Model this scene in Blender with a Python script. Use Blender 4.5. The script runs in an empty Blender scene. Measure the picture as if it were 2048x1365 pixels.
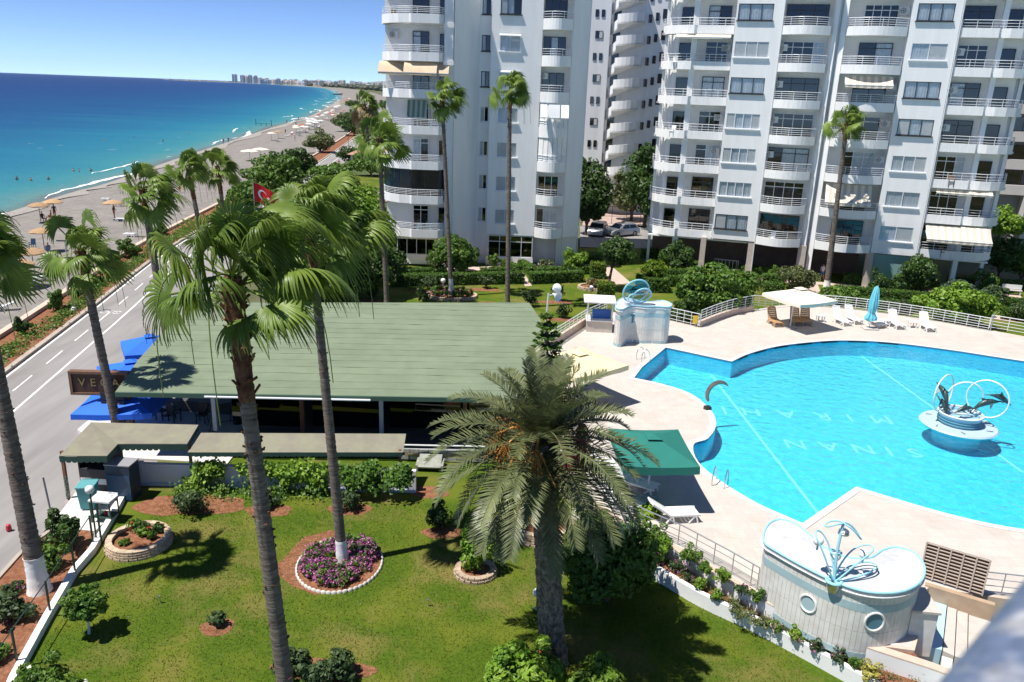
import bpy, bmesh, math, random
import numpy as np
from mathutils import Vector, Matrix, Euler

# ------------------------------------------------------------------ camera, sky, sun, exposure
scene = bpy.context.scene
COL = scene.collection
R = math.radians
CAM_H = 16.0
FPX, PITCH, ROLL = 1593.0, R(17.45), R(2.13)
cam_data = bpy.data.cameras.new('camera')
cam_data.sensor_width = 36.0
cam_data.lens = FPX / 2048 * 36
cam_data.clip_start = 0.05
cam_data.clip_end = 90000
cam_data.dof.use_dof = True
cam_data.dof.focus_distance = 42
cam_data.dof.aperture_fstop = 4.5
camera = bpy.data.objects.new('camera', cam_data)
COL.objects.link(camera)
CAM_ROT = Matrix.Rotation(math.pi / 2 - PITCH, 3, 'X') @ Matrix.Rotation(ROLL, 3, 'Z')
camera.matrix_world = Matrix.Translation((0, 0, CAM_H)) @ CAM_ROT.to_4x4()
scene.camera = camera

SUN_DIR = Vector((0.42, 0.17, -1.0)).normalized()
world = bpy.data.worlds.new('World')
scene.world = world
world.use_nodes = True
wn = world.node_tree
wn.nodes.clear()
sky = wn.nodes.new('ShaderNodeTexSky')
sky.sky_type = 'NISHITA'
sky.sun_disc = False
sky.sun_elevation = math.asin(-SUN_DIR.z)
sky.sun_rotation = math.atan2(-SUN_DIR.x, -SUN_DIR.y)
sky.altitude = 0
sky.air_density = 0.3
sky.dust_density = 0.0
sky.ozone_density = 6.0
bg = wn.nodes.new('ShaderNodeBackground')
bg.inputs['Strength'].default_value = 0.13
wo = wn.nodes.new('ShaderNodeOutputWorld')
wn.links.new(sky.outputs[0], bg.inputs[0])
wn.links.new(bg.outputs[0], wo.inputs[0])

sun_data = bpy.data.lights.new('sun', 'SUN')
sun_data.energy = 4.5
sun_data.angle = R(0.53)
sun_data.color = (1.0, 0.955, 0.88)
sun = bpy.data.objects.new('sun', sun_data)
sun.rotation_mode = 'QUATERNION'
sun.rotation_quaternion = SUN_DIR.to_track_quat('-Z', 'Y')
sun.location = (-40, -20, 80)
COL.objects.link(sun)

scene.view_settings.view_transform = 'Standard'
scene.view_settings.look = 'None'
scene.view_settings.gamma = 1
scene.view_settings.exposure = 0.56
scene.view_settings.use_curve_mapping = False
scene.render.engine = 'CYCLES'
scene.cycles.max_bounces = 8
scene.cycles.transparent_max_bounces = 16
scene.cycles.caustics_reflective = False
scene.cycles.caustics_refractive = False

rng = np.random.default_rng(7)
random.seed(7)


# ------------------------------------------------------------------ survey helpers: a sight line meets a level or a depth
def sight(u, v):
    return CAM_ROT @ Vector(((u - 1024) / FPX, -(v - 682.5) / FPX, -1))


def at(u, v, z=0.0):
    d = sight(u, v)
    t = (z - CAM_H) / d.z
    return Vector((t * d.x, t * d.y, z))


def at_y(u, v, y):
    d = sight(u, v)
    t = y / d.y
    return Vector((t * d.x, y, CAM_H + t * d.z))


def stand(bu, bv, tu, tv, z=0.0):
    """base on a level and the top seen straight above at the same depth"""
    b = at(bu, bv, z)
    return b, at_y(tu, tv, b.y)


# ------------------------------------------------------------------ materials
MATS = {}


def lin(c):
    return tuple(((x / 12.92) if x <= 0.04045 else ((x + 0.055) / 1.055) ** 2.4) for x in [k / 255 for k in c])


def mat(name, col, rough=0.6, var=0.0, scale=3.0, bump=0.0, bscale=20.0, metal=0.0, spec=0.5, col2=None,
        fac=(0.4, 0.6), objvar=0.0, coat=0.0, detail=4.0, stretch=None):
    if name in MATS:
        return MATS[name]
    m = bpy.data.materials.new(name)
    m.use_nodes = True
    nt = m.node_tree
    b = nt.nodes['Principled BSDF']
    b.inputs['Base Color'].default_value = (*col, 1)
    b.inputs['Roughness'].default_value = rough
    b.inputs['Metallic'].default_value = metal
    b.inputs['Specular IOR Level'].default_value = spec
    b.inputs['Coat Weight'].default_value = coat
    L = nt.links.new
    pos = None
    if var or bump or col2:
        g = nt.nodes.new('ShaderNodeNewGeometry')
        pos = g.outputs['Position']
        if stretch:
            mp = nt.nodes.new('ShaderNodeMapping')
            mp.inputs['Scale'].default_value = stretch
            L(pos, mp.inputs['Vector'])
            pos = mp.outputs[0]
    out = None
    if col2:
        n = nt.nodes.new('ShaderNodeTexNoise')
        n.inputs['Scale'].default_value = scale
        n.inputs['Detail'].default_value = detail
        L(pos, n.inputs['Vector'])
        mr = nt.nodes.new('ShaderNodeMapRange')
        mr.inputs[1].default_value, mr.inputs[2].default_value = fac
        L(n.outputs[0], mr.inputs[0])
        mx = nt.nodes.new('ShaderNodeMix')
        mx.data_type = 'RGBA'
        L(mr.outputs[0], mx.inputs[0])
        mx.inputs[6].default_value = (*col, 1)
        mx.inputs[7].default_value = (*col2, 1)
        out = mx.outputs[2]
    if var:
        n = nt.nodes.new('ShaderNodeTexNoise')
        n.inputs['Scale'].default_value = scale * (3.1 if col2 else 1)
        n.inputs['Detail'].default_value = 6
        L(pos, n.inputs['Vector'])
        mr = nt.nodes.new('ShaderNodeMapRange')
        mr.inputs[1].default_value, mr.inputs[2].default_value = 0.25, 0.75
        mr.inputs[3].default_value, mr.inputs[4].default_value = 1 - var, 1 + var
        L(n.outputs[0], mr.inputs[0])
        hs = nt.nodes.new('ShaderNodeHueSaturation')
        L(mr.outputs[0], hs.inputs['Value'])
        if out:
            L(out, hs.inputs['Color'])
        else:
            hs.inputs['Color'].default_value = (*col, 1)
        out = hs.outputs[0]
    if objvar:
        oi = nt.nodes.new('ShaderNodeObjectInfo')
        mr = nt.nodes.new('ShaderNodeMapRange')
        mr.inputs[3].default_value, mr.inputs[4].default_value = 1 - objvar, 1 + objvar
        L(oi.outputs['Random'], mr.inputs[0])
        hs = nt.nodes.new('ShaderNodeHueSaturation')
        L(mr.outputs[0], hs.inputs['Value'])
        if out:
            L(out, hs.inputs['Color'])
        else:
            hs.inputs['Color'].default_value = (*col, 1)
        out = hs.outputs[0]
    if out:
        L(out, b.inputs['Base Color'])
    if bump:
        n = nt.nodes.new('ShaderNodeTexNoise')
        n.inputs['Scale'].default_value = bscale
        n.inputs['Detail'].default_value = 5
        L(pos, n.inputs['Vector'])
        bp = nt.nodes.new('ShaderNodeBump')
        bp.inputs['Strength'].default_value = bump
        bp.inputs['Distance'].default_value = 0.02
        L(n.outputs[0], bp.inputs['Height'])
        L(bp.outputs[0], b.inputs['Normal'])
    MATS[name] = m
    return m


def leaf_mat(name, col, col2, scale=1.2, trans=0.3, rough=0.5, spec=0.35):
    if name in MATS:
        return MATS[name]
    m = mat(name, col, rough, var=0.22, scale=scale, col2=col2, objvar=0.1, spec=spec, fac=(0.35, 0.65))
    nt = m.node_tree
    b = nt.nodes['Principled BSDF']
    src = b.inputs['Base Color'].links[0].from_socket
    t = nt.nodes.new('ShaderNodeBsdfTranslucent')
    nt.links.new(src, t.inputs[0])
    mx = nt.nodes.new('ShaderNodeMixShader')
    mx.inputs[0].default_value = trans
    out = nt.nodes['Material Output']
    nt.links.new(b.outputs[0], mx.inputs[1])
    nt.links.new(t.outputs[0], mx.inputs[2])
    nt.links.new(mx.outputs[0], out.inputs[0])
    return m


def sheet_fresnel(nt, facing, f0):
    """reflectance of a thin sheet, the same from both sides"""
    pw = nt.nodes.new('ShaderNodeMath')
    pw.operation = 'POWER'
    pw.inputs[1].default_value = 4.5
    nt.links.new(facing, pw.inputs[0])
    ma = nt.nodes.new('ShaderNodeMath')
    ma.operation = 'MULTIPLY_ADD'
    ma.inputs[1].default_value = 1 - f0
    ma.inputs[2].default_value = f0
    nt.links.new(pw.outputs[0], ma.inputs[0])
    return ma.outputs[0]


def glass_mat(name, tint=(0.88, 0.91, 0.93), base=0.0):
    if name in MATS:
        return MATS[name]
    m = bpy.data.materials.new(name)
    m.use_nodes = True
    nt = m.node_tree
    nt.nodes.clear()
    o = nt.nodes.new('ShaderNodeOutputMaterial')
    t = nt.nodes.new('ShaderNodeBsdfTransparent')
    t.inputs[0].default_value = (*tint, 1)
    g = nt.nodes.new('ShaderNodeBsdfGlossy')
    g.inputs['Roughness'].default_value = 0.03
    lw = nt.nodes.new('ShaderNodeLayerWeight')
    lw.inputs[0].default_value = 0.5
    ad = sheet_fresnel(nt, lw.outputs['Facing'], base + 0.04)
    mx = nt.nodes.new('ShaderNodeMixShader')
    nt.links.new(ad, mx.inputs[0])
    nt.links.new(t.outputs[0], mx.inputs[1])
    nt.links.new(g.outputs[0], mx.inputs[2])
    nt.links.new(mx.outputs[0], o.inputs[0])
    MATS[name] = m
    return m


# ------------------------------------------------------------------ objects
def props(o, label=None, cat=None, group=None, kind=None):
    if label: o['label'] = label
    if cat: o['category'] = cat
    if group: o['group'] = group
    if kind: o['kind'] = kind
    return o


def link(name, data, parent=None):
    o = bpy.data.objects.new(name, data)
    COL.objects.link(o)
    if parent is not None:
        o.parent = parent
    return o


def thing(name, label, cat, loc=(0, 0, 0), rz=0.0, group=None):
    o = link(name, None)
    o.location = loc
    o.rotation_euler = (0, 0, rz)
    o.empty_display_size = 0.2
    return props(o, label, cat, group)


def copy_tree(root, loc=None, rz=None, label=None, scale=None):
    c = root.copy()
    COL.objects.link(c)
    if loc is not None: c.location = loc
    if rz is not None: c.rotation_euler = (0, 0, rz)
    if scale is not None: c.scale = (scale,) * 3 if not hasattr(scale, '__len__') else scale
    if label: c['label'] = label

    def rec(a, b):
        for ch in list(a.children):
            d = ch.copy()
            COL.objects.link(d)
            d.parent = b
            rec(ch, d)
    rec(root, c)
    return c


def np_mesh(name, V, F, mats, smooth=False, midx=None):
    """V (n,3), F (m,k) arrays of one face size"""
    V = np.asarray(V, np.float32).reshape(-1, 3)
    F = np.asarray(F, np.int32)
    me = bpy.data.meshes.new(name)
    k = F.shape[1]
    me.vertices.add(len(V))
    me.vertices.foreach_set('co', V.ravel())
    me.loops.add(F.size)
    me.loops.foreach_set('vertex_index', F.ravel())
    me.polygons.add(len(F))
    me.polygons.foreach_set('loop_start', np.arange(0, F.size, k, dtype=np.int32))
    me.polygons.foreach_set('loop_total', np.full(len(F), k, np.int32))
    if smooth:
        me.polygons.foreach_set('use_smooth', np.ones(len(F), bool))
    for m in (mats if isinstance(mats, (list, tuple)) else [mats]):
        me.materials.append(m)
    if midx is not None:
        me.polygons.foreach_set('material_index', np.asarray(midx, np.int32))
    me.update(calc_edges=True)
    return me


class MB:
    def __init__(s):
        s.V, s.F, s.M, s.mi = [], [], [], 0

    def add(s, vs, fs):
        o = len(s.V)
        s.V += [tuple(v) for v in vs]
        s.F += [tuple(i + o for i in f) for f in fs]
        s.M += [s.mi] * len(fs)
        return s

    def box(s, x0, x1, y0, y1, z0, z1):
        return s.add([(x0, y0, z0), (x1, y0, z0), (x1, y1, z0), (x0, y1, z0), (x0, y0, z1), (x1, y0, z1), (x1, y1, z1), (x0, y1, z1)],
                     [(3, 2, 1, 0), (4, 5, 6, 7), (0, 1, 5, 4), (1, 2, 6, 5), (2, 3, 7, 6), (3, 0, 4, 7)])

    def obox(s, c, sx, sy, sz, rz=0.0, rx=0.0, ry=0.0):
        """box standing centred on c in x, y, z with rotation"""
        m = Euler((rx, ry, rz)).to_matrix()
        vs = [Vector(c) + m @ Vector((a * sx / 2, b * sy / 2, d * sz / 2)) for a, b, d in
              [(-1, -1, -1), (1, -1, -1), (1, 1, -1), (-1, 1, -1), (-1, -1, 1), (1, -1, 1), (1, 1, 1), (-1, 1, 1)]]
        return s.add(vs, [(3, 2, 1, 0), (4, 5, 6, 7), (0, 1, 5, 4), (1, 2, 6, 5), (2, 3, 7, 6), (3, 0, 4, 7)])

    def bar(s, p, q, w, h=None):
        """square bar between two points"""
        h = h or w
        p, q = Vector(p), Vector(q)
        d = (q - p).normalized()
        up = Vector((0, 0, 1)) if abs(d.z) < 0.95 else Vector((0, 1, 0))
        a = d.cross(up).normalized()
        b = a.cross(d).normalized()
        vs = [c + a * i * w / 2 + b * j * h / 2 for c in (p, q) for i, j in ((-1, -1), (1, -1), (1, 1), (-1, 1))]
        return s.add(vs, [(0, 1, 2, 3), (7, 6, 5, 4), (0, 4, 5, 1), (1, 5, 6, 2), (2, 6, 7, 3), (3, 7, 4, 0)])

    def tube(s, path, r, n=8, closed=False, cap=True):
        P = [Vector(p) for p in path]
        m = len(P)
        rs = r if hasattr(r, '__len__') else [r] * m
        base = len(s.V)
        ref = None
        for i, p in enumerate(P):
            a = P[(i - 1) % m] if (i > 0 or closed) else P[0]
            b = P[(i + 1) % m] if (i < m - 1 or closed) else P[-1]
            d = (b - a)
            d = d.normalized() if d.length > 1e-9 else Vector((0, 0, 1))
            if ref is None:
                ref = Vector((0, 0, 1)) if abs(d.z) < 0.9 else Vector((1, 0, 0))
            x = d.cross(ref)
            if x.length < 1e-6:
                x = d.cross(Vector((0.3, 1, 0.1)))
            x.normalize()
            y = x.cross(d).normalized()
            ref = y
            for j in range(n):
                t = 2 * math.pi * j / n
                s.V.append(tuple(p + (x * math.cos(t) + y * math.sin(t)) * rs[i]))
        for i in range(m if closed else m - 1):
            k = (i + 1) % m
            for j in range(n):
                l = (j + 1) % n
                s.F.append((base + i * n + j, base + i * n + l, base + k * n + l, base + k * n + j))
                s.M.append(s.mi)
        if cap and not closed:
            s.F.append(tuple(base + j for j in range(n))[::-1]); s.M.append(s.mi)
            s.F.append(tuple(base + (m - 1) * n + j for j in range(n))); s.M.append(s.mi)
        return s

    def lathe(s, prof, n=16, c=(0, 0, 0), a0=0.0, sx=1.0, sy=1.0):
        base = len(s.V)
        for r, z in prof:
            for j in range(n):
                t = a0 + 2 * math.pi * j / n
                s.V.append((c[0] + r * math.cos(t) * sx, c[1] + r * math.sin(t) * sy, c[2] + z))
        for i in range(len(prof) - 1):
            for j in range(n):
                l = (j + 1) % n
                s.F.append((base + i * n + j, base + i * n + l, base + (i + 1) * n + l, base + (i + 1) * n + j)); s.M.append(s.mi)
        if prof[0][0] > 1e-4:
            s.F.append(tuple(base + j for j in range(n))[::-1]); s.M.append(s.mi)
        if prof[-1][0] > 1e-4:
            s.F.append(tuple(base + (len(prof) - 1) * n + j for j in range(n))); s.M.append(s.mi)
        return s

    def sphere(s, c, r, n=12, k=8, sc=(1, 1, 1)):
        prof = [(max(r * math.sin(math.pi * i / k), 1e-5), -r * math.cos(math.pi * i / k) * sc[2]) for i in range(k + 1)]
        return s.lathe(prof, n, c, sx=sc[0], sy=sc[1])

    def prism(s, poly, z0, z1):
        n = len(poly)
        zz0 = z0 if hasattr(z0, '__len__') else [z0] * n
        zz1 = z1 if hasattr(z1, '__len__') else [z1] * n
        area = sum(poly[i][0] * poly[(i + 1) % n][1] - poly[(i + 1) % n][0] * poly[i][1] for i in range(n))
        idx = list(range(n))
        if area < 0:
            idx.reverse()
        vs = [(poly[i][0], poly[i][1], zz0[i]) for i in idx] + [(poly[i][0], poly[i][1], zz1[i]) for i in idx]
        fs = [tuple(range(n))[::-1], tuple(range(n, 2 * n))] + [(i, (i + 1) % n, n + (i + 1) % n, n + i) for i in range(n)]
        return s.add(vs, fs)

    def wall(s, path, t, z0, z1, closed=False):
        """upright ribbon with thickness t, grown to the left of the path"""
        P = [Vector((p[0], p[1], 0)) for p in path]
        n = len(P)
        off = []
        for i in range(n):
            a = P[i] - P[i - 1] if (i > 0 or closed) else P[1] - P[0]
            b = P[(i + 1) % n] - P[i] if (i < n - 1 or closed) else P[-1] - P[-2]
            d = (a.normalized() + b.normalized())
            d = d.normalized() if d.length > 1e-6 else a.normalized()
            nn = Vector((-d.y, d.x, 0))
            c = max(0.35, nn.dot(Vector((-b.normalized().y, b.normalized().x, 0))))
            off.append(P[i] + nn * t / c)
        zz0 = z0 if hasattr(z0, '__len__') else [z0] * n
        zz1 = z1 if hasattr(z1, '__len__') else [z1] * n
        vs = []
        for i in range(n):
            vs += [(P[i].x, P[i].y, zz0[i]), (P[i].x, P[i].y, zz1[i]), (off[i].x, off[i].y, zz1[i]), (off[i].x, off[i].y, zz0[i])]
        fs = []
        for i in range(n if closed else n - 1):
            k = (i + 1) % n
            for a in range(4):
                b = (a + 1) % 4
                fs.append((i * 4 + a, i * 4 + b, k * 4 + b, k * 4 + a))
        if not closed:
            fs += [(0, 3, 2, 1), tuple((n - 1) * 4 + a for a in range(4))]
        return s.add(vs, fs)

    def sheet(s, poly, z):
        zz = z if hasattr(z, '__len__') else [z] * len(poly)
        n = len(poly)
        area = sum(poly[i][0] * poly[(i + 1) % n][1] - poly[(i + 1) % n][0] * poly[i][1] for i in range(n))
        idx = list(range(n)) if area > 0 else list(range(n))[::-1]
        return s.add([(poly[i][0], poly[i][1], zz[i]) for i in idx], [tuple(range(n))])

    def mesh(s, name, mats, smooth=False, bevel=0.0):
        me = bpy.data.meshes.new(name)
        me.from_pydata(s.V, [], s.F)
        for m in (mats if isinstance(mats, (list, tuple)) else [mats]):
            me.materials.append(m)
        if len(set(s.M)) > 1 or s.mi:
            me.polygons.foreach_set('material_index', s.M)
        if smooth:
            me.polygons.foreach_set('use_smooth', [True] * len(s.F))
            me.set_sharp_from_angle(angle=R(40))
        if bevel:
            bm = bmesh.new()
            bm.from_mesh(me)
            bmesh.ops.bevel(bm, geom=[e for e in bm.edges if e.is_manifold and e.calc_face_angle(0) > 0.6], offset=bevel, segments=2, affect='EDGES', profile=0.6)
            bm.to_mesh(me)
            bm.free()
        elif len(s.F) > 1:
            bm = bmesh.new()
            bm.from_mesh(me)
            bmesh.ops.recalc_face_normals(bm, faces=bm.faces)
            bm.to_mesh(me)
            bm.free()
        return me

    def build(s, name, mats, parent=None, smooth=False, bevel=0.0, label=None, cat=None, group=None, kind=None):
        o = link(name, s.mesh(name, mats, smooth, bevel), parent)
        return props(o, label, cat, group, kind)


def arc(cx, cy, r, a0, a1, n, ry=None):
    ry = ry or r
    return [(cx + r * math.cos(R(a0 + (a1 - a0) * i / n)), cy + ry * math.sin(R(a0 + (a1 - a0) * i / n))) for i in range(n + 1)]


def smooth_path(pts, n=6, closed=False):
    """Catmull-Rom through the points"""
    P = [Vector(p) for p in pts]
    m = len(P)
    out = []
    for i in range(m if closed else m - 1):
        p0 = P[(i - 1) % m] if (closed or i > 0) else P[0] * 2 - P[1]
        p1, p2 = P[i], P[(i + 1) % m]
        p3 = P[(i + 2) % m] if (closed or i + 2 < m) else P[-1] * 2 - P[-2]
        for k in range(n):
            t = k / n
            out.append(0.5 * ((2 * p1) + (p2 - p0) * t + (2 * p0 - 5 * p1 + 4 * p2 - p3) * t * t + (3 * p1 - p0 - 3 * p2 + p3) * t ** 3))
    if not closed:
        out.append(P[-1])
    return out


def resample(path, step):
    P = [Vector(p) for p in path]
    out = [P[0].copy()]
    need = step
    for a, b in zip(P, P[1:]):
        L = (b - a).length
        pos = 0.0
        while L - pos >= need:
            pos += need
            out.append(a + (b - a) * pos / L)
            need = step
        need -= L - pos
    return out


def railing(name, path, z, h, mt, parent=None, rails=3, step=1.0, r=0.022, low=0.08, **kw):
    """posts and horizontal rails along a 2-D path; z may be a list"""
    b = MB()
    P = [Vector((p[0], p[1], (z[i] if hasattr(z, '__len__') else z))) for i, p in enumerate(path)]
    for k in range(rails):
        zz = h - (h - low) * k / max(1, rails - 1) if rails > 1 else h
        b.tube([p + Vector((0, 0, zz)) for p in P], r * (1.25 if k == 0 else 0.8), 6)
    for p in resample(P, step) + [P[-1]]:
        b.tube([p, p + Vector((0, 0, h))], r, 6)
    return b.build(name, mt, parent, **kw)


# ------------------------------------------------------------------ foliage
def leaf_quads(pts, nrm, size, aspect=1.6, jit=0.6, bend=0.25):
    """one bent leaf (two quads' worth folded into one quad + tip) at each point"""
    n = len(pts)
    nrm = nrm + rng.normal(0, jit, (n, 3))
    nrm /= np.linalg.norm(nrm, axis=1, keepdims=True) + 1e-9
    t = rng.normal(0, 1, (n, 3))
    a = np.cross(nrm, t)
    a /= np.linalg.norm(a, axis=1, keepdims=True) + 1e-9
    b = np.cross(nrm, a)
    s = (size * rng.uniform(0.65, 1.35, n))[:, None]
    L = a * s * aspect * 0.5
    W = b * s * 0.5
    U = nrm * s * bend
    V = np.stack([pts - L, pts + W * 0.9 + U, pts + L, pts - W * 0.9 + U], 1).reshape(-1, 3)
    F = np.arange(n * 4).reshape(n, 4)
    return V, F


def crown_points(c, rad, n, clumps=26, spread=0.33, inner=0.25, squash_low=0.75, loose=False):
    """points of an uneven leafy mass: clumps on an ellipsoid"""
    c = np.array(c, float)
    rad = np.array(rad, float)
    d = rng.normal(0, 1, (clumps, 3))
    d /= np.linalg.norm(d, axis=1, keepdims=True)
    d[:, 2] = np.where(d[:, 2] < -0.3, d[:, 2] * squash_low, d[:, 2])
    cr = rng.uniform(0.35, 1.12, (clumps, 1)) if loose else rng.uniform(0.55, 0.95, (clumps, 1))
    cc = d * cr
    k = rng.integers(0, clumps, n)
    q = rng.normal(0, 1, (n, 3))
    q /= np.linalg.norm(q, axis=1, keepdims=True)
    sz = rng.uniform(0.6, 1.25, clumps)[k][:, None]
    if loose:
        cc[:, 2] += np.abs(rng.normal(0, .22, clumps))
        spread = spread * 1.1
    p = cc[k] + q * spread * sz * rng.uniform(0.55, 1.0, (n, 1)) ** 0.4
    ni = int(n * inner)
    qi = rng.normal(0, 1, (ni, 3))
    qi /= np.linalg.norm(qi, axis=1, keepdims=True)
    pi = qi * rng.uniform(0.2, 0.9, (ni, 1))
    nr = np.concatenate([q, qi])
    P = np.concatenate([p, pi])
    nr[:, 2] += 0.35
    return c + P * rad, nr


def foliage(name, c, rad, n, size, mt, parent=None, clumps=26, spread=0.33, inner=0.25, aspect=1.6, loose=False, **kw):
    p, nr = crown_points(c, rad, n, clumps, spread, inner, loose=loose)
    if kw.pop('floor', None) is not None:
        p[:, 2] = np.abs(p[:, 2])
    V, F = leaf_quads(p, nr, size, aspect)
    o = link(name, np_mesh(name, V, F, mt), parent)
    return props(o, kw.get('label'), kw.get('cat'), kw.get('group'), kw.get('kind'))



def jointed(m, size, dark=0.9):
    """fine slab joints over a flat floor material"""
    nt = m.node_tree
    b = nt.nodes['Principled BSDF']
    src = b.inputs['Base Color'].links[0].from_socket
    g = nt.nodes.new('ShaderNodeNewGeometry')
    br = nt.nodes.new('ShaderNodeTexBrick')
    br.inputs['Scale'].default_value = 1.0
    br.inputs['Brick Width'].default_value = size
    br.inputs['Row Height'].default_value = size
    br.inputs['Mortar Size'].default_value = 0.012
    br.inputs['Color1'].default_value = (1, 1, 1, 1)
    br.inputs['Color2'].default_value = (0.93, 0.93, 0.94, 1)
    br.inputs['Mortar'].default_value = (dark, dark, dark, 1)
    nt.links.new(g.outputs['Position'], br.inputs['Vector'])
    mx = nt.nodes.new('ShaderNodeMix')
    mx.data_type = 'RGBA'
    mx.blend_type = 'MULTIPLY'
    mx.inputs[0].default_value = 1
    nt.links.new(src, mx.inputs[6])
    nt.links.new(br.outputs[0], mx.inputs[7])
    nt.links.new(mx.outputs[2], b.inputs['Base Color'])


# palette ------------------------------------------------------------------------------------------------
M_WHITE = mat('white_stucco', (0.86, 0.855, 0.85), 0.85, var=0.05, scale=0.8, bump=0.15, bscale=30, spec=0.2, col2=(0.73, 0.73, 0.72), fac=(.55, .95), stretch=(.7, .7, .09), detail=8)
M_WHITE2 = mat('white_balcony_paint', (0.85, 0.845, 0.84), 0.75, var=0.06, scale=1.2, bump=0.08, bscale=24, spec=0.25, col2=(0.68, 0.67, 0.65), fac=(.55, .9), stretch=(1.6, 1.6, .3), detail=8)
M_OLDW = mat('weathered_white_paint', (0.74, 0.74, 0.72), 0.85, var=0.12, scale=1.1, bump=0.2, bscale=14, col2=(0.66, 0.65, 0.62), spec=0.2)
M_RAIL = mat('white_metal', (0.72, 0.74, 0.76), 0.35, spec=0.5)
M_STEEL = mat('stainless_steel', (0.62, 0.63, 0.65), 0.28, metal=0.9)
M_FRAMED = mat('dark_window_frame', (0.035, 0.034, 0.036), 0.45)
M_FRAMEW = mat('white_window_frame', (0.78, 0.79, 0.8), 0.4)
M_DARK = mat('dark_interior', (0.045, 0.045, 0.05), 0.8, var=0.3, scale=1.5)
M_CURT = mat('white_curtain', (0.85, 0.84, 0.83), 0.9, var=0.1, scale=4)
M_BLIND = mat('grey_blind', (0.62, 0.61, 0.6), 0.8, var=0.1, scale=3)
M_GLASS = glass_mat('window_glass')
M_GLASSD = glass_mat('dark_tinted_glass', (0.05, 0.055, 0.06), 0.05)
M_TILE = mat('travertine_deck', (0.555, 0.51, 0.465), 0.65, var=0.06, scale=0.8, col2=(0.53, 0.46, 0.40), fac=(0.5, 0.78), spec=0.25)
jointed(M_TILE, 0.6, 0.86)
M_COPE = mat('pink_coping_stone', (0.58, 0.46, 0.37), 0.75, var=0.12, scale=3, bump=0.2, bscale=30)
M_SOIL = mat('red_soil', (0.20, 0.085, 0.048), 0.95, var=0.3, scale=4, bump=0.8, bscale=18, col2=(0.27, 0.125, 0.07), spec=0.1)
M_WOODR = mat('red_brown_wood', (0.22, 0.09, 0.045), 0.6, var=0.2, scale=6, stretch=(8, 8, 0.6))
M_DGREEN = mat('dark_green_metal', (0.02, 0.06, 0.045), 0.45)
M_BLACK = mat('black_metal', (0.02, 0.02, 0.022), 0.5)
M_CANVG = mat('green_canvas', (0.03, 0.075, 0.055), 0.85, var=0.15, scale=3)
M_GLOBE = mat('white_globe_plastic', (0.85, 0.86, 0.86), 0.25)
M_STONE = mat('cut_stone', (0.42, 0.32, 0.23), 0.85, var=0.22, scale=5, bump=0.5, bscale=16, objvar=0.12)
M_BLUEF = mat('pale_blue_paint', (0.32, 0.63, 0.74), 0.4, var=0.06, scale=4)
L_HEDGE = leaf_mat('hedge_leaf', (0.061, 0.132, 0.019), (0.113, 0.217, 0.028), 2.0)
L_LIME = leaf_mat('lime_hedge_leaf', (0.09, 0.17, 0.012), (0.17, 0.26, 0.02), 2.0)
L_DARK = leaf_mat('dark_leaf', (0.038, 0.085, 0.019), (0.078, 0.147, 0.028), 1.5)
L_MID = leaf_mat('mid_leaf', (0.069, 0.155, 0.023), (0.156, 0.264, 0.039), 1.5)
L_BRIGHT = leaf_mat('bright_leaf', (0.122, 0.248, 0.023), (0.260, 0.403, 0.046), 1.5)
L_OLIVE = leaf_mat('olive_leaf', (0.104, 0.139, 0.054), (0.191, 0.217, 0.078), 1.5)
L_GREY = leaf_mat('rose_leaf', (0.052, 0.096, 0.037), (0.104, 0.155, 0.054), 2.5)
L_PALM = leaf_mat('fan_palm_leaf', (0.09, 0.16, 0.022), (0.21, 0.295, 0.05), 1.0, trans=0.28, rough=0.4)
L_DATE = leaf_mat('date_palm_leaf', (0.09, 0.115, 0.045), (0.18, 0.20, 0.09), 1.3, trans=0.18, rough=0.42)
L_DRY = leaf_mat('dry_palm_leaf', (0.20, 0.15, 0.07), (0.30, 0.23, 0.11), 1.3, trans=0.2)
L_PINK = leaf_mat('pink_petal', (0.42, 0.08, 0.28), (0.58, 0.22, 0.46), 6, trans=0.25)
L_RED = leaf_mat('red_petal', (0.5, 0.015, 0.012), (0.6, 0.05, 0.03), 6, trans=0.2)
L_WHITE = leaf_mat('white_petal', (0.75, 0.75, 0.7), (0.8, 0.8, 0.78), 6, trans=0.2)
L_YEL = leaf_mat('yellow_leaf', (0.42, 0.36, 0.05), (0.5, 0.47, 0.14), 4)
M_BARK = mat('brown_bark', (0.12, 0.085, 0.06), 0.9, var=0.3, scale=5, bump=0.8, bscale=18)


# ================================================================== THE SETTING
def xy(l, z=0.0):
    return [tuple(at(u, v, z)[:2]) for u, v in l]


SEA_Z = -1.6
shore_px = [(0, 430), (70, 408), (147, 384), (212, 367), (340, 322), (454, 284.5), (543, 255.5), (625, 230), (673, 202.5), (684, 192),
            (666, 181.5), (628, 175), (534, 169), (464, 165.8), (400, 163), (338, 160.6)]
shore = [(-58, -60), (-57, 0), (-58, 50)] + xy(shore_px, SEA_Z)
shore = [tuple(p) for p in smooth_path([(a, b, 0) for a, b in shore], 5)]
SH = np.array([(p[0], p[1]) for p in shore])

# sea -------------------------------------------------------------------------------------------
az = np.radians(np.linspace(-78, 6, 200))
rad = np.concatenate([np.linspace(30, 120, 46), np.geomspace(124, 16000, 100)])
A, RR = np.meshgrid(az, rad, indexing='ij')
SX, SY = RR * np.sin(A), RR * np.cos(A)
V = np.stack([SX, SY, np.full_like(SX, SEA_Z)], -1).reshape(-1, 3)
nr_ = len(rad)
i0 = (np.arange(len(az) - 1)[:, None] * nr_ + np.arange(nr_ - 1)[None]).ravel()
F = np.stack([i0, i0 + 1, i0 + nr_ + 1, i0 + nr_], 1)


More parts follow.
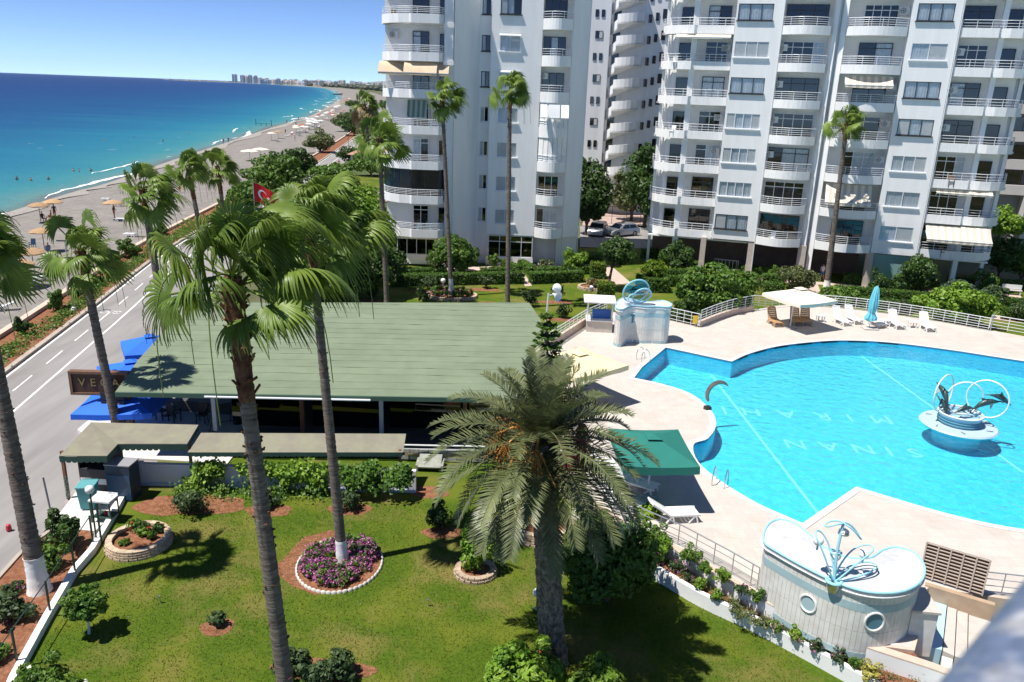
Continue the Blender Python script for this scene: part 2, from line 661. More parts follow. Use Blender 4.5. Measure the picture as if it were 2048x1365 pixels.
def shore_dist(P):
    best = np.full(len(P), 1e9)
    for a, b in zip(SH, SH[1:]):
        ab = b - a
        t = np.clip(((P - a) @ ab) / (ab @ ab + 1e-9), 0, 1)
        best = np.minimum(best, np.linalg.norm(P - (a + t[:, None] * ab), axis=1))
    return best


m = bpy.data.materials.new('sea_water')
m.use_nodes = True
nt = m.node_tree
b = nt.nodes['Principled BSDF']
at_n = nt.nodes.new('ShaderNodeAttribute')
at_n.attribute_name = 'depth'
g_n = nt.nodes.new('ShaderNodeNewGeometry')
mp = nt.nodes.new('ShaderNodeMapping')
mp.inputs['Scale'].default_value = (0.012, 0.05, 1)
mp.inputs['Rotation'].default_value = (0, 0, R(12))
nz = nt.nodes.new('ShaderNodeTexNoise')
nz.inputs['Scale'].default_value = 1
nz.inputs['Detail'].default_value = 6
nt.links.new(g_n.outputs['Position'], mp.inputs[0])
nt.links.new(mp.outputs[0], nz.inputs['Vector'])
ma = nt.nodes.new('ShaderNodeMath')
ma.operation = 'MULTIPLY_ADD'
ma.inputs[1].default_value = 0.22
nt.links.new(nz.outputs[0], ma.inputs[0])
nt.links.new(at_n.outputs['Fac'], ma.inputs[2])
rp = nt.nodes.new('ShaderNodeValToRGB')
cr = rp.color_ramp
cr.elements[0].position, cr.elements[0].color = 0.12, (0.13, 0.14, 0.13, 1)
cr.elements[1].position, cr.elements[1].color = 1.0, (0.0005, 0.026, 0.125, 1)
for p_, c_ in ((0.20, (0.10, 0.225, 0.215)), (0.33, (0.035, 0.21, 0.24)), (0.5, (0.008, 0.145, 0.235)), (0.68, (0.001, 0.066, 0.175)), (0.84, (0.0005, 0.036, 0.145))):
    e = cr.elements.new(p_)
    e.color = (*c_, 1)
nt.links.new(ma.outputs[0], rp.inputs[0])
nt.links.new(rp.outputs[0], b.inputs['Base Color'])
b.inputs['Roughness'].default_value = 0.42
b.inputs['Specular IOR Level'].default_value = 0.22
mp2 = nt.nodes.new('ShaderNodeMapping')
mp2.inputs['Scale'].default_value = (0.25, 0.8, 1)
mp2.inputs['Rotation'].default_value = (0, 0, R(25))
nt.links.new(g_n.outputs['Position'], mp2.inputs[0])
nz2 = nt.nodes.new('ShaderNodeTexNoise')
nz2.inputs['Scale'].default_value = 1
nz2.inputs['Detail'].default_value = 8
nz2.inputs['Roughness'].default_value = 0.65
nt.links.new(mp2.outputs[0], nz2.inputs['Vector'])
bp = nt.nodes.new('ShaderNodeBump')
bp.inputs['Strength'].default_value = 0.9
bp.inputs['Distance'].default_value = 0.6
nt.links.new(nz2.outputs[0], bp.inputs['Height'])
nt.links.new(bp.outputs[0], b.inputs['Normal'])
me = np_mesh('sea', V, F, m, True)
dist = shore_dist(V[:, :2])
dep = np.clip(np.log1p(dist / 3.0) / np.log1p(1500 / 3.0), 0, 1)
ca = me.attributes.new('depth', 'FLOAT', 'POINT')
ca.data.foreach_set('value', dep.astype(np.float32))
props(link('sea', me), kind='structure')

# foam lines: broken white ribbons where the waves break
M_FOAM = mat('sea_foam', (0.85, 0.88, 0.9), 0.8, var=0.1, scale=2)
fb = MB()
nearN = [i for i, p in enumerate(SH) if 30 < p[1] < 2600]
for off, wmax, zf in ((0.7, .85, 0.05), (4.0, .6, 0.06)):
    path = [Vector((SH[i][0], SH[i][1], 0)) for i in nearN]
    pts = resample(path, 2.0)
    run = []
    ph = random.random() * 9
    for k in range(1, len(pts) - 1):
        d = (pts[k + 1] - pts[k - 1]).normalized()
        nrm_ = Vector((-d.y, d.x, 0))          # seaward (left of the path)
        s_ = k * 2.0
        w = (math.sin(s_ * 0.045 + ph) + math.sin(s_ * 0.13 + ph * 2) * 0.6 + random.uniform(-0.4, 0.4) + (0.15 if off < 2 else -.45)) * 0.5
        sc_ = 1 + pts[k].y / 260
        w = max(0.0, w) * wmax * sc_
        wig = (math.sin(s_ * 0.11 + ph) * 0.8 + random.uniform(-.2, .2)) * sc_
        if w > 0.05:
            c_ = pts[k] + nrm_ * (off * sc_ + wig)
            run.append((c_ - nrm_ * w / 2, c_ + nrm_ * w / 2))
        if (w <= 0.05 or k == len(pts) - 2) and len(run) > 1:
            vs = []
            for p0, p1 in run:
                vs += [(p0.x, p0.y, SEA_Z + zf), (p1.x, p1.y, SEA_Z + zf)]
            fb.add(vs, [(2 * j, 2 * j + 2, 2 * j + 3, 2 * j + 1) for j in range(len(run) - 1)])
            run = []
        elif w <= 0.05:
            run = []
for _ in range(30):
    k = random.randrange(3, len(SH) - 3)
    p = at(random.uniform(-5, 640), random.uniform(175, 400), SEA_Z)
    if shore_dist(np.array([[p.x, p.y]]))[0] < 14 or p.x > np.interp(p.y, SH[:40, 1], SH[:40, 0]) - 10:
        continue
    l_, w_ = random.uniform(.4, 1.1) * (1 + p.y / 500), random.uniform(.06, .14) * (1 + p.y / 500)
    fb.sheet([(p.x - l_, p.y), (p.x, p.y - w_), (p.x + l_, p.y + w_ * .4), (p.x, p.y + w_)], SEA_Z + 0.09)
fb.build('wave_foam', M_FOAM, label='broken white lines of surf along the beach', cat='foam', kind='stuff')

# beach ---------------------------------------------------------------------------------------------
M_BEACH = mat('beach_shingle', (0.25, 0.23, 0.212), 0.95, var=0.18, scale=0.6, col2=(0.205, 0.187, 0.172), bump=0.35, bscale=9, fac=(0.35, 0.7), spec=0.15)
road_left = [(-21.5, 0), (-24.7, 20)] + xy([(0, 758), (180, 622), (330, 505)], -0.1) + [(-36.2, 100), (-41.5, 162), (-47.5, 218), (-57, 295), (-75, 420), (-100, 560), (-150, 800)]
road_right = [(-13.6, 0), (-15.6, 17)] + xy([(0, 1180), (100, 1050)], -0.1) + [(-19.4, 37.4), (-23.2, 56.9), (-28.4, 95), (-35.6, 158), (-42, 215), (-51, 290), (-69, 415), (-93, 560), (-140, 800)]


def sp(l, n=5):
    return [tuple(p[:2]) for p in smooth_path([(a, b, 0) for a, b in l], n)]


road_left, road_right = sp(road_left), sp(road_right)
RL = np.array(road_left)
btop = [(p[0] - 3.4, p[1]) for p in road_left]


def beach_top(p, k):
    if p[1] < 700:
        return (float(np.interp(p[1], [q[1] for q in btop], [q[0] for q in btop])), p[1])
    a, c_ = SH[max(0, k - 1)], SH[min(len(SH) - 1, k + 1)]
    d = (c_ - a) / (np.linalg.norm(c_ - a) + 1e-9)
    w = min(90, 40 + p[1] * 0.02)
    return (p[0] + d[1] * w, p[1] - d[0] * w)


bv, bf = [], []
rows = 7
for k, p in enumerate(SH):
    t_ = beach_top(p, k)
    a, c_ = SH[max(0, k - 1)], SH[min(len(SH) - 1, k + 1)]
    d = (c_ - a) / (np.linalg.norm(c_ - a) + 1e-9)
    o_ = (p[0] - d[1] * 9, p[1] + d[0] * 9)
    bv.append((o_[0], o_[1], SEA_Z - 1.0))
    for r_ in range(rows):
        f_ = r_ / (rows - 1)
        zz = SEA_Z - 0.02 + (1.42) * (f_ ** 0.6)
        bv.append((p[0] + (t_[0] - p[0]) * f_, p[1] + (t_[1] - p[1]) * f_, zz))
q_ = rows + 1
for k in range(len(SH) - 1):
    for r_ in range(rows):
        bf.append((k * q_ + r_, k * q_ + r_ + 1, (k + 1) * q_ + r_ + 1, (k + 1) * q_ + r_))
me = np_mesh('beach', np.array(bv), np.array(bf), M_BEACH, True)
props(link('beach', me), kind='structure')
# paler pebble bank along the waterline
M_PEB = mat('pebble_bank', (0.30, 0.275, 0.25), 0.9, var=0.34, scale=3.5, bump=0.6, bscale=6, spec=0.2)
pb = MB()
vs = []
kk = [k for k, p in enumerate(SH) if 40 < p[1] < 900]
for k in kk:
    p = SH[k]
    t_ = beach_top(p, k)
    for f_ in (0.02, 0.12 + 0.05 * math.sin(k * 1.7)):
        zz = SEA_Z - 0.02 + 1.42 * (f_ ** 0.6) + 0.05
        vs.append((p[0] + (t_[0] - p[0]) * f_, p[1] + (t_[1] - p[1]) * f_, zz))
pb.add(vs, [(2 * j, 2 * j + 1, 2 * j + 3, 2 * j + 2) for j in range(len(kk) - 1)])
pb.build('pebble_bank', M_PEB, smooth=True, kind='structure')

# ground inland ----------------------------------------------------------------------------------------
M_GROUND = mat('dry_ground', (0.15, 0.14, 0.085), 0.95, var=0.25, scale=0.05, col2=(0.075, 0.10, 0.04), fac=(0.42, 0.58), spec=0.1)
gp = [beach_top(p, k) for k, p in enumerate(SH) if p[1] < 690 and p[1] > -70] + [beach_top(p, k) for k, p in enumerate(SH) if p[1] >= 690]
gp = gp + [(1500, 15000), (15500, 15000), (15500, -300), (-20, -300)]

# road ---------------------------------------------------------------------------------------------------
M_ASPH = mat('pale_asphalt', (0.285, 0.272, 0.265), 0.9, var=0.10, scale=0.5, col2=(0.215, 0.205, 0.198), bump=0.2, bscale=40, fac=(0.45, 0.75), spec=0.2, stretch=(1.2, .16, 1), detail=8)
n_ = min(len(road_left), len(road_right))
ys = np.unique(np.concatenate([np.arange(0, 300, 6.0), np.arange(300, 800, 20)]))
RLx = lambda y: float(np.interp(y, [p[1] for p in road_left], [p[0] for p in road_left]))
RRx = lambda y: float(np.interp(y, [p[1] for p in road_right], [p[0] for p in road_right]))
rb = MB()
rb.add([v_ for y in ys for v_ in ((RLx(y), y, -0.1), (RRx(y), y, -0.1))], [(2 * i, 2 * i + 1, 2 * i + 3, 2 * i + 2) for i in range(len(ys) - 1)])
rb.build('road', M_ASPH, kind='structure')
M_PAINT = mat('road_paint', (0.72, 0.71, 0.69), 0.8, var=0.12, scale=3)


def line_strip(off0, w, y0, y1, name, dash=None):
    out = MB()
    y = y0
    while y < y1:
        e_ = min(y1, y + (dash[0] if dash else 4.0))
        out.add([(RLx(y) + off0, y, -0.094), (RLx(y) + off0 + w, y, -0.094), (RLx(e_) + off0 + w, e_, -0.094), (RLx(e_) + off0, e_, -0.094)], [(0, 1, 2, 3)])
        if dash:
            out.build(name, M_PAINT, road_obj)
            out = MB()
        y = e_ + (dash[1] if dash else 0)
    if not dash:
        out.build(name, M_PAINT, road_obj)


road_obj = bpy.data.objects['road']
line_strip(0.12, 0.14, 8, 320, 'edge_line')
line_strip(1.42, 0.10, 13, 150, 'lane_dash', (2.4, 1.95))
line_strip(2.62, 0.14, 8, 320, 'lane_line')
# bicycle mark on the lane
bk = MB()
c_ = at(222, 625, -0.094)
for dx in (-0.45, 0.45):
    bk.tube([(c_.x + dx + 0.28 * math.cos(t), c_.y + 0.28 * math.sin(t), -0.093) for t in np.linspace(0, 6.28, 13)[:-1]], 0.025, 4, closed=True)
bk.bar((c_.x - .45, c_.y, -.093), (c_.x, c_.y + .4, -.093), .05, .006).bar((c_.x, c_.y + .4, -.093), (c_.x + .45, c_.y, -.093), .05, .006)
bk.build('bicycle_mark', M_PAINT, road_obj)
# kerbs
M_KERB = mat('kerb_concrete', (0.40, 0.34, 0.29), 0.9, var=0.15, scale=1.5, bump=0.3, bscale=12)
yk = [y for y in ys if y <= 330]
MB().wall([(RLx(y), y) for y in yk], 0.32, -0.16, 0.06).build('road_kerb', M_KERB, kind='structure')
# planted strip between road and beach, and its low beach wall of pink stone
soil_strip = MB()
soil_strip.add([v_ for y in yk for v_ in ((RLx(y) - 0.32, y, 0.0), (RLx(y) - 3.0, y, 0.0))], [(2 * i + 1, 2 * i, 2 * i + 2, 2 * i + 3) for i in range(len(yk) - 1)])
soil_strip.build('planting_strip', M_SOIL, kind='structure')
MB().wall([(RLx(y) - 3.0, y) for y in yk], 0.45, -0.6, 0.28).build('beach_wall', M_COPE, label='long low pink stone wall between beach and planted strip', cat='wall')

# forecourt between road and garden
M_CONC = mat('white_concrete', (0.62, 0.60, 0.57), 0.9, var=0.1, scale=0.9, bump=0.15, bscale=14)
fc = [(RRx(26.2), 26.2)] + [(RRx(y), y) for y in (30, 34, 38, 44, 50, 58)] + [(-18, 58), (-17.3, 40), (-16.4, 33), (-12.2, 33), (-12.2, 29.6), (-15.2, 29.2), (-15.4, 27), (-14.8, 24.9)]
MB().sheet(fc, -0.05).build('forecourt', mat('pink_asphalt', (0.31, 0.275, 0.26), 0.9, var=0.12, scale=0.5, bump=0.2, bscale=30, col2=(0.35, 0.32, 0.30), spec=0.2), kind='structure')
slab = MB().prism([tuple(p) for p in xy([(100, 1055), (172, 958), (262, 955), (246, 1010), (190, 1064)], 0.0)], -0.1, 0.03)
slab.build('terrace_slab', M_CONC, kind='structure')
MB().prism([(-20.3, 34.3), (-20.8, 44), (-17.6, 44), (-17.0, 37), (-12.2, 36.6), (-12.2, 31.4), (-17.0, 31.6)], -0.1, 0.06).build('terrace', M_CONC, kind='structure')

# lawn -----------------------------------------------------------------------------------------------------
m = bpy.data.materials.new('lawn_grass')
m.use_nodes = True
nt = m.node_tree
b = nt.nodes['Principled BSDF']
b.inputs['Roughness'].default_value = 0.9
b.inputs['Specular IOR Level'].default_value = 0.12
g_n = nt.nodes.new('ShaderNodeNewGeometry')


def noise_n(scale, detail=4, rough=0.5):
    n = nt.nodes.new('ShaderNodeTexNoise')
    n.inputs['Scale'].default_value = scale
    n.inputs['Detail'].default_value = detail
    n.inputs['Roughness'].default_value = rough
    nt.links.new(g_n.outputs['Position'], n.inputs['Vector'])
    return n.outputs[0]


def ramp_n(src, a, c2):
    r_ = nt.nodes.new('ShaderNodeMapRange')
    r_.inputs[1].default_value, r_.inputs[2].default_value = a, c2
    nt.links.new(src, r_.inputs[0])
    return r_.outputs[0]


def mix_n(f, a, c2):
    x = nt.nodes.new('ShaderNodeMix')
    x.data_type = 'RGBA'
    nt.links.new(f, x.inputs[0])
    for s_, i_ in ((a, 6), (c2, 7)):
        if isinstance(s_, tuple):
            x.inputs[i_].default_value = (*s_, 1)
        else:
            nt.links.new(s_, x.inputs[i_])
    return x.outputs[2]


c0 = mix_n(ramp_n(noise_n(9, 8, 0.7), 0.35, 0.65), (0.043, 0.09, 0.006), (0.094, 0.144, 0.012))
c1 = mix_n(ramp_n(noise_n(0.45, 4), 0.45, 0.62), c0, (0.12, 0.15, 0.016))
c2_ = mix_n(ramp_n(noise_n(0.28, 6, 0.65), 0.50, 0.67), c1, (0.20, 0.165, 0.05))
nt.links.new(c2_, b.inputs['Base Color'])
bp = nt.nodes.new('ShaderNodeBump')
bp.inputs['Strength'].default_value = 0.7
bp.inputs['Distance'].default_value = 0.04
nt.links.new(noise_n(28, 5, 0.7), bp.inputs['Height'])
nt.links.new(bp.outputs[0], b.inputs['Normal'])
M_LAWN = m
MATS['lawn_grass'] = m
lawn_poly = [(-12.0, 2), (-13.3, 17.9), (-14.0, 21), (-14.5, 24), (-15.2, 28.0), (-15.2, 31), (-18, 47), (-19, 60), (-16, 70), (-14, 78), (20, 90), (60, 72), (60, 2)]
# grass blades on the near lawn: what nobody could count
nb = 75000
gx = rng.uniform(-13.5, 9, nb)
gy = rng.uniform(15, 30, nb)
keep = (gx > -13.2 - (gy - 18) * 0.17) & (gx < 10.5 - (gy - 18.5) * 0.85) & (gy < 28.6)
gx, gy = gx[keep], gy[keep]
P0 = np.stack([gx, gy, np.zeros_like(gx)], 1)
th = rng.uniform(0, 6.28, len(gx))
w_ = np.stack([np.cos(th), np.sin(th), np.zeros_like(th)], 1) * 0.014
tip = P0 + np.stack([rng.normal(0, .03, len(gx)), rng.normal(0, .03, len(gx)), rng.uniform(.025, .06, len(gx))], 1)
V = np.stack([P0 - w_, P0 + w_, tip], 1).reshape(-1, 3)
F = np.arange(len(V)).reshape(-1, 3)
props(link('grass', np_mesh('grass', V, F, leaf_mat('grass_blade', (0.07, 0.115, 0.009), (0.14, 0.17, 0.018), 0.7))),
      'short green grass growing over the lawn', 'grass', kind='stuff')

# red soil patches in the lawn
def blob(c, rx, ry, n=22, j=0.12):
    ph = random.random() * 6
    return [(c[0] + rx * (1 + j * math.sin(3 * t + ph) + random.uniform(-j, j) * .6) * math.cos(t), c[1] + ry * (1 + j * math.cos(2 * t + ph) + random.uniform(-j, j) * .6) * math.sin(t))
            for t in np.linspace(0, 2 * math.pi, n, endpoint=False)]


def patch(u, v, rx, ry, z=0.0):
    p = at(u, v, z)
    MB().sheet(blob(p, rx, ry), z + 0.006 + random.uniform(0, .002)).build('soil_patch', M_SOIL, kind='structure')
    return p


for a in ((436, 1255, .5, .42), (700, 1020, .85, .5), (540, 1022, .9, .5), (885, 1066, .75, .45), (640, 1340, 1.5, .5), (858, 985, .8, .5),
          (410, 960 + 50, 1.7, .75), (330, 1012, 1.2, .7), (853, 583, 1.6, .5), (970, 580, 1.5, .5), (1110, 605, 1.6, .5), (1125, 640, 1.4, .5), (745, 603, 1.5, .5), (977, 606, .8, .3),
          (1440, 640, 2, 1), (1650, 588, 1.6, .8), (1880, 610, 2.2, 1.2), (2020, 635, 2.2, 1.2), (1600, 600, 2, 1)):
    patch(*a)
# soil strip between the forecourt edge and the white garden wall
ss = [(-13.6, 8)] + [(-14.9, 14)] + [tuple(p) for p in xy([(0, 1215), (60, 1120), (110, 1062), (190, 1066), (200, 1092), (155, 1142), (100, 1237), (30, 1367)])] + [(-12.4, 8)]
ss = [(p[0], p[1]) for p in ss]
MB().sheet([(-15.6, 8), (-16.4, 20.5), (-16.75, 24.0), (-16.5, 26.0), (-15.1, 25.6), (-14.62, 24.5), (-14.1, 21), (-13.45, 18), (-12.1, 8)], 0.012).build('planting_bed', M_SOIL, kind='structure')
MB().wall([(-15.6, 8), (-16.4, 20.5), (-16.75, 24.0), (-16.55, 26.0)], 0.14, -0.1, 0.07).build('bed_edging', M_KERB, kind='structure')

# pool deck with the pool cut out ------------------------------------------------------------------------
DZ = 1.0
pool_pts = ([(6.85, 41.66), (7.55, 43.5)] + [(9.64, 47.51), (11.5, 46.3), (13.19, 45.21)] +
            sp([(13.19, 45.21), (14.74, 46.92), (17.15, 48.73), (20.19, 50.06), (22.36, 50.55), (24.95, 50.43), (27.78, 49.49), (30.34, 48.25), (34.5, 45.8), (38, 41), (37.6, 35), (33, 30), (27, 27.4), (22, 26.4), (19.42, 26.54), (17.13, 27.48), (14.31, 29.5)], 4)[1:] +
            [(11.06, 26.38)] + sp([(11.06, 26.38), (9.58, 28.09), (8.3, 30.82), (8.36, 33.0), (9.2, 33.8), (9.97, 35.5), (10.11, 37.4), (9.54, 39.57), (8.17, 40.93), (6.85, 41.66)], 5)[1:-1])
deck_pts = [(2.0, 34), (2.0, 46), (2.68, 47.27), (4.92, 52.0), (7.17, 55.53), (10.88, 54.06), (12.83, 52.45)] + sp([(12.83, 52.45), (14.7, 54.9), (16.73, 56.87), (20.52, 59.3), (23.66, 59.73), (27.2, 58.7), (30.69, 56.75), (33.94, 54.35), (37.5, 51.5)], 3)[1:] + \
           [(48, 46), (50, 36), (46, 24), (40, 19), (22, 20.6), (16.6, 22.1), (13.9, 22.7), (13.35, 22.2), (12.8, 20.9), (11.9, 19.5), (10.3, 19.75), (9.2, 20.7), (8.2, 21.9), (7.35, 23.0), (6.13, 24.44), (4.89, 25.52), (3.6, 27.3), (2.0, 30.5)]


def holed(name, outer, inner, z, mt, **kw):
    bm = bmesh.new()
    for loop in (outer, inner):
        vs = [bm.verts.new((p[0], p[1], z)) for p in loop]
        for i in range(len(vs)):
            bm.edges.new((vs[i], vs[(i + 1) % len(vs)]))
    bmesh.ops.triangle_fill(bm, use_beauty=True, edges=bm.edges[:], normal=(0, 0, 1))
    for f in bm.faces:
        if f.normal.z < 0:
            f.normal_flip()
    me = bpy.data.meshes.new(name)
    bm.to_mesh(me)
    bm.free()
    me.materials.append(mt)
    return props(link(name, me), **kw)


cut_pts = [(6.2, 41.2), (6.7, 44.2), (9.3, 48.6), (11.5, 48), (14, 48.5), (20, 52), (26, 52), (38, 47.5), (40, 40), (39, 33), (33, 28), (22, 25), (14, 26), (9, 26), (7.4, 30), (7.6, 34), (8.8, 37)]
holed('ground', gp, cut_pts, -0.17, M_GROUND, kind='structure')
holed('lawn', lawn_poly, cut_pts, 0.0, M_LAWN, kind='structure')
deck = holed('pool_deck', deck_pts, pool_pts, DZ, M_TILE, kind='structure')
sk = MB()
sk.wall(deck_pts, 0.1, -0.1, DZ - 0.003, closed=True)
sk.build('deck_edge', M_COPE, deck)

# pool shell
m = mat('pool_tile', (0.12, 0.62, 0.78), 0.35, var=0.12, scale=2.6, col2=(0.085, 0.56, 0.76), spec=0.3, fac=(.42, .58))  # tile colour mottled to imitate water light rippling over the floor
M_POOL = m
PF = -0.05
shell = MB()
n_ = len(pool_pts)
shell.add([(p[0], p[1], PF) for p in pool_pts] + [(p[0], p[1], DZ - 0.12) for p in pool_pts], [tuple(range(n_))] + [((i + 1) % n_, i, n_ + i, n_ + (i + 1) % n_) for i in range(n_)])
pool = shell.build('pool_basin', [M_POOL], kind='structure')
# dark-blue border, coping and the overflow slots under it
MB().wall(pool_pts, 0.05, DZ - 0.12, DZ - 0.03, closed=True).build('waterline_tile', mat('blue_border_tile', (0.03, 0.22, 0.42), 0.3), pool)
area = sum(pool_pts[i][0] * pool_pts[(i + 1) % n_][1] - pool_pts[(i + 1) % n_][0] * pool_pts[i][1] for i in range(n_))
cope = MB().wall(pool_pts, -0.28 if area > 0 else 0.28, DZ + 0.004, DZ + 0.03, closed=True)
cope.build('coping', mat('pool_coping', (0.70, 0.66, 0.62), 0.6, var=0.06, scale=3), pool)
slots = resample([Vector((p[0], p[1], 0)) for p in pool_pts[4:26]], 0.25)
k = 3
sg = 1 if area > 0 else -1
while k + 5 < len(slots):
    seg = slots[k:k + 6]
    sb = MB()
    vs = []
    for a, c_ in zip(seg, seg[1:] + [seg[-1] * 2 - seg[-2]]):
        d = (c_ - a).normalized()
        nn = Vector((-d.y, d.x, 0)) * sg
        q = a + nn * 0.056
        vs += [(q.x, q.y, DZ - 0.105), (q.x, q.y, DZ - 0.025)]
    sb.add(vs, [(2 * i, 2 * i + 2, 2 * i + 3, 2 * i + 1) for i in range(len(seg) - 1)])
    sb.build('overflow_slot', mat('slot_shadow', (0.012, 0.018, 0.03), 0.7), pool)
    k += 8
# lines and lettering set into the pool floor
M_LINE = mat('pale_floor_tile', (0.45, 0.83, 0.92), 0.4)


def floor_pt(u, v):
    # straight sight line to the tiled floor (the water is drawn as a thin clear sheet)
    return at(u, v, PF + 0.006)


fl = lambda a, c_, w: MB().bar(floor_pt(*a) + Vector((0, 0, -.004)), floor_pt(*c_) + Vector((0, 0, -.004)), w, 0.012)
fl((1416, 742), (1640, 1032), 0.13).build('lane_line', M_LINE, pool)
fl((1722, 712), (2046, 945), 0.13).build('lane_line', M_LINE, pool)


def text_mesh(body, size, extrude=0.0, font=None):
    cu = bpy.data.curves.new('lettering', 'FONT')
    cu.body = body
    cu.size = size
    cu.extrude = extrude
    cu.align_x = 'CENTER'
    cu.resolution_u = 2
    o = bpy.data.objects.new('lettering', cu)
    COL.objects.link(o)
    bpy.context.view_layer.update()
    me = bpy.data.meshes.new_from_object(o.evaluated_get(bpy.context.evaluated_depsgraph_get()))
    bpy.data.objects.remove(o)
    return me


def letters(parent, body, size, mt, loc, rot, extrude=0.0, name='letter', spread=1.0, sx=1.0):
    """every letter is an object of its own"""
    x = 0
    wds = {'I': .36, 'M': .9, 'W': 1.0, ' ': .4}
    tot = sum(wds.get(c, .72) for c in body) * spread * size * sx
    mloc = Matrix.Translation(loc) @ Euler(rot).to_matrix().to_4x4()
    for c in body:
        w = wds.get(c, .72) * spread * size * sx
        if c != ' ':
            me = text_mesh(c, size, extrude)
            me.materials.clear()
            me.materials.append(mt)
            o = link(name, me, parent)
            o.matrix_local = mloc @ Matrix.Translation((x + w / 2 - tot / 2, 0, 0)) @ Matrix.Diagonal((sx, 1, 1, 1))
        x += w


p1, p2 = floor_pt(1610, 886), floor_pt(1868, 905)
c_ = (p1 + p2) / 2
letters(pool, 'SINAN', 1.45, M_LINE, (c_.x - .75, c_.y + .3, PF + 0.008), (0, 0, math.pi + math.atan2(p2.y - p1.y, p2.x - p1.x)), spread=1.55)
p1, p2 = floor_pt(1480, 822), floor_pt(1750, 838)
c_ = (p1 + p2) / 2
letters(pool, 'MIRAHI', 1.5, M_LINE, (c_.x + .1, c_.y + .4, PF + 0.008), (0, 0, math.pi + math.atan2(p2.y - p1.y, p2.x - p1.x)), spread=1.75)
# the water
m = bpy.data.materials.new('pool_water')
m.use_nodes = True
nt = m.node_tree
nt.nodes.clear()
o_ = nt.nodes.new('ShaderNodeOutputMaterial')
t_ = nt.nodes.new('ShaderNodeBsdfTransparent')
t_.inputs[0].default_value = (0.66, 0.98, 1.0, 1)
gl = nt.nodes.new('ShaderNodeBsdfGlossy')
gl.inputs['Roughness'].default_value = 0.04
fr = nt.nodes.new('ShaderNodeLayerWeight')
fr.inputs[0].default_value = 0.5
g_n = nt.nodes.new('ShaderNodeNewGeometry')
wv = nt.nodes.new('ShaderNodeTexNoise')
wv.inputs['Scale'].default_value = 2.2
wv.inputs['Detail'].default_value = 5
wv.inputs['Distortion'].default_value = 0.8
nt.links.new(g_n.outputs['Position'], wv.inputs['Vector'])
bp = nt.nodes.new('ShaderNodeBump')
bp.inputs['Strength'].default_value = 0.65
bp.inputs['Distance'].default_value = 0.16
nt.links.new(wv.outputs[0], bp.inputs['Height'])
nt.links.new(bp.outputs[0], gl.inputs['Normal'])
nt.links.new(bp.outputs[0], fr.inputs['Normal'])
mx = nt.nodes.new('ShaderNodeMixShader')
nt.links.new(sheet_fresnel(nt, fr.outputs['Facing'], .025), mx.inputs[0])
nt.links.new(t_.outputs[0], mx.inputs[1])
nt.links.new(gl.outputs[0], mx.inputs[2])
nt.links.new(mx.outputs[0], o_.inputs[0])
MB().sheet(pool_pts, DZ - 0.13).build('pool_water', m, kind='structure')

# hills far behind the bay
hb = MB()
M_HILL = mat('far_hill', (0.16, 0.19, 0.20), 1.0, var=0.2, scale=0.002, spec=0)
xs_ = np.linspace(-3200, 9000, 60)
hv = []
for x in xs_:
    h_ = 60 + 150 * max(0, math.sin((x + 2600) * 0.00035)) + 40 * math.sin(x * 0.0021) + 22 * math.sin(x * 0.0057)
    h_ *= min(1, max(0.12, (x + 3300) / 2200))
    hv += [(x, 10500, -2), (x, 11200, h_ * 0.6), (x, 12300, h_), (x, 14500, -2)]
hb.add(hv, [(i * 4 + j, i * 4 + j + 1, i * 4 + j + 5, i * 4 + j + 4) for i in range(len(xs_) - 1) for j in range(3)])
hb.build('hills', M_HILL, smooth=True, kind='structure')


# ================================================================== APARTMENT BUILDINGS
MCACHE = {}


def cached(key, fn):
    if key not in MCACHE:
        MCACHE[key] = fn()
    return MCACHE[key]


def put(name, me, parent, loc, rz=0.0):
    o = link(name, me, parent)
    o.location = loc
    o.rotation_euler = (0, 0, rz)
    return o


def pleats(w, h, amp=0.012, n=None):
    n = n or max(6, int(w / 0.07))
    b = MB()
    vs = []
    for i in range(n + 1):
        x = w * i / n
        y = amp * math.sin(i * 1.9) + amp * 0.5 * math.sin(i * 0.7)
        vs += [(x, y, 0), (x, y, h)]
    return b.add(vs, [(2 * i, 2 * i + 2, 2 * i + 3, 2 * i + 1) for i in range(n)])


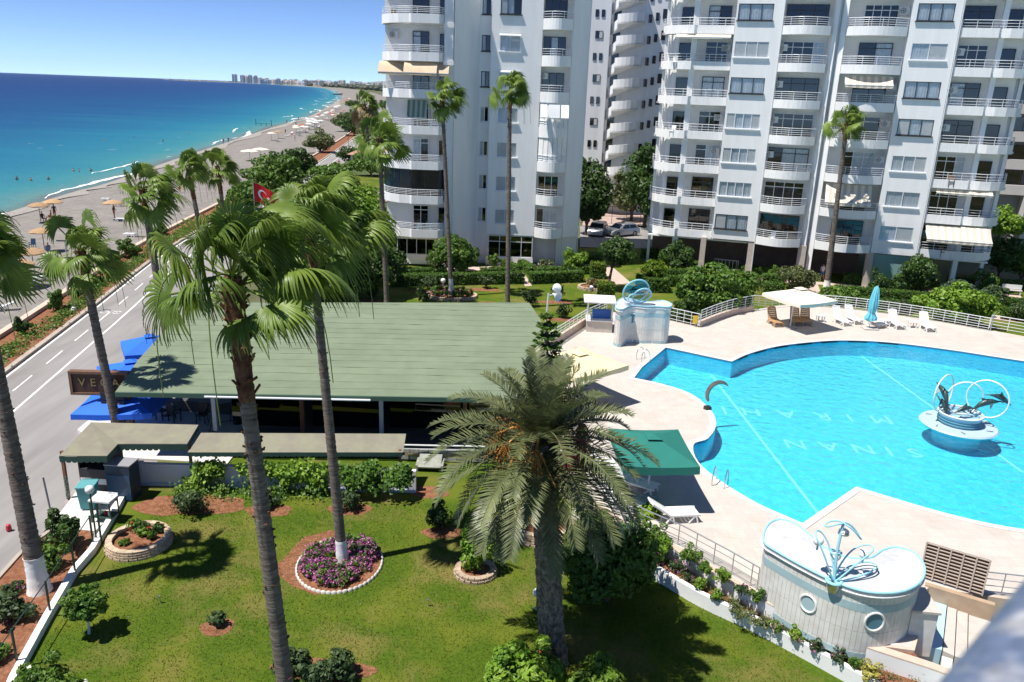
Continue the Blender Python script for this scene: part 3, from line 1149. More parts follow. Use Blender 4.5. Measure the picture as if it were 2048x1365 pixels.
def glazing(parent, name, x, y, z, w, h, n=3, frame=None, fills='ccc', sill=True, rz=0.0, transom=0.0, dep=0.1, back=0.05, fw=0.06):
    """window or balcony door: frame part with pane and curtain sub-parts"""
    frame = frame or M_FRAMEW
    if name == 'balcony_door':
        fills = fills.replace('b', 'd')
    w, h = round(w, 3), round(h, 3)

    def mk():
        b = MB()
        b.box(0, w, -dep / 2, dep / 2, 0, fw).box(0, w, -dep / 2, dep / 2, h - fw, h)
        for i in range(n + 1):
            xx = (w - fw) * i / n
            b.box(xx, xx + fw, -dep / 2 + 0.004, dep / 2 - 0.004, fw, h - fw)
        if transom:
            b.box(fw, w - fw, -dep / 2 + 0.008, dep / 2 - 0.008, h - transom - fw, h - transom)
        if sill:
            b.box(-0.08, w + 0.08, -dep / 2 - 0.14, dep / 2 - 0.01, -0.09, -0.002)
        return b.mesh(name, frame)
    f = put(name, cached(('frame', name, w, h, n, frame.name, sill, transom, dep, fw), mk), parent, (x, y, z), rz)
    pw = (w - fw) / n - fw
    for i in range(n):
        px = (w - fw) * i / n + fw
        fill = fills[i % len(fills)]
        gm = M_GLASSD if fill == 'd' else M_GLASS
        put('pane', cached(('pane', round(pw, 3), h, fill == 'd'), lambda: MB().box(0, pw, -0.006, 0.006, fw, h - fw).mesh('pane', gm)), f, (px, 0, 0))
        if fill == 'c':
            put('curtain', cached(('curt', round(pw, 2), h), lambda: pleats(pw, h - 2 * fw).mesh('curtain', M_CURT)), f, (px, back, fw))
        elif fill == 'b':
            put('blind', cached(('blind', round(pw, 2), h), lambda: MB().box(0, pw, -0.01, 0.01, 0, h - 2 * fw).mesh('blind', M_BLIND)), f, (px, back - .04, fw))
        elif fill == 'h':
            put('curtain', cached(('hcurt', round(pw, 2), h), lambda: pleats(pw * 0.5, h - 2 * fw).mesh('curtain', M_CURT)), f, (px, back, fw))
    return f


def balcony(parent, path, yback, z, ph=0.74, rail=0.62, rails=3, mt=None, step=1.1, rail_mt=None, rail_inset=0.06):
    mt = mt or M_WHITE2
    b = MB()
    b.wall(path, 0.13, z, z + ph)
    inner = [(p[0], p[1] + 0.02) for p in path]
    slab = [(path[0][0] + .02, yback)] + [(p[0], p[1] + 0.03) for p in path] + [(path[-1][0] - .02, yback)]
    b.prism(slab, z + 0.015, z + 0.17)
    o = b.build('balcony', mt, parent)
    rp_ = [(p[0], p[1] + rail_inset) for p in path]
    railing('railing', rp_, z + ph, rail, rail_mt or M_RAIL, o, rails=rails, step=step, r=0.024, low=0.14)
    return o


def aircon(parent, x, y, z, w=0.8):
    def mk():
        b = MB().box(-w / 2, w / 2, -0.16, 0.16, 0, 0.55)
        b.mi = 1
        b.tube([(-.12 + 0.21 * math.cos(t), -0.165, .28 + 0.21 * math.sin(t)) for t in np.linspace(0, 6.28, 15)[:-1]], 0.018, 4, closed=True)
        for k in range(4):
            a = k * 0.785
            b.bar((-.12 - .2 * math.cos(a), -.165, .28 - .2 * math.sin(a)), (-.12 + .2 * math.cos(a), -.165, .28 + .2 * math.sin(a)), .02)
        return b.mesh('air_conditioner', [mat('ac_white', (0.66, 0.66, 0.64), 0.5), M_BLACK])
    return put('air_conditioner', cached('ac', mk), parent, (x, y, z))


def awning(parent, x0, x1, y, z, out, drop, m1, m2=None, valance=0.22, sag=0.1, band=0.28):
    """pull-out cloth awning fixed at height z on plane y, falling towards the front"""
    n = max(4, int((x1 - x0) / band))
    rows = 7
    b = MB()
    vs = []
    for i in range(n + 1):
        f = i / n
        x = x0 + (x1 - x0) * f
        for r_ in range(rows):
            t = r_ / (rows - 1)
            vs.append((x, y - out * t, z - drop * t - sag * math.sin(math.pi * t) - 0.05 * math.sin(f * math.pi) * t))
        vs.append((x, y - out - 0.01, z - drop - 0.05 * math.sin(f * math.pi) - valance + 0.03 * math.sin(i * 3.1)))
    o = len(b.V)
    b.V += vs
    q = rows + 1
    for i in range(n):
        for r_ in range(rows):
            b.F.append((i * q + r_, i * q + r_ + 1, (i + 1) * q + r_ + 1, (i + 1) * q + r_))
            b.M.append(i % 2 if m2 else 0)
    b.mi = 0
    me = bpy.data.meshes.new('awning')
    me.from_pydata(b.V, [], b.F)
    for mm in ([m1, m2] if m2 else [m1]):
        me.materials.append(mm)
    me.polygons.foreach_set('material_index', b.M)
    aw = link('awning', me, parent)
    MB().bar((x0, y - out, z - drop - .02), (x1, y - out, z - drop - .02), .05).bar((x0 + .05, y - .02, z - .5), (x0 + .05, y - out, z - drop), .03).bar((x1 - .05, y - .02, z - .5), (x1 - .05, y - out, z - drop), .03).build('awning_frame', M_RAIL, aw)
    return aw


def wall_col(b, x0, x1, y0, y1, wx0, wx1, opens, zb, zt):
    """wall strip with one opening a storey"""
    b.box(x0, wx0, y0, y1, zb, zt)
    b.box(wx1, x1, y0, y1, zb, zt)
    z = zb
    for a, c in opens:
        if a > z:
            b.box(wx0, wx1, y0 + .003, y1, z, a)
        z = c
    b.box(wx0, wx1, y0 + .003, y1, z, zt)


M_CREAM = mat('cream_canvas', (0.74, 0.68, 0.55), 0.85, var=0.06, scale=2)
M_BEIGE = mat('beige_canvas', (0.62, 0.48, 0.33), 0.85, var=0.1, scale=2)
M_STRIPE = mat('taupe_stripe', (0.52, 0.46, 0.39), 0.85)
M_STRIPEG = mat('green_stripe', (0.10, 0.19, 0.18), 0.85)
M_CONCBR = mat('brown_cladding', (0.20, 0.13, 0.11), 0.8, var=0.2, scale=1.5)
FH = 3.05
TOPK = 9
ZT = 0.1 + FH * TOPK

# ---- right-hand block --------------------------------------------------------------------------------
B2 = thing('apartment_block', 'white apartment block with rounded balconies standing beyond the pool', 'building', (18.8, 75.25, 0), R(-16.5))
wb = MB()
op = [(1.23 + FH * k, 2.58 + FH * k) for k in range(1, TOPK)]
wall_col(wb, -0.25, 3.68, 0, 0.3, -0.1, 2.85, op, 3.3, ZT)
op2 = [(1.33 + FH * k, 2.68 + FH * k) for k in range(1, TOPK)]
wall_col(wb, 13.8, 17.55, 0, 0.3, 14.22, 17.0, op2, 3.2, ZT)
wb.box(-0.25, 0.02, 0.3, 2.3, 3.3, ZT).box(3.4, 3.7, 0.3, 2.3, 3.3, ZT)        # returns of the window bays
wb.box(13.8, 14.05, 0.3, 2.3, 3.2, ZT).box(17.3, 17.56, 0.3, 2.3, 3.2, ZT)
wb.build('wall', M_WHITE, B2)
gw = MB()
gw.prism([(7.75, 0.9), (7.9, 0.35), (8.25, 0.2), (8.35, 2.4), (7.75, 2.4)], 0, ZT).prism([(8.4, 1.3), (8.55, 0.5), (8.95, 0.3), (9.0, 2.4), (8.4, 2.4)], 0, ZT).box(8.3, 8.45, .9, 2.3, 0, ZT)
gw.build('fluted_pier', M_WHITE, B2)
bw = MB()
bw.box(-5.2, -0.25, 2.3, 2.5, 3.1, ZT).box(3.7, 7.75, 1.7, 1.9, 3.1, ZT).box(9.0, 13.8, 1.7, 1.9, 3.1, ZT).box(17.56, 23.0, 2.1, 2.3, 3.1, ZT)
bw.build('loggia_wall', mat('loggia_wall_paint', (0.78, 0.765, 0.75), 0.9, var=0.06, scale=0.6), B2)
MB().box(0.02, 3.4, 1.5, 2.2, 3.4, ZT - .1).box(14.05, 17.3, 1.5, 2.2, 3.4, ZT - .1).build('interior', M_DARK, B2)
body = MB().prism([(-5.6, 2.52), (23.2, 2.52), (24.2, 5.0), (24.2, 15), (-6.6, 15), (-6.6, 4.2)], 3.1, ZT)
body.build('rear_block', M_WHITE, B2)
cols = MB()
for k in range(1, TOPK):
    pass
pc = MB()
pc.box(-3.95, -3.45, 0.75, 1.3, 0, ZT)
pc.build('pillar', M_WHITE, B2)
MB().box(-6.55, -6.3, 2.6, 2.9, 0, ZT).build('pillar', M_WHITE, B2)
MB().box(20.75, 21.15, 0.7, 1.2, 0, ZT).build('pillar', M_WHITE, B2)
MB().box(23.3, 23.6, 2.2, 2.6, 0, ZT).build('pillar', M_WHITE, B2)
# ground floor: open pilotis in deep shade
for x, w in ((-0.95, .5), (3.45, .55), (8.0, .7), (13.85, .6), (17.4, .4)):
    MB().box(x - w / 2, x + w / 2, 0.05, 0.75, 0, 3.3).box(x - w / 2 - .02, x + w / 2 + .02, 0.03, .77, 0, 1.0).build('column', [mat('column_stone', (0.5, 0.43, 0.39), 0.8, var=0.1, scale=3)], B2)
MB().box(-6.4, 13.5, 5.2, 5.5, 0, 3.2).build('ground_floor_wall', M_CONCBR, B2)
MB().box(-6.4, 23.5, 0.8, 5.2, 2.95, 3.09).build('soffit', M_WHITE, B2)
sf = MB().box(14.2, 17.2, .25, .3, 0.25, 3.1)
sf.build('shop_glass', mat('green_glass_panel', (0.22, 0.36, 0.36), 0.12, spec=0.6), B2)
MB().box(17.6, 20.6, 1.2, 1.3, 0.0, 2.95).build('shop_glass', mat('olive_glass', (0.16, 0.16, 0.1), 0.15, spec=0.6), B2)
for x in (3.72, 17.62):
    MB().tube([(x, -0.06, 0.3), (x, -0.06, ZT)], 0.05, 6).build('drainpipe', M_RAIL, B2)

pathA = [(-6.85, 3.4), (-6.75, 2.6), (-6.4, 1.8), (-5.8, 1.1), (-5.0, 0.55), (-4.3, 0.3), (-3.75, 0.22), (-3.7, 0.45), (-3.6, 0.48), (-0.3, 0.48)]
bowB = [(3.75, 0.25)] + [(3.8 + 3.9 * i / 10, -0.15 - 0.8 * math.sin(math.pi * i / 10)) for i in range(11)] + [(7.72, 0.25)]
bowC = [(8.97, 0.4)] + [(9.0 + 4.7 * i / 12, -0.1 - 0.85 * math.sin(math.pi * i / 12)) for i in range(13)] + [(13.75, 0.25)]
pathD = [(17.75, 0.05), (20.55, 0.05), (20.6, 0.3), (21.4, 0.12), (22.3, 0.25), (23.1, 0.7), (23.7, 1.5), (23.95, 2.5), (24.0, 3.2)]
frames = {1: 'd', 2: 'w', 3: 'w', 4: 'w', 5: 'd', 6: 'w', 7: 'd', 8: 'd'}
fillsW = {1: 'bcc', 2: 'cccc', 3: 'bccb', 4: 'bccb', 5: 'ccc', 6: 'bbb', 7: 'ccc', 8: 'ccd'}
fillsW2 = {1: 'cb', 2: 'cc', 3: 'ccb', 4: 'bcb', 5: 'ccc', 6: 'cb', 7: 'ccc', 8: 'ccc'}
fr = lambda c: M_FRAMED if c == 'd' else M_FRAMEW
doorsA = {1: ('d', 'dd'), 2: ('d', 'db'), 3: ('w', 'bc'), 4: ('w', 'dd'), 5: ('d', 'cc'), 6: ('w', 'bb'), 7: ('d', 'cb'), 8: ('d', 'cd')}
doorsB = {1: ('d', 'ddd'), 2: ('w', 'dbbd'), 3: ('d', 'dcc'), 4: ('w', 'bbbb'), 5: ('d', 'bdd'), 6: ('w', 'bddc'), 7: ('d', 'dbd'), 8: ('d', 'ddd')}
doorsC = {1: ('d', 'ddd'), 2: ('d', 'ddd'), 3: ('w', 'dcc'), 4: ('w', 'bb'), 5: ('d', 'dd'), 6: ('d', 'bc'), 7: ('w', 'dddd'), 8: ('d', 'dd')}
doorsD = {1: ('d', 'dd'), 2: ('w', 'ddd'), 3: ('w', 'dbc'), 4: ('d', 'bb'), 5: ('d', 'cd'), 6: ('w', 'dbd'), 7: ('d', 'dd'), 8: ('d', 'dd')}
for k in range(1, TOPK):
    z = 0.1 + FH * k
    ph = [.7, .78, .74][k % 3]
    balcony(B2, pathA, 2.4, z, rails=3, rail=0.6)
    balcony(B2, bowB, 1.75, z, rails=4, rail=0.66)
    balcony(B2, bowC, 1.75, z, rails=4, rail=0.66)
    balcony(B2, pathD, 2.2, z + 0.02, rails=3, rail=0.6)
    glazing(B2, 'window', -0.1, 0.05, 1.23 + FH * k, 2.95, 1.35, len(fillsW[k]), fr(frames[k]), fillsW[k])
    f2 = {1: 'w', 2: 'w', 3: 'w', 4: 'd', 5: 'd', 6: 'w', 7: 'd', 8: 'd'}[k]
    glazing(B2, 'window', 14.22, 0.05, 1.33 + FH * k, 2.78, 1.35, len(fillsW2[k]), fr(f2), fillsW2[k])
    d = doorsA[k]
    glazing(B2, 'balcony_door', -2.75, 2.22, z + .17, 2.0, 2.35, len(d[1]), fr(d[0]), d[1], sill=False, transom=0.45, back=.04)
    d = doorsB[k]
    glazing(B2, 'balcony_door', 3.95, 1.62, z + .17, 3.5, 2.45, len(d[1]), fr(d[0]), d[1], sill=False, transom=0.45, back=.04)
    d = doorsC[k]
    glazing(B2, 'balcony_door', 10.3, 1.62, z + .17, 2.7, 2.45, len(d[1]), fr(d[0]), d[1], sill=False, transom=0.42, back=.04)
    d = doorsD[k]
    glazing(B2, 'balcony_door', 18.1, 2.02, z + .17, 2.3, 2.45, len(d[1]), fr(d[0]), d[1], sill=False, transom=0.4, back=.04)
    glazing(B2, 'balcony_door', -5.15, 2.24, z + .17, 1.1, 2.2, 1, fr('d'), 'd', sill=False, back=.04)
    glazing(B2, 'balcony_door', 21.4, 2.03, z + .17, 1.1, 2.2, 1, fr('d'), 'd', sill=False, back=.04)
    if k in (3, 4, 6):
        aircon(B2, -0.9, 2.1, z + 1.7)
    if k in (3, 4, 5, 6):
        aircon(B2, 4.0, 0.75, z + 1.75)
    if k in (3, 4, 5, 7):
        aircon(B2, 13.35, 0.9, z + 1.8)
    if k in (4, 6, 5):
        aircon(B2, 18.0, .8, z + 1.7)
awning(B2, -5.3, -0.5, 0.4, 0.1 + FH * 7 - .05, 0.55, 0.25, M_CREAM, valance=.1)
awning(B2, 4.0, 7.6, 0.0, 0.1 + FH * 9 - .1, 1.3, 0.9, M_CREAM)
awning(B2, 9.4, 13.2, 0.0, 0.1 + FH * 6 - .15, 1.3, 0.75, M_CREAM, M_STRIPE)
awning(B2, 9.2, 13.0, 0.0, 0.1 + FH * 3 - .15, 1.5, 1.5, M_CREAM, M_STRIPE)
awning(B2, 17.9, 23.0, 0.2, 0.1 + FH * 2 - .15, 1.6, 1.0, M_CREAM, M_STRIPE)
awning(B2, 18.2, 22.6, 0.3, 0.1 + FH * 3 - .12, 0.5, 0.2, M_CREAM, M_STRIPE, valance=.12)


def chair_plain(parent, x, y, z, mt, rz=0, s=1.0):
    b = MB()
    b.obox((0, 0, .44), .44, .44, .04).obox((0, .21, .7), .44, .035, .5, rx=-.15)
    for i in (-1, 1):
        for j in (-1, 1):
            b.bar((i * .19, j * .19, 0), (i * .19, j * .19, .44), .035)
    return put('chair', cached(('chair', mt.name), lambda: b.mesh('chair', mt)), parent, (x, y, z), rz)


# balcony furniture that shows above the rails (each its own thing)
def furn(B, label, x, y, z, rz, mt, grp='chairs on the apartment balconies'):
    p = B.matrix_world_local @ Vector((x, y, z)) if hasattr(B, 'matrix_world_local') else Matrix.Translation(B.location) @ B.rotation_euler.to_matrix().to_4x4() @ Vector((x, y, z))
    o = link('balcony_chair', chair_mesh(mt))
    o.location = p
    o.rotation_euler = (0, 0, B.rotation_euler.z + rz)
    return props(o, label, 'chair', grp)


def chair_mesh(mt):
    def mk():
        b = MB()
        b.obox((0, 0, .44), .46, .44, .05).obox((0, .21, .72), .46, .04, .52, rx=-.15)
        for i in (-1, 1):
            b.bar((i * .22, -.2, .64), (i * .22, .2, .64), .04)
            for j in (-1, 1):
                b.bar((i * .2, j * .19, 0), (i * .21, j * .2, .64 if j < 0 else .5), .04)
        return b.mesh('balcony_chair', mt)
    return cached(('bchair', mt.name), mk)


M_WPLAS = mat('white_plastic', (0.80, 0.80, 0.79), 0.35, spec=0.4)
M_RATTAN = mat('brown_rattan', (0.16, 0.09, 0.05), 0.7, var=0.2, scale=20)
M_TEALP = mat('mint_plastic', (0.45, 0.62, 0.6), 0.4)

# ---- left-hand block ---------------------------------------------------------------------------------
B1 = thing('apartment_block', 'white apartment block with a bay of small round balconies left of centre', 'building', (0, 74.8, 0), 0)
Z1 = lambda k: -0.17 + FH * k
ZT1 = Z1(TOPK)
wb = MB()
op = [(0.98 + FH * k, 2.32 + FH * k) for k in range(1, TOPK)]
wall_col(wb, -2.8, 1.68, 0, 0.3, -2.06, -0.22, op, 2.95, ZT1)
wb.box(-2.8, -2.5, 0.3, 1.2, 0, ZT1)
wb.box(1.4, 1.68, 0.3, 1.3, 0, ZT1)
wall_col(wb, -3.95, -2.8, 0.9, 1.2, -3.68, -2.92, op, 0, ZT1)
wb.prism([(-5.9, -1.7), (-3.9, 0.85), (-3.95, 1.2), (-6.2, -1.2)], 0, ZT1)                   # slanting wall
wb.prism([(4.3, 0.35), (5.95, 1.55), (5.95, 8), (4.3, 8)], 2.85, ZT1)                        # right-hand wall
wb.prism([(3.9, 1.25), (5.3, 1.6), (5.3, 8), (3.9, 8)], 0, 2.86)
wb.build('wall', M_WHITE, B1)
MB().box(-6.62, -5.95, -1.85, -0.2, 0, Z1(6)).box(-6.74, -5.99, -2.1, -0.2, Z1(6), ZT1).box(-6.8, -5.93, -2.2, -.2, Z1(6) - .25, Z1(6) + .12).box(-6.8, -5.93, -2.2, -.2, Z1(7) - .25, Z1(7) + .12).build('corner_pier', M_WHITE2, B1)
MB().box(-12.2, -6.6, 0.3, 0.5, 0.2, ZT1).box(1.7, 4.4, 1.2, 1.4, 2.9, ZT1).build('loggia_wall', MATS['loggia_wall_paint'], B1)
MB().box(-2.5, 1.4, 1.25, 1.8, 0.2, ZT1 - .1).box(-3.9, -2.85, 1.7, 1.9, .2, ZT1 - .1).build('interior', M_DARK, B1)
MB().prism([(-12.2, 0.52), (-6.2, 0.52), (-3.95, 2.0), (4.3, 2.0), (5.9, 2.0), (5.9, 13), (-12.2, 13)], 0, ZT1).build('rear_block', M_WHITE, B1)
MB().tube([(4.36, 0.1, 0.3), (4.36, .1, ZT1)], 0.05, 6).build('drainpipe', M_RAIL, B1)
MB().tube([(5.93, 1.3, 0.3), (5.93, 1.3, ZT1)], 0.045, 6).build('drainpipe', M_RAIL, B1)
pathL = [(-12.55, 1.3), (-12.5, 0.4), (-12.2, -0.6), (-11.6, -1.5), (-10.7, -2.15), (-9.7, -2.42), (-9.6, -2.62), (-9.5, -2.66), (-7.15, -2.6), (-6.75, -1.9)]
bowR = [(1.68, 0.1)] + [(1.75 + 2.55 * i / 10, -0.1 - 0.75 * math.sin(math.pi * i / 10)) for i in range(11)] + [(4.32, 0.3)]
for k in range(1, TOPK):
    z = Z1(k)
    balcony(B1, pathL, 0.5, z, ph=0.74, rails=4, rail=0.55, step=1.2)
    balcony(B1, bowR, 1.3, z, ph=0.92, rails=3, rail=0.55)
    glazing(B1, 'window', -2.06, 0.05, 0.98 + FH * k, 1.84, 1.34, 2 if k not in (7,) else 3, fr('d' if k == 7 else 'w'), {7: 'bcd', 6: 'cb', 4: 'cb', 3: 'bb', 2: 'bc', 1: 'bb', 5: 'cb', 8: 'bb'}[k])
    glazing(B1, 'window', -3.68, 1.0, 0.98 + FH * k, 0.76, 1.34, 2, fr('d' if k >= 5 else 'w'), 'cd' if k % 2 else 'bd')
    if k != 2:
        glazing(B1, 'balcony_door', -9.75, 0.22, z + .17, 1.45, 2.4, 2, fr('d' if k > 4 else 'w'), {1: 'dd', 3: 'cd', 4: 'bb', 5: 'db', 6: 'cd', 7: 'dd', 8: 'dd'}[k], sill=False, transom=.4, back=.04)
    glazing(B1, 'window', -7.35, 0.22, z + 1.0, .6, 1.4, 1, fr('d'), 'd', sill=False, back=.04)
    if k not in (3, 4):
        glazing(B1, 'balcony_door', 1.85, 1.12, z + .17, 1.95, 2.4, 3, fr('d' if k > 4 else 'w'), {1: 'dcc', 2: 'bbd', 5: 'ddd', 6: 'bcb', 7: 'dbb', 8: 'ddd'}[k], sill=False, back=.04)
aircon(B1, -11.4, 0.1, Z1(6) + 1.9)
aircon(B1, 1.95, 0.9, Z1(5) + 2.0)
# second-floor balcony closed with dark glass sheets
for a, c in zip(pathL[1:-1], pathL[2:]):
    d = math.hypot(c[0] - a[0], c[1] - a[1])
    if d < 0.3:
        continue
    n = max(1, int(d / 0.8))
    for i in range(n):
        p = [a[0] + (c[0] - a[0]) * (i + .02) / n, a[1] + (c[1] - a[1]) * (i + .02) / n + .2]
        q = [a[0] + (c[0] - a[0]) * (i + .98) / n, a[1] + (c[1] - a[1]) * (i + .98) / n + .2]
        MB().bar((p[0], p[1], (Z1(2) + .74 + Z1(3)) / 2), (q[0], q[1], (Z1(2) + .74 + Z1(3)) / 2), .02, Z1(3) - Z1(2) - .74).build('glass_sheet', mat('black_glass', (0.012, 0.014, 0.017), 0.1, spec=0.5), B1)
# closed small balcony on floors 3 and 4, white shutters and little awnings
for k in (3, 4):
    for i in range(6):
        a, c = bowR[1 + i], bowR[2 + i]
        a = (1.75 + 2.55 * i / 6, -0.1 - .75 * math.sin(math.pi * i / 6) + .12)
        c = (1.75 + 2.55 * (i + 1) / 6, -0.1 - .75 * math.sin(math.pi * (i + 1) / 6) + .12)
        zc = (Z1(k) + .92 + Z1(k + 1)) / 2
        MB().bar((a[0] + .02, a[1], zc), (c[0] - .02, c[1], zc), .03, Z1(k + 1) - Z1(k) - .92).build('shutter_panel', M_CURT, B1)
for x0, x1, y, o_ in ((1.75, 2.35, -.75, .5), (2.5, 3.5, -.95, .35), (3.6, 4.3, -.75, .6)):
    awning(B1, x0, x1, y, Z1(5) - .15, o_, 1.1, mat('white_canvas', (0.78, 0.79, 0.8), 0.85), valance=.05, sag=-.05)
for x0, x1, y in ((-12.5, -10.2, -1.3), (-10.15, -7.3, -2.35), (-7.25, -6.3, -2.0)):
    awning(B1, x0, x1, y + .3, Z1(6) - .05, 1.0, 0.9, M_BEIGE, valance=.18, sag=-.16)
awning(B1, -10.2, -8.4, 0.1, Z1(5) - .2, .7, 1.5, M_STRIPEG, mat('pale_green_stripe', (0.3, 0.38, 0.36), .85), valance=.05, band=.2)
awning(B1, -2.1, -0.2, -.05, 2.45 + FH * 6, .2, .16, M_WPLAS, valance=.04)
awning(B1, -2.1, -0.2, -.05, 2.45 + FH * 5, .2, .16, M_WPLAS, valance=.04)
# ground floor
gfw = MB().box(-12.0, -7.4, -1.6, -1.45, 0.2, 1.1).box(-12.0, -7.4, -1.6, -1.45, 2.6, 2.9)
gfw.box(-7.4, -6.6, -1.6, -1.45, .2, 2.9).box(-2.8, 1.68, -0.0, .14, 0, 0.85)
gfw.build('ground_floor_wall', M_WHITE, B1)
glazing(B1, 'window', -11.9, -1.52, 1.1, 4.5, 1.5, 5, M_FRAMEW, 'ddddd', sill=False)
glazing(B1, 'window', -2.6, 0.08, 0.85, 4.2, 2.05, 4, M_FRAMEW, 'dddd', sill=False, transom=.55)
glazing(B1, 'window', -3.75, 1.0, 0.85, .85, 2.0, 2, M_FRAMEW, 'dd', sill=False, transom=.5)
for i, (x, y) in enumerate(((-9.0, -1.5), (-8.3, -1.2), (-7.7, -1.6))):
    furn(B1, 'mint plastic chair on the lowest left balcony of the centre-left block', x, y, Z1(1) + .17, random.uniform(-1, 1), M_TEALP)
furn(B1, 'brown chair on the top visible left balcony of the centre-left block', -11.2, -.9, Z1(7) + .17, .4, M_RATTAN)
for x, k in ((10.2, 1), (12.3, 1), (19.2, 3), (19.6, 1), (5.0, 3)):
    furn(B2, 'brown rattan chair on a balcony of the block beyond the pool', x, 0.2, 0.1 + FH * k + .17, random.uniform(-1, 1), M_RATTAN)
for x, k in ((-5.3, 6), (5.2, 1), (-4.9, 4)):
    furn(B2, 'white chair on a balcony of the block beyond the pool', x, 0.7 if x < 0 else 0, 0.1 + FH * k + .17, random.uniform(-1, 1), M_WPLAS)

# ---- tall block seen between the two -----------------------------------------------------------------------
Y3 = 112.0
xl, xr = at_y(1172, 200, Y3).x, at_y(1420, 200, Y3).x
B3 = thing('apartment_block', 'tall white block with a column of swirling round balconies seen between the other two', 'building', (xl, Y3, 0), R(-4))
k3 = [at_y(1250, 51 + 43.2 * i, Y3).z for i in range(-1, 9)]
ztop3 = k3[0] + 3.5
W3 = xr - xl
MB().box(0, 2.6, 0, 10, 0, ztop3).box(2.6, 3.0, 1.2, 10, 0, ztop3).box(3.0, W3, 1.6, 10, 0, ztop3).build('wall', M_WHITE, B3)
for i, z in enumerate(k3):
    cx = 5.0
    path = [(2.75, 1.2), (2.9, 0.6), (3.5, -0.3)] + arc(cx, 0.35, 1.9, 215, 350, 8, 1.5) + [(7.1, 1.5)]
    zs0 = [z - 1.2, z - 1.1, z - .55] + [z + 0.05 * j for j in range(9)] + [z + .3]
    zs1 = [a + 1.25 for a in zs0]
    b = MB().wall(path, 0.15, zs0, zs1)
    b.prism([(2.8, 1.6)] + path + [(7.0, 1.6)], [z - 1.1] + [a + .02 for a in zs0] + [z + .2], [z - .95] + [a + .2 for a in zs0] + [z + .35])
    b.build('balcony', M_WHITE2, B3)
    glazing(B3, 'balcony_door', 3.1, 1.58, z + .2, .9, 2.0, 1, M_FRAMED, 'd', sill=False, back=.03)
    for x, w, h in ((0.55, .45, .9), (1.35, .45, .9)) if i % 2 else ((0.7, 1.0, .95),):
        glazing(B3, 'window', x, -0.02, z + .9, w, h, 1 if w < .8 else 2, M_FRAMED, 'd' if w < .8 else 'db', sill=False, back=.012)
    for x, w in ((7.6, .45), (8.5, .45), (9.4, .9)):
        glazing(B3, 'window', x, 1.55, z + .5 + (x - 7.6) * .3, w, 1.0 if w < .8 else 1.2, 1 if w < .8 else 2, M_FRAMED, 'd', sill=False, back=.012)

# ---- block at the right edge ---------------------------------------------------------------------------------
Y4 = 96.0
B4 = thing('apartment_block', 'banded white block with dark windows at the right edge behind the trees', 'building', (at_y(1960, 250, Y4).x, Y4, 0), R(-12))
zl = [at_y(2010, v, Y4).z for v in (385, 335, 280, 225, 165, 110, 50, -10)]
M_PALEP = mat('pale_pink_render', (0.60, 0.55, 0.52), 0.9, var=0.06, scale=.5)
for i, z in enumerate(zl):
    MB().box(0, 16, -0.7, 3, z - .1, z + 1.0).build('floor_band', M_PALEP, B4)
    for j in range(5):
        glazing(B4, 'window', 0.7 + 3.0 * j, 0.5, z + 1.02, 2.0, 1.6, 2, M_FRAMED, 'd', sill=False, back=.03)
for x in (0.1, 3.0, 6.0, 9, 12):
    MB().box(x, x + .35, -0.72, .4, 0, zl[-1] + 3).build('column', M_PALEP, B4)
MB().box(0, 16, 0.6, 12, 0, zl[-1] + 3).build('rear_block', mat('grey_render', (0.3, 0.29, 0.29), .9), B4)
# low white building at the right edge
LB = thing('low_outbuilding', 'low white flat-roofed outbuilding at the right edge behind the hedges', 'building', tuple(at(2050, 508)), R(-14))
MB().box(-1.0, 8, 0, 4, 0, 2.6).build('wall', mat('pale_shade_wall', (0.6, 0.6, 0.6), .9, var=.05), LB)
MB().box(-1.3, 8.3, -.4, 4.3, 2.6, 2.8).build('roof', M_WHITE2, LB)
glazing(LB, 'door', 1.2, -.03, 0, .9, 2.1, 1, M_FRAMEW, 'd', sill=False)

# ---- far city on the bay -----------------------------------------------------------------------------------------
M_CITY = [mat('far_facade_%s' % 'abc'[i], c, 0.9, objvar=0.2) for i, c in enumerate([(0.72, 0.68, 0.65), (0.55, 0.55, 0.6), (0.75, 0.62, 0.55)])]
M_CITYW = mat('far_window_band', (0.12, 0.13, 0.16), .5)


def far_tower(u, base_v, d, w, h, label, group, cat='tower'):
    dd = sight(u, base_v)
    t = d / dd.y
    o = thing('far_tower' if h > 45 else 'far_building', label, cat, (t * dd.x, d, -0.2), random.uniform(-.3, .3), group)
    key = (round(w), round(h))
    def mk():
        b = MB().box(-w / 2, w / 2, -w / 2, w / 2, 0, h).box(-w / 5, w / 5, -w / 5, w / 5, h, h + 3)
        return b.mesh('shaft', random.choice(M_CITY))
    put('shaft', mk(), o, (0, 0, 0))
    bb = MB()
    for f in range(1, int(h / 6)):
        bb.box(-w / 2 + 1.5, -w / 8, -w / 2 - .3, -w / 2 + .5, f * 6, f * 6 + 2.6).box(w / 8, w / 2 - 1.5, -w / 2 - .3, -w / 2 + .5, f * 6, f * 6 + 2.6)
    if bb.V:
        bb.build('window_rows', M_CITYW, o)
    return o


for u, w, h in ((470, 30, 54), (486, 26, 50), (493, 22, 46), (501, 24, 52), (507, 20, 42), (512, 22, 50), (520, 22, 38)):
    far_tower(u, 165, 5600, w, h, 'pale high-rise in the tall group at the left end of the far city', 'high-rises at the head of the bay')
for i in range(120):
    u = random.uniform(524, 790)
    d = random.uniform(4600, 6200)
    far_tower(u, 165, d, random.uniform(16, 34), random.uniform(14, 36) * (1.15 if random.random() < .2 else 1), 'small pale apartment building in the far city skyline', 'buildings of the far city', 'building')
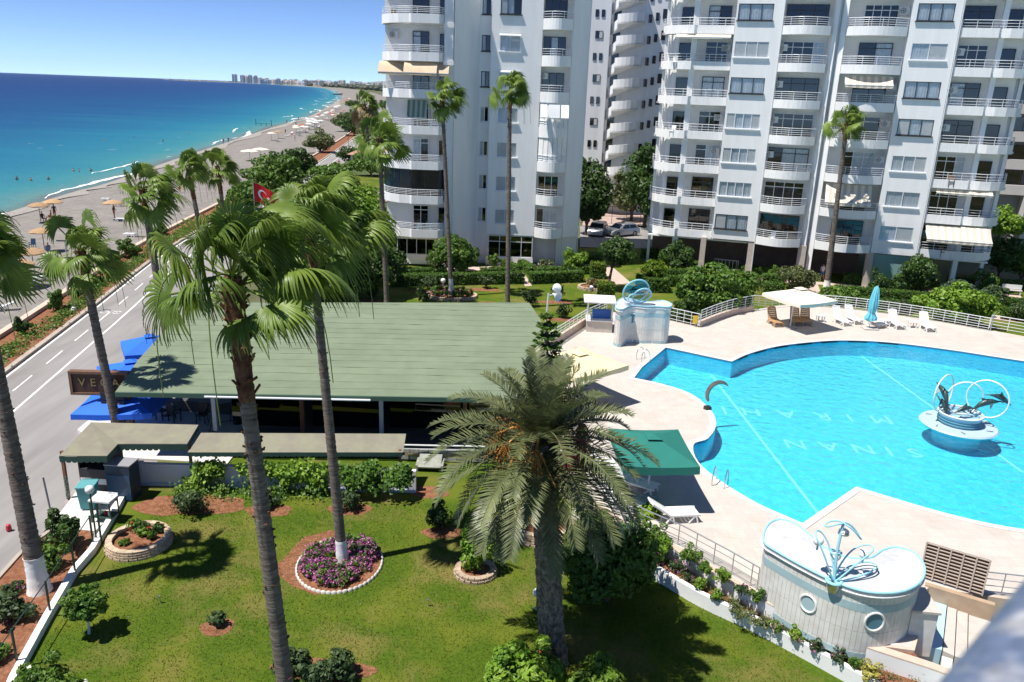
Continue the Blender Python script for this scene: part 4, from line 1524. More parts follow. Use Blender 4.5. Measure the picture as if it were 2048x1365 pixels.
# breakwater reaching into the sea
bwk = MB()
pa, pc_ = at(470, 165.4, SEA_Z), at(337, 160.3, SEA_Z)
for i in range(60):
    p = pa.lerp(pc_, i / 59)
    bwk.obox((p.x + random.uniform(-15, 15), p.y + random.uniform(-15, 15), SEA_Z + 2), random.uniform(60, 130), random.uniform(30, 60), random.uniform(5, 9), rz=random.uniform(0, 3))
bwk.build('breakwater', mat('pale_rock', (0.5, 0.45, 0.4), .9, var=.2, scale=.05), label='long pale rock breakwater reaching left into the sea', cat='breakwater')


# ================================================================== PALMS
WIND = np.array([0.52, 0.08, 0.0])
M_TRUNK = mat('palm_trunk', (0.125, 0.10, 0.085), 0.9, var=0.32, scale=2.0, bump=1.0, bscale=6, col2=(0.21, 0.18, 0.155), stretch=(1, 1, 7), fac=(0.4, 0.62), spec=0.15)
M_FIBRE = mat('palm_fibre', (0.10, 0.045, 0.028), 0.95, var=0.4, scale=5, bump=1.0, bscale=16, col2=(0.17, 0.09, 0.055), spec=0.1)
M_LIME = mat('limewash', (0.80, 0.79, 0.77), 0.9, var=0.06, scale=4, bump=0.5, bscale=12)
M_STALK = mat('green_stalk', (0.14, 0.19, 0.035), 0.55, var=0.2, scale=2)


def fan_frond(azm, el, plen, flen, nleaf, seg, wind=1.0, half=115):
    """one fan leaf seen from the crown centre: petiole and split, drooping segments"""
    d = np.array([math.cos(el) * math.cos(azm), math.cos(el) * math.sin(azm), math.sin(el)])
    d = d + WIND * 0.32 * wind
    d /= np.linalg.norm(d)
    side = np.cross(d, [0, 0, 1.0])
    if np.linalg.norm(side) < 1e-3:
        side = np.array([1.0, 0, 0])
    side /= np.linalg.norm(side)
    tw = rng.normal(0, 0.7)
    up = np.cross(side, d)
    side = side * math.cos(tw) + up * math.sin(tw)
    up = np.cross(side, d)
    n_p = 5
    t = np.linspace(0, 1, n_p)[:, None]
    pet = d * plen * t + np.array([0, 0, -0.16 * plen]) * t ** 2 + WIND * 0.12 * plen * wind * t ** 2
    V, F = [], []
    pw = 0.028
    for i in range(n_p):
        V += [pet[i] - side * pw, pet[i] + up * pw, pet[i] + side * pw]
    for i in range(n_p - 1):
        a = i * 3
        F += [(a, a + 1, a + 4, a + 3), (a + 1, a + 2, a + 5, a + 4)]
    hub = pet[-1]
    ax = d * rng.uniform(.8, 1.3) + np.array([0, 0, -rng.uniform(0.0, .65)]) + WIND * rng.uniform(.1, .5) * wind + rng.normal(0, .18, 3)
    ax /= np.linalg.norm(ax)
    gf = rng.uniform(.35, .95)
    ths = np.radians(np.linspace(-half, half, nleaf))
    tt = np.linspace(0.0, 1.0, seg + 1)
    tt = tt ** 0.9
    for th in ths:
        dv = ax * math.cos(th) + side * math.sin(th) + up * 0.16 * math.cos(th * 1.3)
        dv /= np.linalg.norm(dv)
        L = flen * (0.82 + 0.18 * math.cos(th)) * rng.uniform(0.92, 1.08)
        wv = -ax * math.sin(th) + side * math.cos(th)
        g = gf * rng.uniform(0.75, 1.25)
        wd = rng.uniform(0.25, 0.5) * wind
        o = len(V)
        w0 = flen * 0.5 * math.radians(2 * half / nleaf) * 0.62
        fold = up * 0.02
        for i, q in enumerate(tt):
            p = hub + dv * L * q * (1 - 0.3 * q * q) + np.array([0, 0, -1.0]) * g * L * max(0, q - .3) ** 1.5 + WIND * wd * L * max(0, q - .15) ** 1.6
            w = w0 * (min(1, q / 0.45) if q < 0.45 else max(0.05, 1 - (q - .45) / .55) ** 0.8)
            w = max(w, 0.004)
            V += [p - wv * w, p + fold * min(1, q * 3), p + wv * w]
        for i in range(seg):
            a = o + i * 3
            F += [(a, a + 1, a + 4, a + 3), (a + 1, a + 2, a + 5, a + 4)]
    return np.array(V), np.array(F)


def crown_meshes(nf, plen, flen, nleaf, seg, wind=1.0, low=-0.75, mt=None, dry=0):
    out = []
    for i in range(nf):
        f = (i + 0.5) / nf
        el = min(1.55, 1.5 - f ** 0.95 * (1.5 - low) + rng.normal(0, .16))
        azm = i * 2.39996 + rng.normal(0, .15)
        sc_ = rng.uniform(.82, 1.1)
        V, F = fan_frond(azm, el, plen * sc_ * rng.uniform(.75, 1.3) * (1.25 - .35 * f), flen * sc_ * rng.uniform(.9, 1.08), nleaf, seg, wind)
        m_ = L_DRY if i >= nf - dry else (mt or L_PALM)
        out.append(np_mesh('frond', V, F, m_))
    return out


def stalk_mesh(n, reach, drop):
    """arching dead flower stalks that hang clear of the crown"""
    res = []
    for i in range(n):
        a = rng.uniform(0, 6.28)
        rr = reach * rng.uniform(.75, 1.15)
        pts = []
        for t in np.linspace(0, 1, 14):
            x = rr * (1 - (1 - t) ** 2) * 0.9
            zz = 0.55 * math.sin(t * math.pi * 0.6) * 1.2 - drop * t ** 2.6
            pts.append((math.cos(a) * x + 0.25 * t * t, math.sin(a) * x, zz))
        b = MB().tube(pts, [0.022 * (1 - .55 * t) for t in np.linspace(0, 1, 14)], 5)
        res.append(b.mesh('flower_stalk', M_STALK, True))
    return res


def trunk_mesh(p, r0, r1, flare=1.35, fibre=1.6, rings=0.1, n=14):
    """p: path of points (local). returns trunk and fibre meshes"""
    P = resample(smooth_path(p, 8), rings)
    L = len(P)
    rs = []
    for i in range(L):
        t = i / (L - 1)
        r = r0 + (r1 - r0) * t
        r *= 1 + (flare - 1) * max(0, 1 - t * L * rings / 0.9) ** 2
        r *= 1 + (0.05 if i % 2 else -0.02) + random.uniform(-.03, .03)
        rs.append(r)
    k = max(2, int(L - fibre / rings))
    tb_ = MB().tube(P[:k + 1], rs[:k + 1], n)
    tb_.mi = 1
    fb_ = MB()
    fb_.tube(P[k - 1:], [r * (1.02 + .38 * (j / max(1, L - k)) ** .8 + random.uniform(-.03, .05)) for j, r in enumerate(rs[k - 1:])], n)
    for j in range(int(L * rings * 3)):
        i = int(k * (1 - random.random() ** 1.6 * .8)) - 1
        a = random.uniform(0, 6.28)
        dv = Vector((math.cos(a), math.sin(a), 0))
        tb_.bar(P[i] + dv * rs[i] * .8, P[i] + dv * (rs[i] * 1.04 + random.uniform(.01, .05)) + Vector((0, 0, random.uniform(.02, .1))), .06, .025)
    tr = tb_.mesh('trunk', [M_TRUNK, M_FIBRE], True)
    nst = int(fibre * 26)
    for j in range(nst):
        f = random.random() ** 0.7
        q = P[min(L - 1, k + int(f * (L - k - 1)))]
        a = random.uniform(0, 6.28)
        dv = Vector((math.cos(a), math.sin(a), 0))
        r = rs[-1] * 1.15
        fb_.bar(q + dv * r * .7, q + dv * (r + random.uniform(.04, .13)) + Vector((0, 0, random.uniform(.06, .2))), .07, .03)
    return tr, fb_.mesh('fibre_sheath', M_FIBRE, True), P, rs


FANS = [crown_meshes(24, 1.0, 1.2, 24, 5, 1.0 + .15 * i, low=-0.4 - .12 * i) for i in range(3)]
STALKS = [stalk_mesh(7, 1.5, 3.2) for i in range(2)]


near_fans = near_fans2 = None


def fan_palm(label, base, top, r0=0.24, r1=0.16, fans=None, scale=1.0, paint=0.0, stalks=5, fibre=1.4, sset=None, rings=.12, group='fan palms of the garden and road', name='fan_palm', bow=0.0):
    base, top = Vector(base), Vector(top)
    o = thing(name, label, 'palm tree', base, 0, group)
    rel = top - base
    mid = rel * 0.5 + Vector((bow, 0, 0))
    tr, fb_, P, rs = trunk_mesh([Vector((0, 0, -0.05)), rel * .25 + Vector((bow * .75, 0, 0)), mid, rel * .75 + Vector((bow * .75, 0, 0)), rel], r0, r1, fibre=fibre, rings=rings)
    put('trunk', tr, o, (0, 0, 0))
    put('fibre_sheath', fb_, o, (0, 0, 0))
    if paint:
        k = [i for i, p in enumerate(P) if p.z < paint]
        MB().tube([P[i] for i in k], [rs[i] * 1.035 + .004 for i in k], 16).build('painted_base', M_LIME, o, True)
    spin = 0 if fans in (near_fans, near_fans2) else random.uniform(-.5, .5)
    for f in (fans or FANS[random.randrange(3)]):
        q = put('frond', f, o, rel, spin)
        q.scale = (scale * random.uniform(.93, 1.07),) * 3
        q.location.z -= random.uniform(0, .45) * scale
    S = sset or STALKS[random.randrange(2)]
    for f in S[:stalks]:
        q = put('flower_stalk', f, o, rel)
        q.scale = (scale,) * 3
    return o


near_fans = crown_meshes(24, 1.2, 1.35, 44, 7, .9, low=-.15)
near_fans2 = crown_meshes(23, 1.15, 1.3, 40, 7, 1.2, low=-.25)
t_ = at_y(461, 552, 13.2)
b_ = Vector((at_y(556, 1372, 13.2).x + .42, 13.2, 0))
fan_palm('nearest tall fan palm whose crown hides the beach road, bare trunk crossing the lawn', b_, t_, 0.185, 0.125, near_fans, 0.84, stalks=5, fibre=2.2, rings=.09, sset=stalk_mesh(7, 2.1, 3.0))
b_, t_ = stand(686, 1128, 619, 455)
fan_palm('tall fan palm with whitewashed foot rising from the round pink flower bed', b_, t_, 0.18, 0.12, near_fans2, 1.12, paint=1.0, stalks=2, fibre=1.2, rings=.1)
b_ = at(80, 1182)
fan_palm('leaning fan palm with whitewashed foot in the red bed at the left edge', b_, at_y(-52, 512, 22.5), 0.28, 0.17, FANS[0], .92, paint=1.25, fibre=1.6, rings=.1)
b_ = at(243, 898)
t_ = at_y(160, 500, b_.y)
fan_palm('fan palm beside the hanging restaurant sign at the edge of the road', b_, t_, 0.21, 0.15, FANS[1], .95, fibre=1.9)
b_, t_ = stand(903, 594, 884, 192)
fan_palm('tall slim fan palm with whitewashed foot in the round bed before the centre-left block', b_, t_, 0.18, 0.13, FANS[2], .92, paint=1.6, stalks=3)
b_, t_ = stand(1015, 618, 1020, 178)
fan_palm('tallest slim fan palm standing just right of the block entrance path', b_, t_, 0.19, 0.135, FANS[0], .92, stalks=4)
b_, t_ = stand(774, 612, 759, 275)
fan_palm('fan palm against the left corner of the centre-left block', b_, t_, 0.2, 0.14, FANS[1], 1.12, stalks=4)
b_, t_ = stand(1653, 578, 1694, 245)
fan_palm('lone fan palm rising before the block beyond the pool', b_, t_, 0.26, 0.16, FANS[0], .98, paint=.8, stalks=0)
b_, t_ = stand(336, 690, 285, 378)
fan_palm('fan palm whose trunk disappears behind the green restaurant roof', b_, t_, 0.26, 0.17, FANS[2], 1.12, stalks=5)
b_, t_ = stand(397, 425, 376, 335)
b_ = at(402, 470)
fan_palm('dark-trunked fan palm on the planted strip before the beach', b_, at_y(376, 335, b_.y), 0.26, 0.18, FANS[0], 1.35, stalks=4, fibre=3.2)
b_ = at(452, 460)
fan_palm('fan palm half hidden behind the dark-trunked palm near the beach', b_, at_y(434, 330, b_.y), 0.26, 0.18, FANS[1], 1.35, stalks=3, fibre=3.0)
b_ = at(742, 330)
fan_palm('browning fan palm far along the road with a skirt of dry leaves', b_, at_y(729, 208, b_.y), 0.3, 0.2, crown_meshes(30, 1.0, 1.3, 16, 3, .4, low=-1.3, dry=16), 1.9, stalks=0, fibre=3)
b_ = at(770, 300)
fan_palm('small fan palm beyond the road left of the centre-left block', b_, at_y(757, 245, b_.y), 0.3, 0.2, FANS[1], 1.5, stalks=0)


# ---- date palm -------------------------------------------------------------------------------------
def date_frond(azm, el, L, droop, n=46, ll=0.42, tw=0.0):
    d0 = np.array([math.cos(el) * math.cos(azm), math.cos(el) * math.sin(azm), math.sin(el)])
    t = np.linspace(0, 1, 15)
    P = np.zeros((15, 3))
    d = d0.copy()
    for i in range(1, 15):
        d = d + np.array([0, 0, -1.0]) * droop * (0.35 + 1.0 * t[i]) / 14 * 1.6 + WIND * 0.012
        d /= np.linalg.norm(d)
        P[i] = P[i - 1] + d * L / 14
    V, F = [], []
    T = np.gradient(P, axis=0)
    T /= np.linalg.norm(T, axis=1, keepdims=True)
    sd = np.cross(T, [0, 0, 1.0]) + 1e-6
    sd /= np.linalg.norm(sd, axis=1, keepdims=True)
    hor = np.array([math.sin(azm), -math.cos(azm), 0])
    for i in range(15):
        if np.dot(sd[i], hor) < 0:
            sd[i] = -sd[i]
    sd = sd * 0.3 + hor * 0.7
    sd /= np.linalg.norm(sd, axis=1, keepdims=True)
    up = np.cross(sd, T)
    for i in range(15):
        w = 0.035 * (1 - t[i] * .85) + .004
        V += [P[i] - sd[i] * w, P[i] + up[i] * w, P[i] + sd[i] * w]
    for i in range(14):
        a = i * 3
        F += [(a, a + 1, a + 4, a + 3), (a + 1, a + 2, a + 5, a + 4)]
    nr = len(F)
    for k in range(n):
        s = 0.14 + 0.86 * k / (n - 1)
        f = s * 14
        i = min(13, int(f))
        q = P[i] + (P[i + 1] - P[i]) * (f - i)
        l_ = ll * (0.55 + 0.9 * math.sin(math.pi * min(1, s * .9 + .08)) ** .7) * rng.uniform(.88, 1.12) * (1 - .25 * s)
        for sg_ in (-1, 1):
            ldir = T[i] * rng.uniform(.5, .75) + sd[i] * sg_ * 0.75 + up[i] * rng.uniform(.2, .55) + np.array([0, 0, -.12])
            ldir /= np.linalg.norm(ldir)
            wv = np.cross(ldir, up[i])
            wv /= np.linalg.norm(wv) + 1e-9
            w = 0.021
            o = len(V)
            V += [q - wv * w * .5, q + wv * w * .5, q + ldir * l_ * .5 + wv * w, q + ldir * l_ * .5 - wv * w, q + ldir * l_ + np.array([0, 0, -.09 * l_])]
            F += [(o, o + 1, o + 2, o + 3), (o + 3, o + 2, o + 4, o + 4)]
    V = np.array(V)
    F = np.array(F)
    return V, F


def tri_safe_mesh(name, V, F, mats, midx=None):
    me = bpy.data.meshes.new(name)
    me.from_pydata([tuple(v) for v in V], [], [tuple(dict.fromkeys(f)) for f in F.tolist()])
    for m_ in (mats if isinstance(mats, (list, tuple)) else [mats]):
        me.materials.append(m_)
    if midx is not None:
        me.polygons.foreach_set('material_index', midx)
    return me


b_, t_ = stand(1106, 1322, 1084, 880)
DP = thing('date_palm', 'big date palm with drooping grey-green feather leaves in front of the pool', 'palm tree', b_)
rel = t_ - b_
# trunk of diamond leaf scars
nz_, na = 150, 48
Vd, Fd = [], []
for i in range(nz_ + 1):
    t = i / nz_
    c_ = rel * t
    r = 0.34 - 0.05 * t + 0.07 * max(0, 1 - t * 9) + 0.10 * max(0, (t - .72) / .28) ** 1.2
    for j in range(na):
        a = 2 * math.pi * j / na
        u1 = (j / na * 8 + t * 11) % 1
        u2 = (-j / na * 8 + t * 11) % 1
        scar = min(u1, 1 - u1, u2, 1 - u2)
        rr = r * (1 + 0.24 * min(1, scar * 4.5) * (0.45 + .75 * ((t * 11 + j / na * 8) % 1)) - .04)
        Vd.append((c_.x + rr * math.cos(a), c_.y + rr * math.sin(a), c_.z + .03 * math.sin(a * 3)))
for i in range(nz_):
    for j in range(na):
        k = (j + 1) % na
        Fd.append((i * na + j, i * na + k, (i + 1) * na + k, (i + 1) * na + j))
M_DTRUNK = mat('date_palm_bark', (0.12, 0.10, 0.08), 0.92, var=0.45, scale=7, bump=1.0, bscale=14, col2=(0.24, 0.205, 0.17), spec=.1)
link('trunk', np_mesh('trunk', Vd, Fd, M_DTRUNK, True), DP)
nfr = 72
for i in range(nfr):
    f = (i + .5) / nfr
    el = 1.4 - 1.65 * f ** 0.8
    azm = i * 2.39996 + rng.normal(0, .12)
    V, F = date_frond(azm, el, rng.uniform(3.0, 3.65) * (0.72 + .28 * min(1, f * 2.0)), 0.6 + 0.75 * f + rng.uniform(-.1, .2), n=60, ll=.46)
    q = put('frond', tri_safe_mesh('frond', V, F, L_DATE), DP, rel + Vector((0, 0, rng.uniform(-.35, .1) - f * .35)))
# orange date stalks among the leaves
M_DATES = mat('orange_date_stalks', (0.48, 0.20, 0.03), .6, var=.25, scale=8)
M_DATER = mat('red_date_fruit', (0.35, 0.07, 0.05), .6, var=.25, scale=8)
for i in range(9):
    a = math.radians([150, 190, 215, 240, 170, 260, 20, 330, 300][i])
    b = MB()
    q0 = Vector((math.cos(a) * .3, math.sin(a) * .3, -.1))
    q1 = Vector((math.cos(a) * 1.1, math.sin(a) * 1.1, .35 - .1 * (i % 3)))
    b.tube(smooth_path([q0, (q0 + q1) / 2 + Vector((0, 0, .3)), q1], 4), .03, 5)
    for j in range(34):
        e = q1 + Vector((random.gauss(math.cos(a) * .15, .16), random.gauss(math.sin(a) * .15, .16), random.uniform(-.75, -.15)))
        b.tube([q1 + Vector((random.uniform(-.05, .05),) * 3), (q1 + e) / 2 + Vector((0, 0, .1)), e], [.012, .012, .02], 4)
    put('date_cluster', b.mesh('date_cluster', M_DATES if i < 6 else M_DATER), DP, rel)

# ---- monkey-puzzle like conifer (tiers of flat branches) --------------------------------------------------
b_ = at(1097, 850, 0.0)
tp = at_y(1093, 632, b_.y)
AR = thing('norfolk_pine', 'slender dark conifer with flat tiers of branches behind the date palm', 'tree', b_)
rel = tp - b_
MB().tube([Vector((0, 0, 0)), rel * .5, rel], [.13, .08, .02], 10).build('trunk', M_BARK, AR, True)
Hh = rel.length
for tier in range(9):
    t = 0.2 + 0.78 * (tier / 8) ** .9
    c_ = rel * t
    Lb = (1 - t) * 1.9 + 0.3
    nb_ = 6 if tier < 8 else 5
    for j in range(nb_):
        a = j * 2 * math.pi / nb_ + tier * .5 + random.uniform(-.12, .12)
        dv = Vector((math.cos(a), math.sin(a), 0.05 + .18 * random.random() + (.35 if tier > 8 else 0)))
        b = MB()
        pts = [c_ + dv * Lb * s + Vector((0, 0, .12 * s * s * Lb)) for s in np.linspace(0, 1, 7)]
        b.tube(pts, [.025 * (1 - .7 * s) for s in np.linspace(0, 1, 7)], 4)
        n = int(60 * Lb) + 24
        s = rng.uniform(0.12, 1.0, n)
        pc = np.array([np.array(c_ + dv * Lb * x + Vector((0, 0, .12 * x * x * Lb))) for x in s])
        side = np.array([-math.sin(a), math.cos(a), 0])
        wdt = 0.20 * np.sin(np.pi * np.clip(s * .8 + .2, 0, 1)) + .05
        pc = pc + side * (rng.uniform(-1, 1, n) * wdt)[:, None] + np.array([0, 0, 1]) * rng.uniform(-.02, .06, n)[:, None]
        V, F = leaf_quads(pc, np.tile([0, 0, 1.0], (n, 1)), 0.11, 2.2, .5)
        o_ = len(b.V)
        b.add(V.tolist(), F.tolist())
        b.build('branch', leaf_mat('pine_needle', (0.055, 0.12, 0.018), (0.11, 0.19, 0.03), 3.0), AR)


# ================================================================== TREES, SHRUBS AND HEDGES
def tree(name, label, base, h, rad, n, size, mt, trunk_h=None, trunk_r=.1, limbs=4, cat='tree', group=None, clumps=26, tm=None, lean=(0, 0), flowers=None, aspect=1.6, spread=.33, loose=False):
    """tapered trunk with limbs and a crown of leaf clumps; rad = crown radii"""
    o = thing(name, label, cat, base, 0, group)
    cz = h - rad[2]
    c_ = Vector((lean[0], lean[1], cz))
    tm = tm or M_BARK
    th = trunk_h if trunk_h is not None else max(.1, h - 2 * rad[2])
    b = MB()
    fork = Vector((lean[0] * .5, lean[1] * .5, th))
    b.tube([Vector((0, 0, -.05)), fork * .5 + Vector((.03, 0, 0)), fork], [trunk_r * 1.3, trunk_r, trunk_r * .85], 8)
    for i in range(limbs):
        a = i * 6.283 / max(1, limbs) + random.uniform(-.4, .4)
        e = c_ + Vector((math.cos(a) * rad[0] * .6, math.sin(a) * rad[1] * .6, rad[2] * random.uniform(-.1, .45)))
        b.tube(smooth_path([fork, (fork + e) / 2 + Vector((0, 0, -.1 * rad[2])), e], 4), [trunk_r * .7 * (1 - .8 * t) for t in np.linspace(0, 1, 9)], 6)
    b.build('trunk', tm, o, True)
    foliage('crown', c_, rad, n, size, mt, o, clumps, spread, aspect=aspect, loose=loose)
    if flowers:
        fm, fn, fs = flowers
        p, nr = crown_points(c_, [r * (1.22 if loose else 1.1) for r in rad], fn, max(8, fn // 6), .3, 0)
        V, F = leaf_quads(p, nr, fs, 1.0)
        link('flowers', np_mesh('flowers', V, F, fm), o)['kind'] = 'stuff'
    return o


def shrub(label, u, v, w, h, mt, n=None, size=.1, z=0.0, group=None, flowers=None, name='shrub', clumps=16, depth=None):
    base = at(u, v, z)
    n = n or int(900 * w * h / 1.0) + 300
    return tree(name, label, base, h, (w / 2, (depth or w) / 2, h / 2), n, size, mt, trunk_h=h * .15, trunk_r=.03, limbs=7, cat='shrub', group=group, flowers=flowers, clumps=clumps, loose=True)


def hedge(label, p0, p1, w, h, mt=None, size=.10, group='clipped hedges of the garden', dens=150, name='hedge', z=0.0):
    mt = mt or L_HEDGE
    a, c_ = Vector(p0), Vector(p1)
    d = c_ - a
    L = d.length
    o = thing(name, label, 'hedge', ((a + c_) / 2).to_tuple()[:2] + (z,), math.atan2(d.y, d.x), group)
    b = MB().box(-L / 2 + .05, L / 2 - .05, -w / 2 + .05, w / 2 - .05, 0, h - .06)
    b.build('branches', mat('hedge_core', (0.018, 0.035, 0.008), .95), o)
    areas = [L * h, L * h, L * w, w * h, w * h]
    n = int(sum(areas) * dens)
    k = rng.choice(5, n, p=np.array(areas) / sum(areas))
    u1, u2 = rng.uniform(-.5, .5, n), rng.uniform(0, 1, n)
    P = np.zeros((n, 3))
    N = np.zeros((n, 3))
    for f, (sx, sy) in enumerate(((0, -1), (0, 1))):
        q = k == f
        P[q] = np.stack([u1[q] * L, np.full(q.sum(), sy * w / 2), u2[q] * h], 1)
        N[q] = (0, sy, .3)
    q = k == 2
    P[q] = np.stack([u1[q] * L, (u2[q] - .5) * w, np.full(q.sum(), h)], 1)
    N[q] = (0, 0, 1)
    for f, sx in ((3, -1), (4, 1)):
        q = k == f
        P[q] = np.stack([np.full(q.sum(), sx * L / 2), u1[q] * w, u2[q] * h], 1)
        N[q] = (sx, 0, .3)
    P += N * rng.normal(0, .035, (n, 1))
    V, F = leaf_quads(P, N * 1.3, size, 1.5, .6)
    link('foliage', np_mesh('foliage', V, F, mt), o)
    return o


def hpx(label, a, c_, w, h, **kw):
    return hedge(label, at(*a), at(*c_), w, h, **kw)


hpx('long clipped hedge along the lawn left of the block entrance path', (784, 572), (1046, 566), .9, .95)
hpx('clipped hedge along the lawn right of the block entrance path', (1060, 567), (1164, 563), .9, .95)
hpx('inner clipped hedge below the left corner of the centre-left block', (783, 552), (893, 553), .9, .7)
hpx('inner clipped hedge just left of the block entrance path', (962, 553), (1036, 550), .8, .7)
hpx('short hedge running along the left side of the entrance path', (1008, 536), (1036, 551), .7, .8)
hpx('short hedge running along the right side of the entrance path', (1042, 536), (1066, 552), .7, .8)
hpx('inner clipped hedge behind the lawn right of the entrance path', (1068, 552), (1178, 547), .8, .7)
hpx('dark hedge below the right corner of the centre-left block', (1150, 530), (1200, 524), .8, .9)
hpx('hedge behind the round tree at the left end of the far block', (1288, 520), (1312, 516), 1, 1.0)
hpx('upper of two low hedges behind the clipped lime dome', (1327, 556), (1398, 556), .8, .8)
hpx('lower of two low hedges behind the clipped lime dome', (1322, 572), (1384, 573), .8, .9)
hpx('hedge in front of the playground under the far block', (1382, 540), (1432, 541), .8, .8)
hpx('hedge running right of the playground under the far block', (1484, 549), (1570, 553), .8, .8)
hpx('hedge behind the dark-dressed person in the garden', (1524, 566), (1565, 568), .8, .8)
hpx('lower hedge beside the dark-dressed person in the garden', (1526, 584), (1566, 588), .8, .9)
hpx('hedge right of the tiled garden path below the far block', (1686, 566), (1792, 578), .9, .9)
hpx('long hedge behind the folded blue parasol', (1668, 592), (1862, 608), .9, .9)
hpx('second long hedge directly behind the pool loungers', (1700, 612), (1850, 626), .9, .8)
hpx('hedge below the right end of the far block', (1850, 570), (2050, 580), .9, .8)
hpx('hedge left of the gap at the right end of the garden', (1935, 628), (1985, 634), .9, .8)
hpx('hedge right of the gap at the right end of the garden', (2002, 636), (2052, 642), .9, .8)
hpx('hedge near the garden benches at the right edge', (1960, 606), (2050, 616), .9, .7)
# clipped lime shapes
for lab, u, v, w, h, d_ in (('clipped lime cube hedge beside the twisted garden tree', 1195, 556, 1.3, 1.4, 1.2),
                            ('clipped lime cube hedge behind the small bar roof', 1211, 605, 1.25, 1.6, 1.2)):
    p = at(u, v)
    hedge(lab, p - Vector((w / 2, 0, 0)), p + Vector((w / 2, 0, 0)), d_, h * .45, L_HEDGE, group=None, name='topiary')
    hedge(lab.replace('clipped lime cube', 'bright clipped top tier of the lime cube'), p - Vector((w / 2, 0, 0)), p + Vector((w / 2, 0, 0)), d_, h * .5, L_LIME, group=None, name='topiary', z=h * .5)
p = at(1303, 580)
hedge('wide clipped base of the lime dome topiary', p - Vector((1.25, 0, 0)), p + Vector((1.25, 0, 0)), 2.2, 1.2, L_HEDGE, group=None, name='topiary')
tree('topiary', 'bright lime clipped dome standing on a wide dark hedge base', p + Vector((0, .2, 1.2)), 1.5, (1.05, 1.0, .8), 2600, .1, L_LIME, trunk_h=.3, trunk_r=.08, limbs=3, cat='topiary', clumps=60, spread=.22)

# garden trees and shrubs (label, base px, height m, crown radii, leaves, material)
tree('citrus_tree', 'round green citrus tree before the left wing of the centre-left block', at(905, 548), 3.4, (2.1, 1.9, 1.6), 4200, .2, L_MID, trunk_r=.12)
shrub('bright round shrub at the right corner of the centre-left block', 1146, 545, 1.9, 2.1, L_BRIGHT, 1800, .14)
tree('garden_tree', 'small dark tree with twisting bare trunks beside the garden path', at(1212, 586), 4.6, (1.7, 1.6, 1.3), 2600, .17, L_DARK, trunk_h=2.0, trunk_r=.12, limbs=6, lean=(.8, 1.0))
shrub('small round shrub beside the entrance steps of the centre-left block', 986, 536, 1.1, 1.3, L_MID, 700, .12)
shrub('low flowering shrub by the wall right of the entrance path', 1092, 538, 1.8, .8, L_OLIVE, 700, .12, flowers=(L_WHITE, 40, .1))
tree('round_tree', 'round dark tree at the left end of the far block', at(1352, 545), 2.9, (1.7, 1.6, 1.4), 3400, .17, L_DARK, trunk_r=.1)
tree('shrub_tree', 'large leafy green shrub behind the pool railing left of the beige parasol', at(1432, 640), 4.1, (3.0, 2.0, 1.9), 6800, .2, L_MID, trunk_h=.6, trunk_r=.12, cat='shrub', limbs=6, clumps=34)
shrub('spiky low shrub beside the pavilion with rings, behind the pool railing', 1370, 648, 2.4, 1.5, L_DARK, 1400, .22, flowers=(L_RED, 8, .15))
tree('olive_shrub', 'olive-green feathery shrub beside the tiled garden path', at(1592, 586), 2.6, (1.8, 1.4, 1.3), 2600, .13, L_OLIVE, trunk_h=.4, trunk_r=.07, cat='shrub')
shrub('small round shrub behind the dark-dressed person', 1545, 560, 1.3, 1.1, L_MID, 800, .12)
tree('round_shrub', 'round green shrub right of the beige parasol', at(1676, 622), 2.2, (1.45, 1.3, 1.1), 2600, .15, L_MID, trunk_h=.3, trunk_r=.08, cat='shrub')
tree('round_tree', 'dense round tree before the green glass panel of the far block', at(1824, 588), 3.3, (1.8, 1.7, 1.6), 3400, .17, L_DARK, trunk_h=.5, trunk_r=.12)
shrub('narrow dark shrub behind the folded blue parasol', 1752, 592, 1.4, 2.0, L_DARK, 1000, .13)
tree('shrub_tree', 'wide bright shrub behind the pool railing right of the white loungers', at(1908, 652), 3.2, (2.9, 1.6, 1.55), 5600, .2, L_BRIGHT, trunk_h=.4, trunk_r=.1, cat='shrub', limbs=6, clumps=30)
shrub('blue-grey soft shrub behind the wide bright shrub', 1925, 606, 3.2, 1.7, leaf_mat('blue_grey_leaf', (0.07, 0.12, 0.075), (0.11, 0.17, 0.11), 1.5), 2200, .14)
shrub('dark spreading shrub in the soil patch at the right of the garden', 1986, 608, 2.2, 1.5, L_GREY, 1200, .13)
shrub('red-tipped small tree before the right end of the far block', 1968, 590, 1.9, 2.0, L_MID, 1200, .14, flowers=(L_RED, 40, .12))
shrub('small rose bush behind the pool railing', 1800, 628, 1.5, 1.3, L_GREY, 700, .12)
shrub('grey shrub beside the railing at the right edge', 2030, 640, 2.0, 1.5, L_GREY, 900, .12)
tree('lime_tree', 'bright lime-green tree right of the far block', at(1990, 505), 5.2, (2.6, 2.2, 1.6), 3600, .25, L_BRIGHT, trunk_r=.15)
tree('dark_tree', 'dark tree in front of the low outbuilding', at(1995, 560), 4.4, (1.7, 1.6, 1.9), 2600, .2, L_DARK, trunk_r=.12)
tree('dark_tree', 'green tree at the right edge above the garden benches', at(2040, 565), 3.8, (2.0, 1.6, 1.7), 2800, .19, L_MID, trunk_r=.12)
tree('dark_tree', 'broad tree behind the lime-green tree at the right edge', at(2040, 470), 6.0, (3.5, 3, 2.4), 3600, .3, L_DARK, trunk_r=.2)
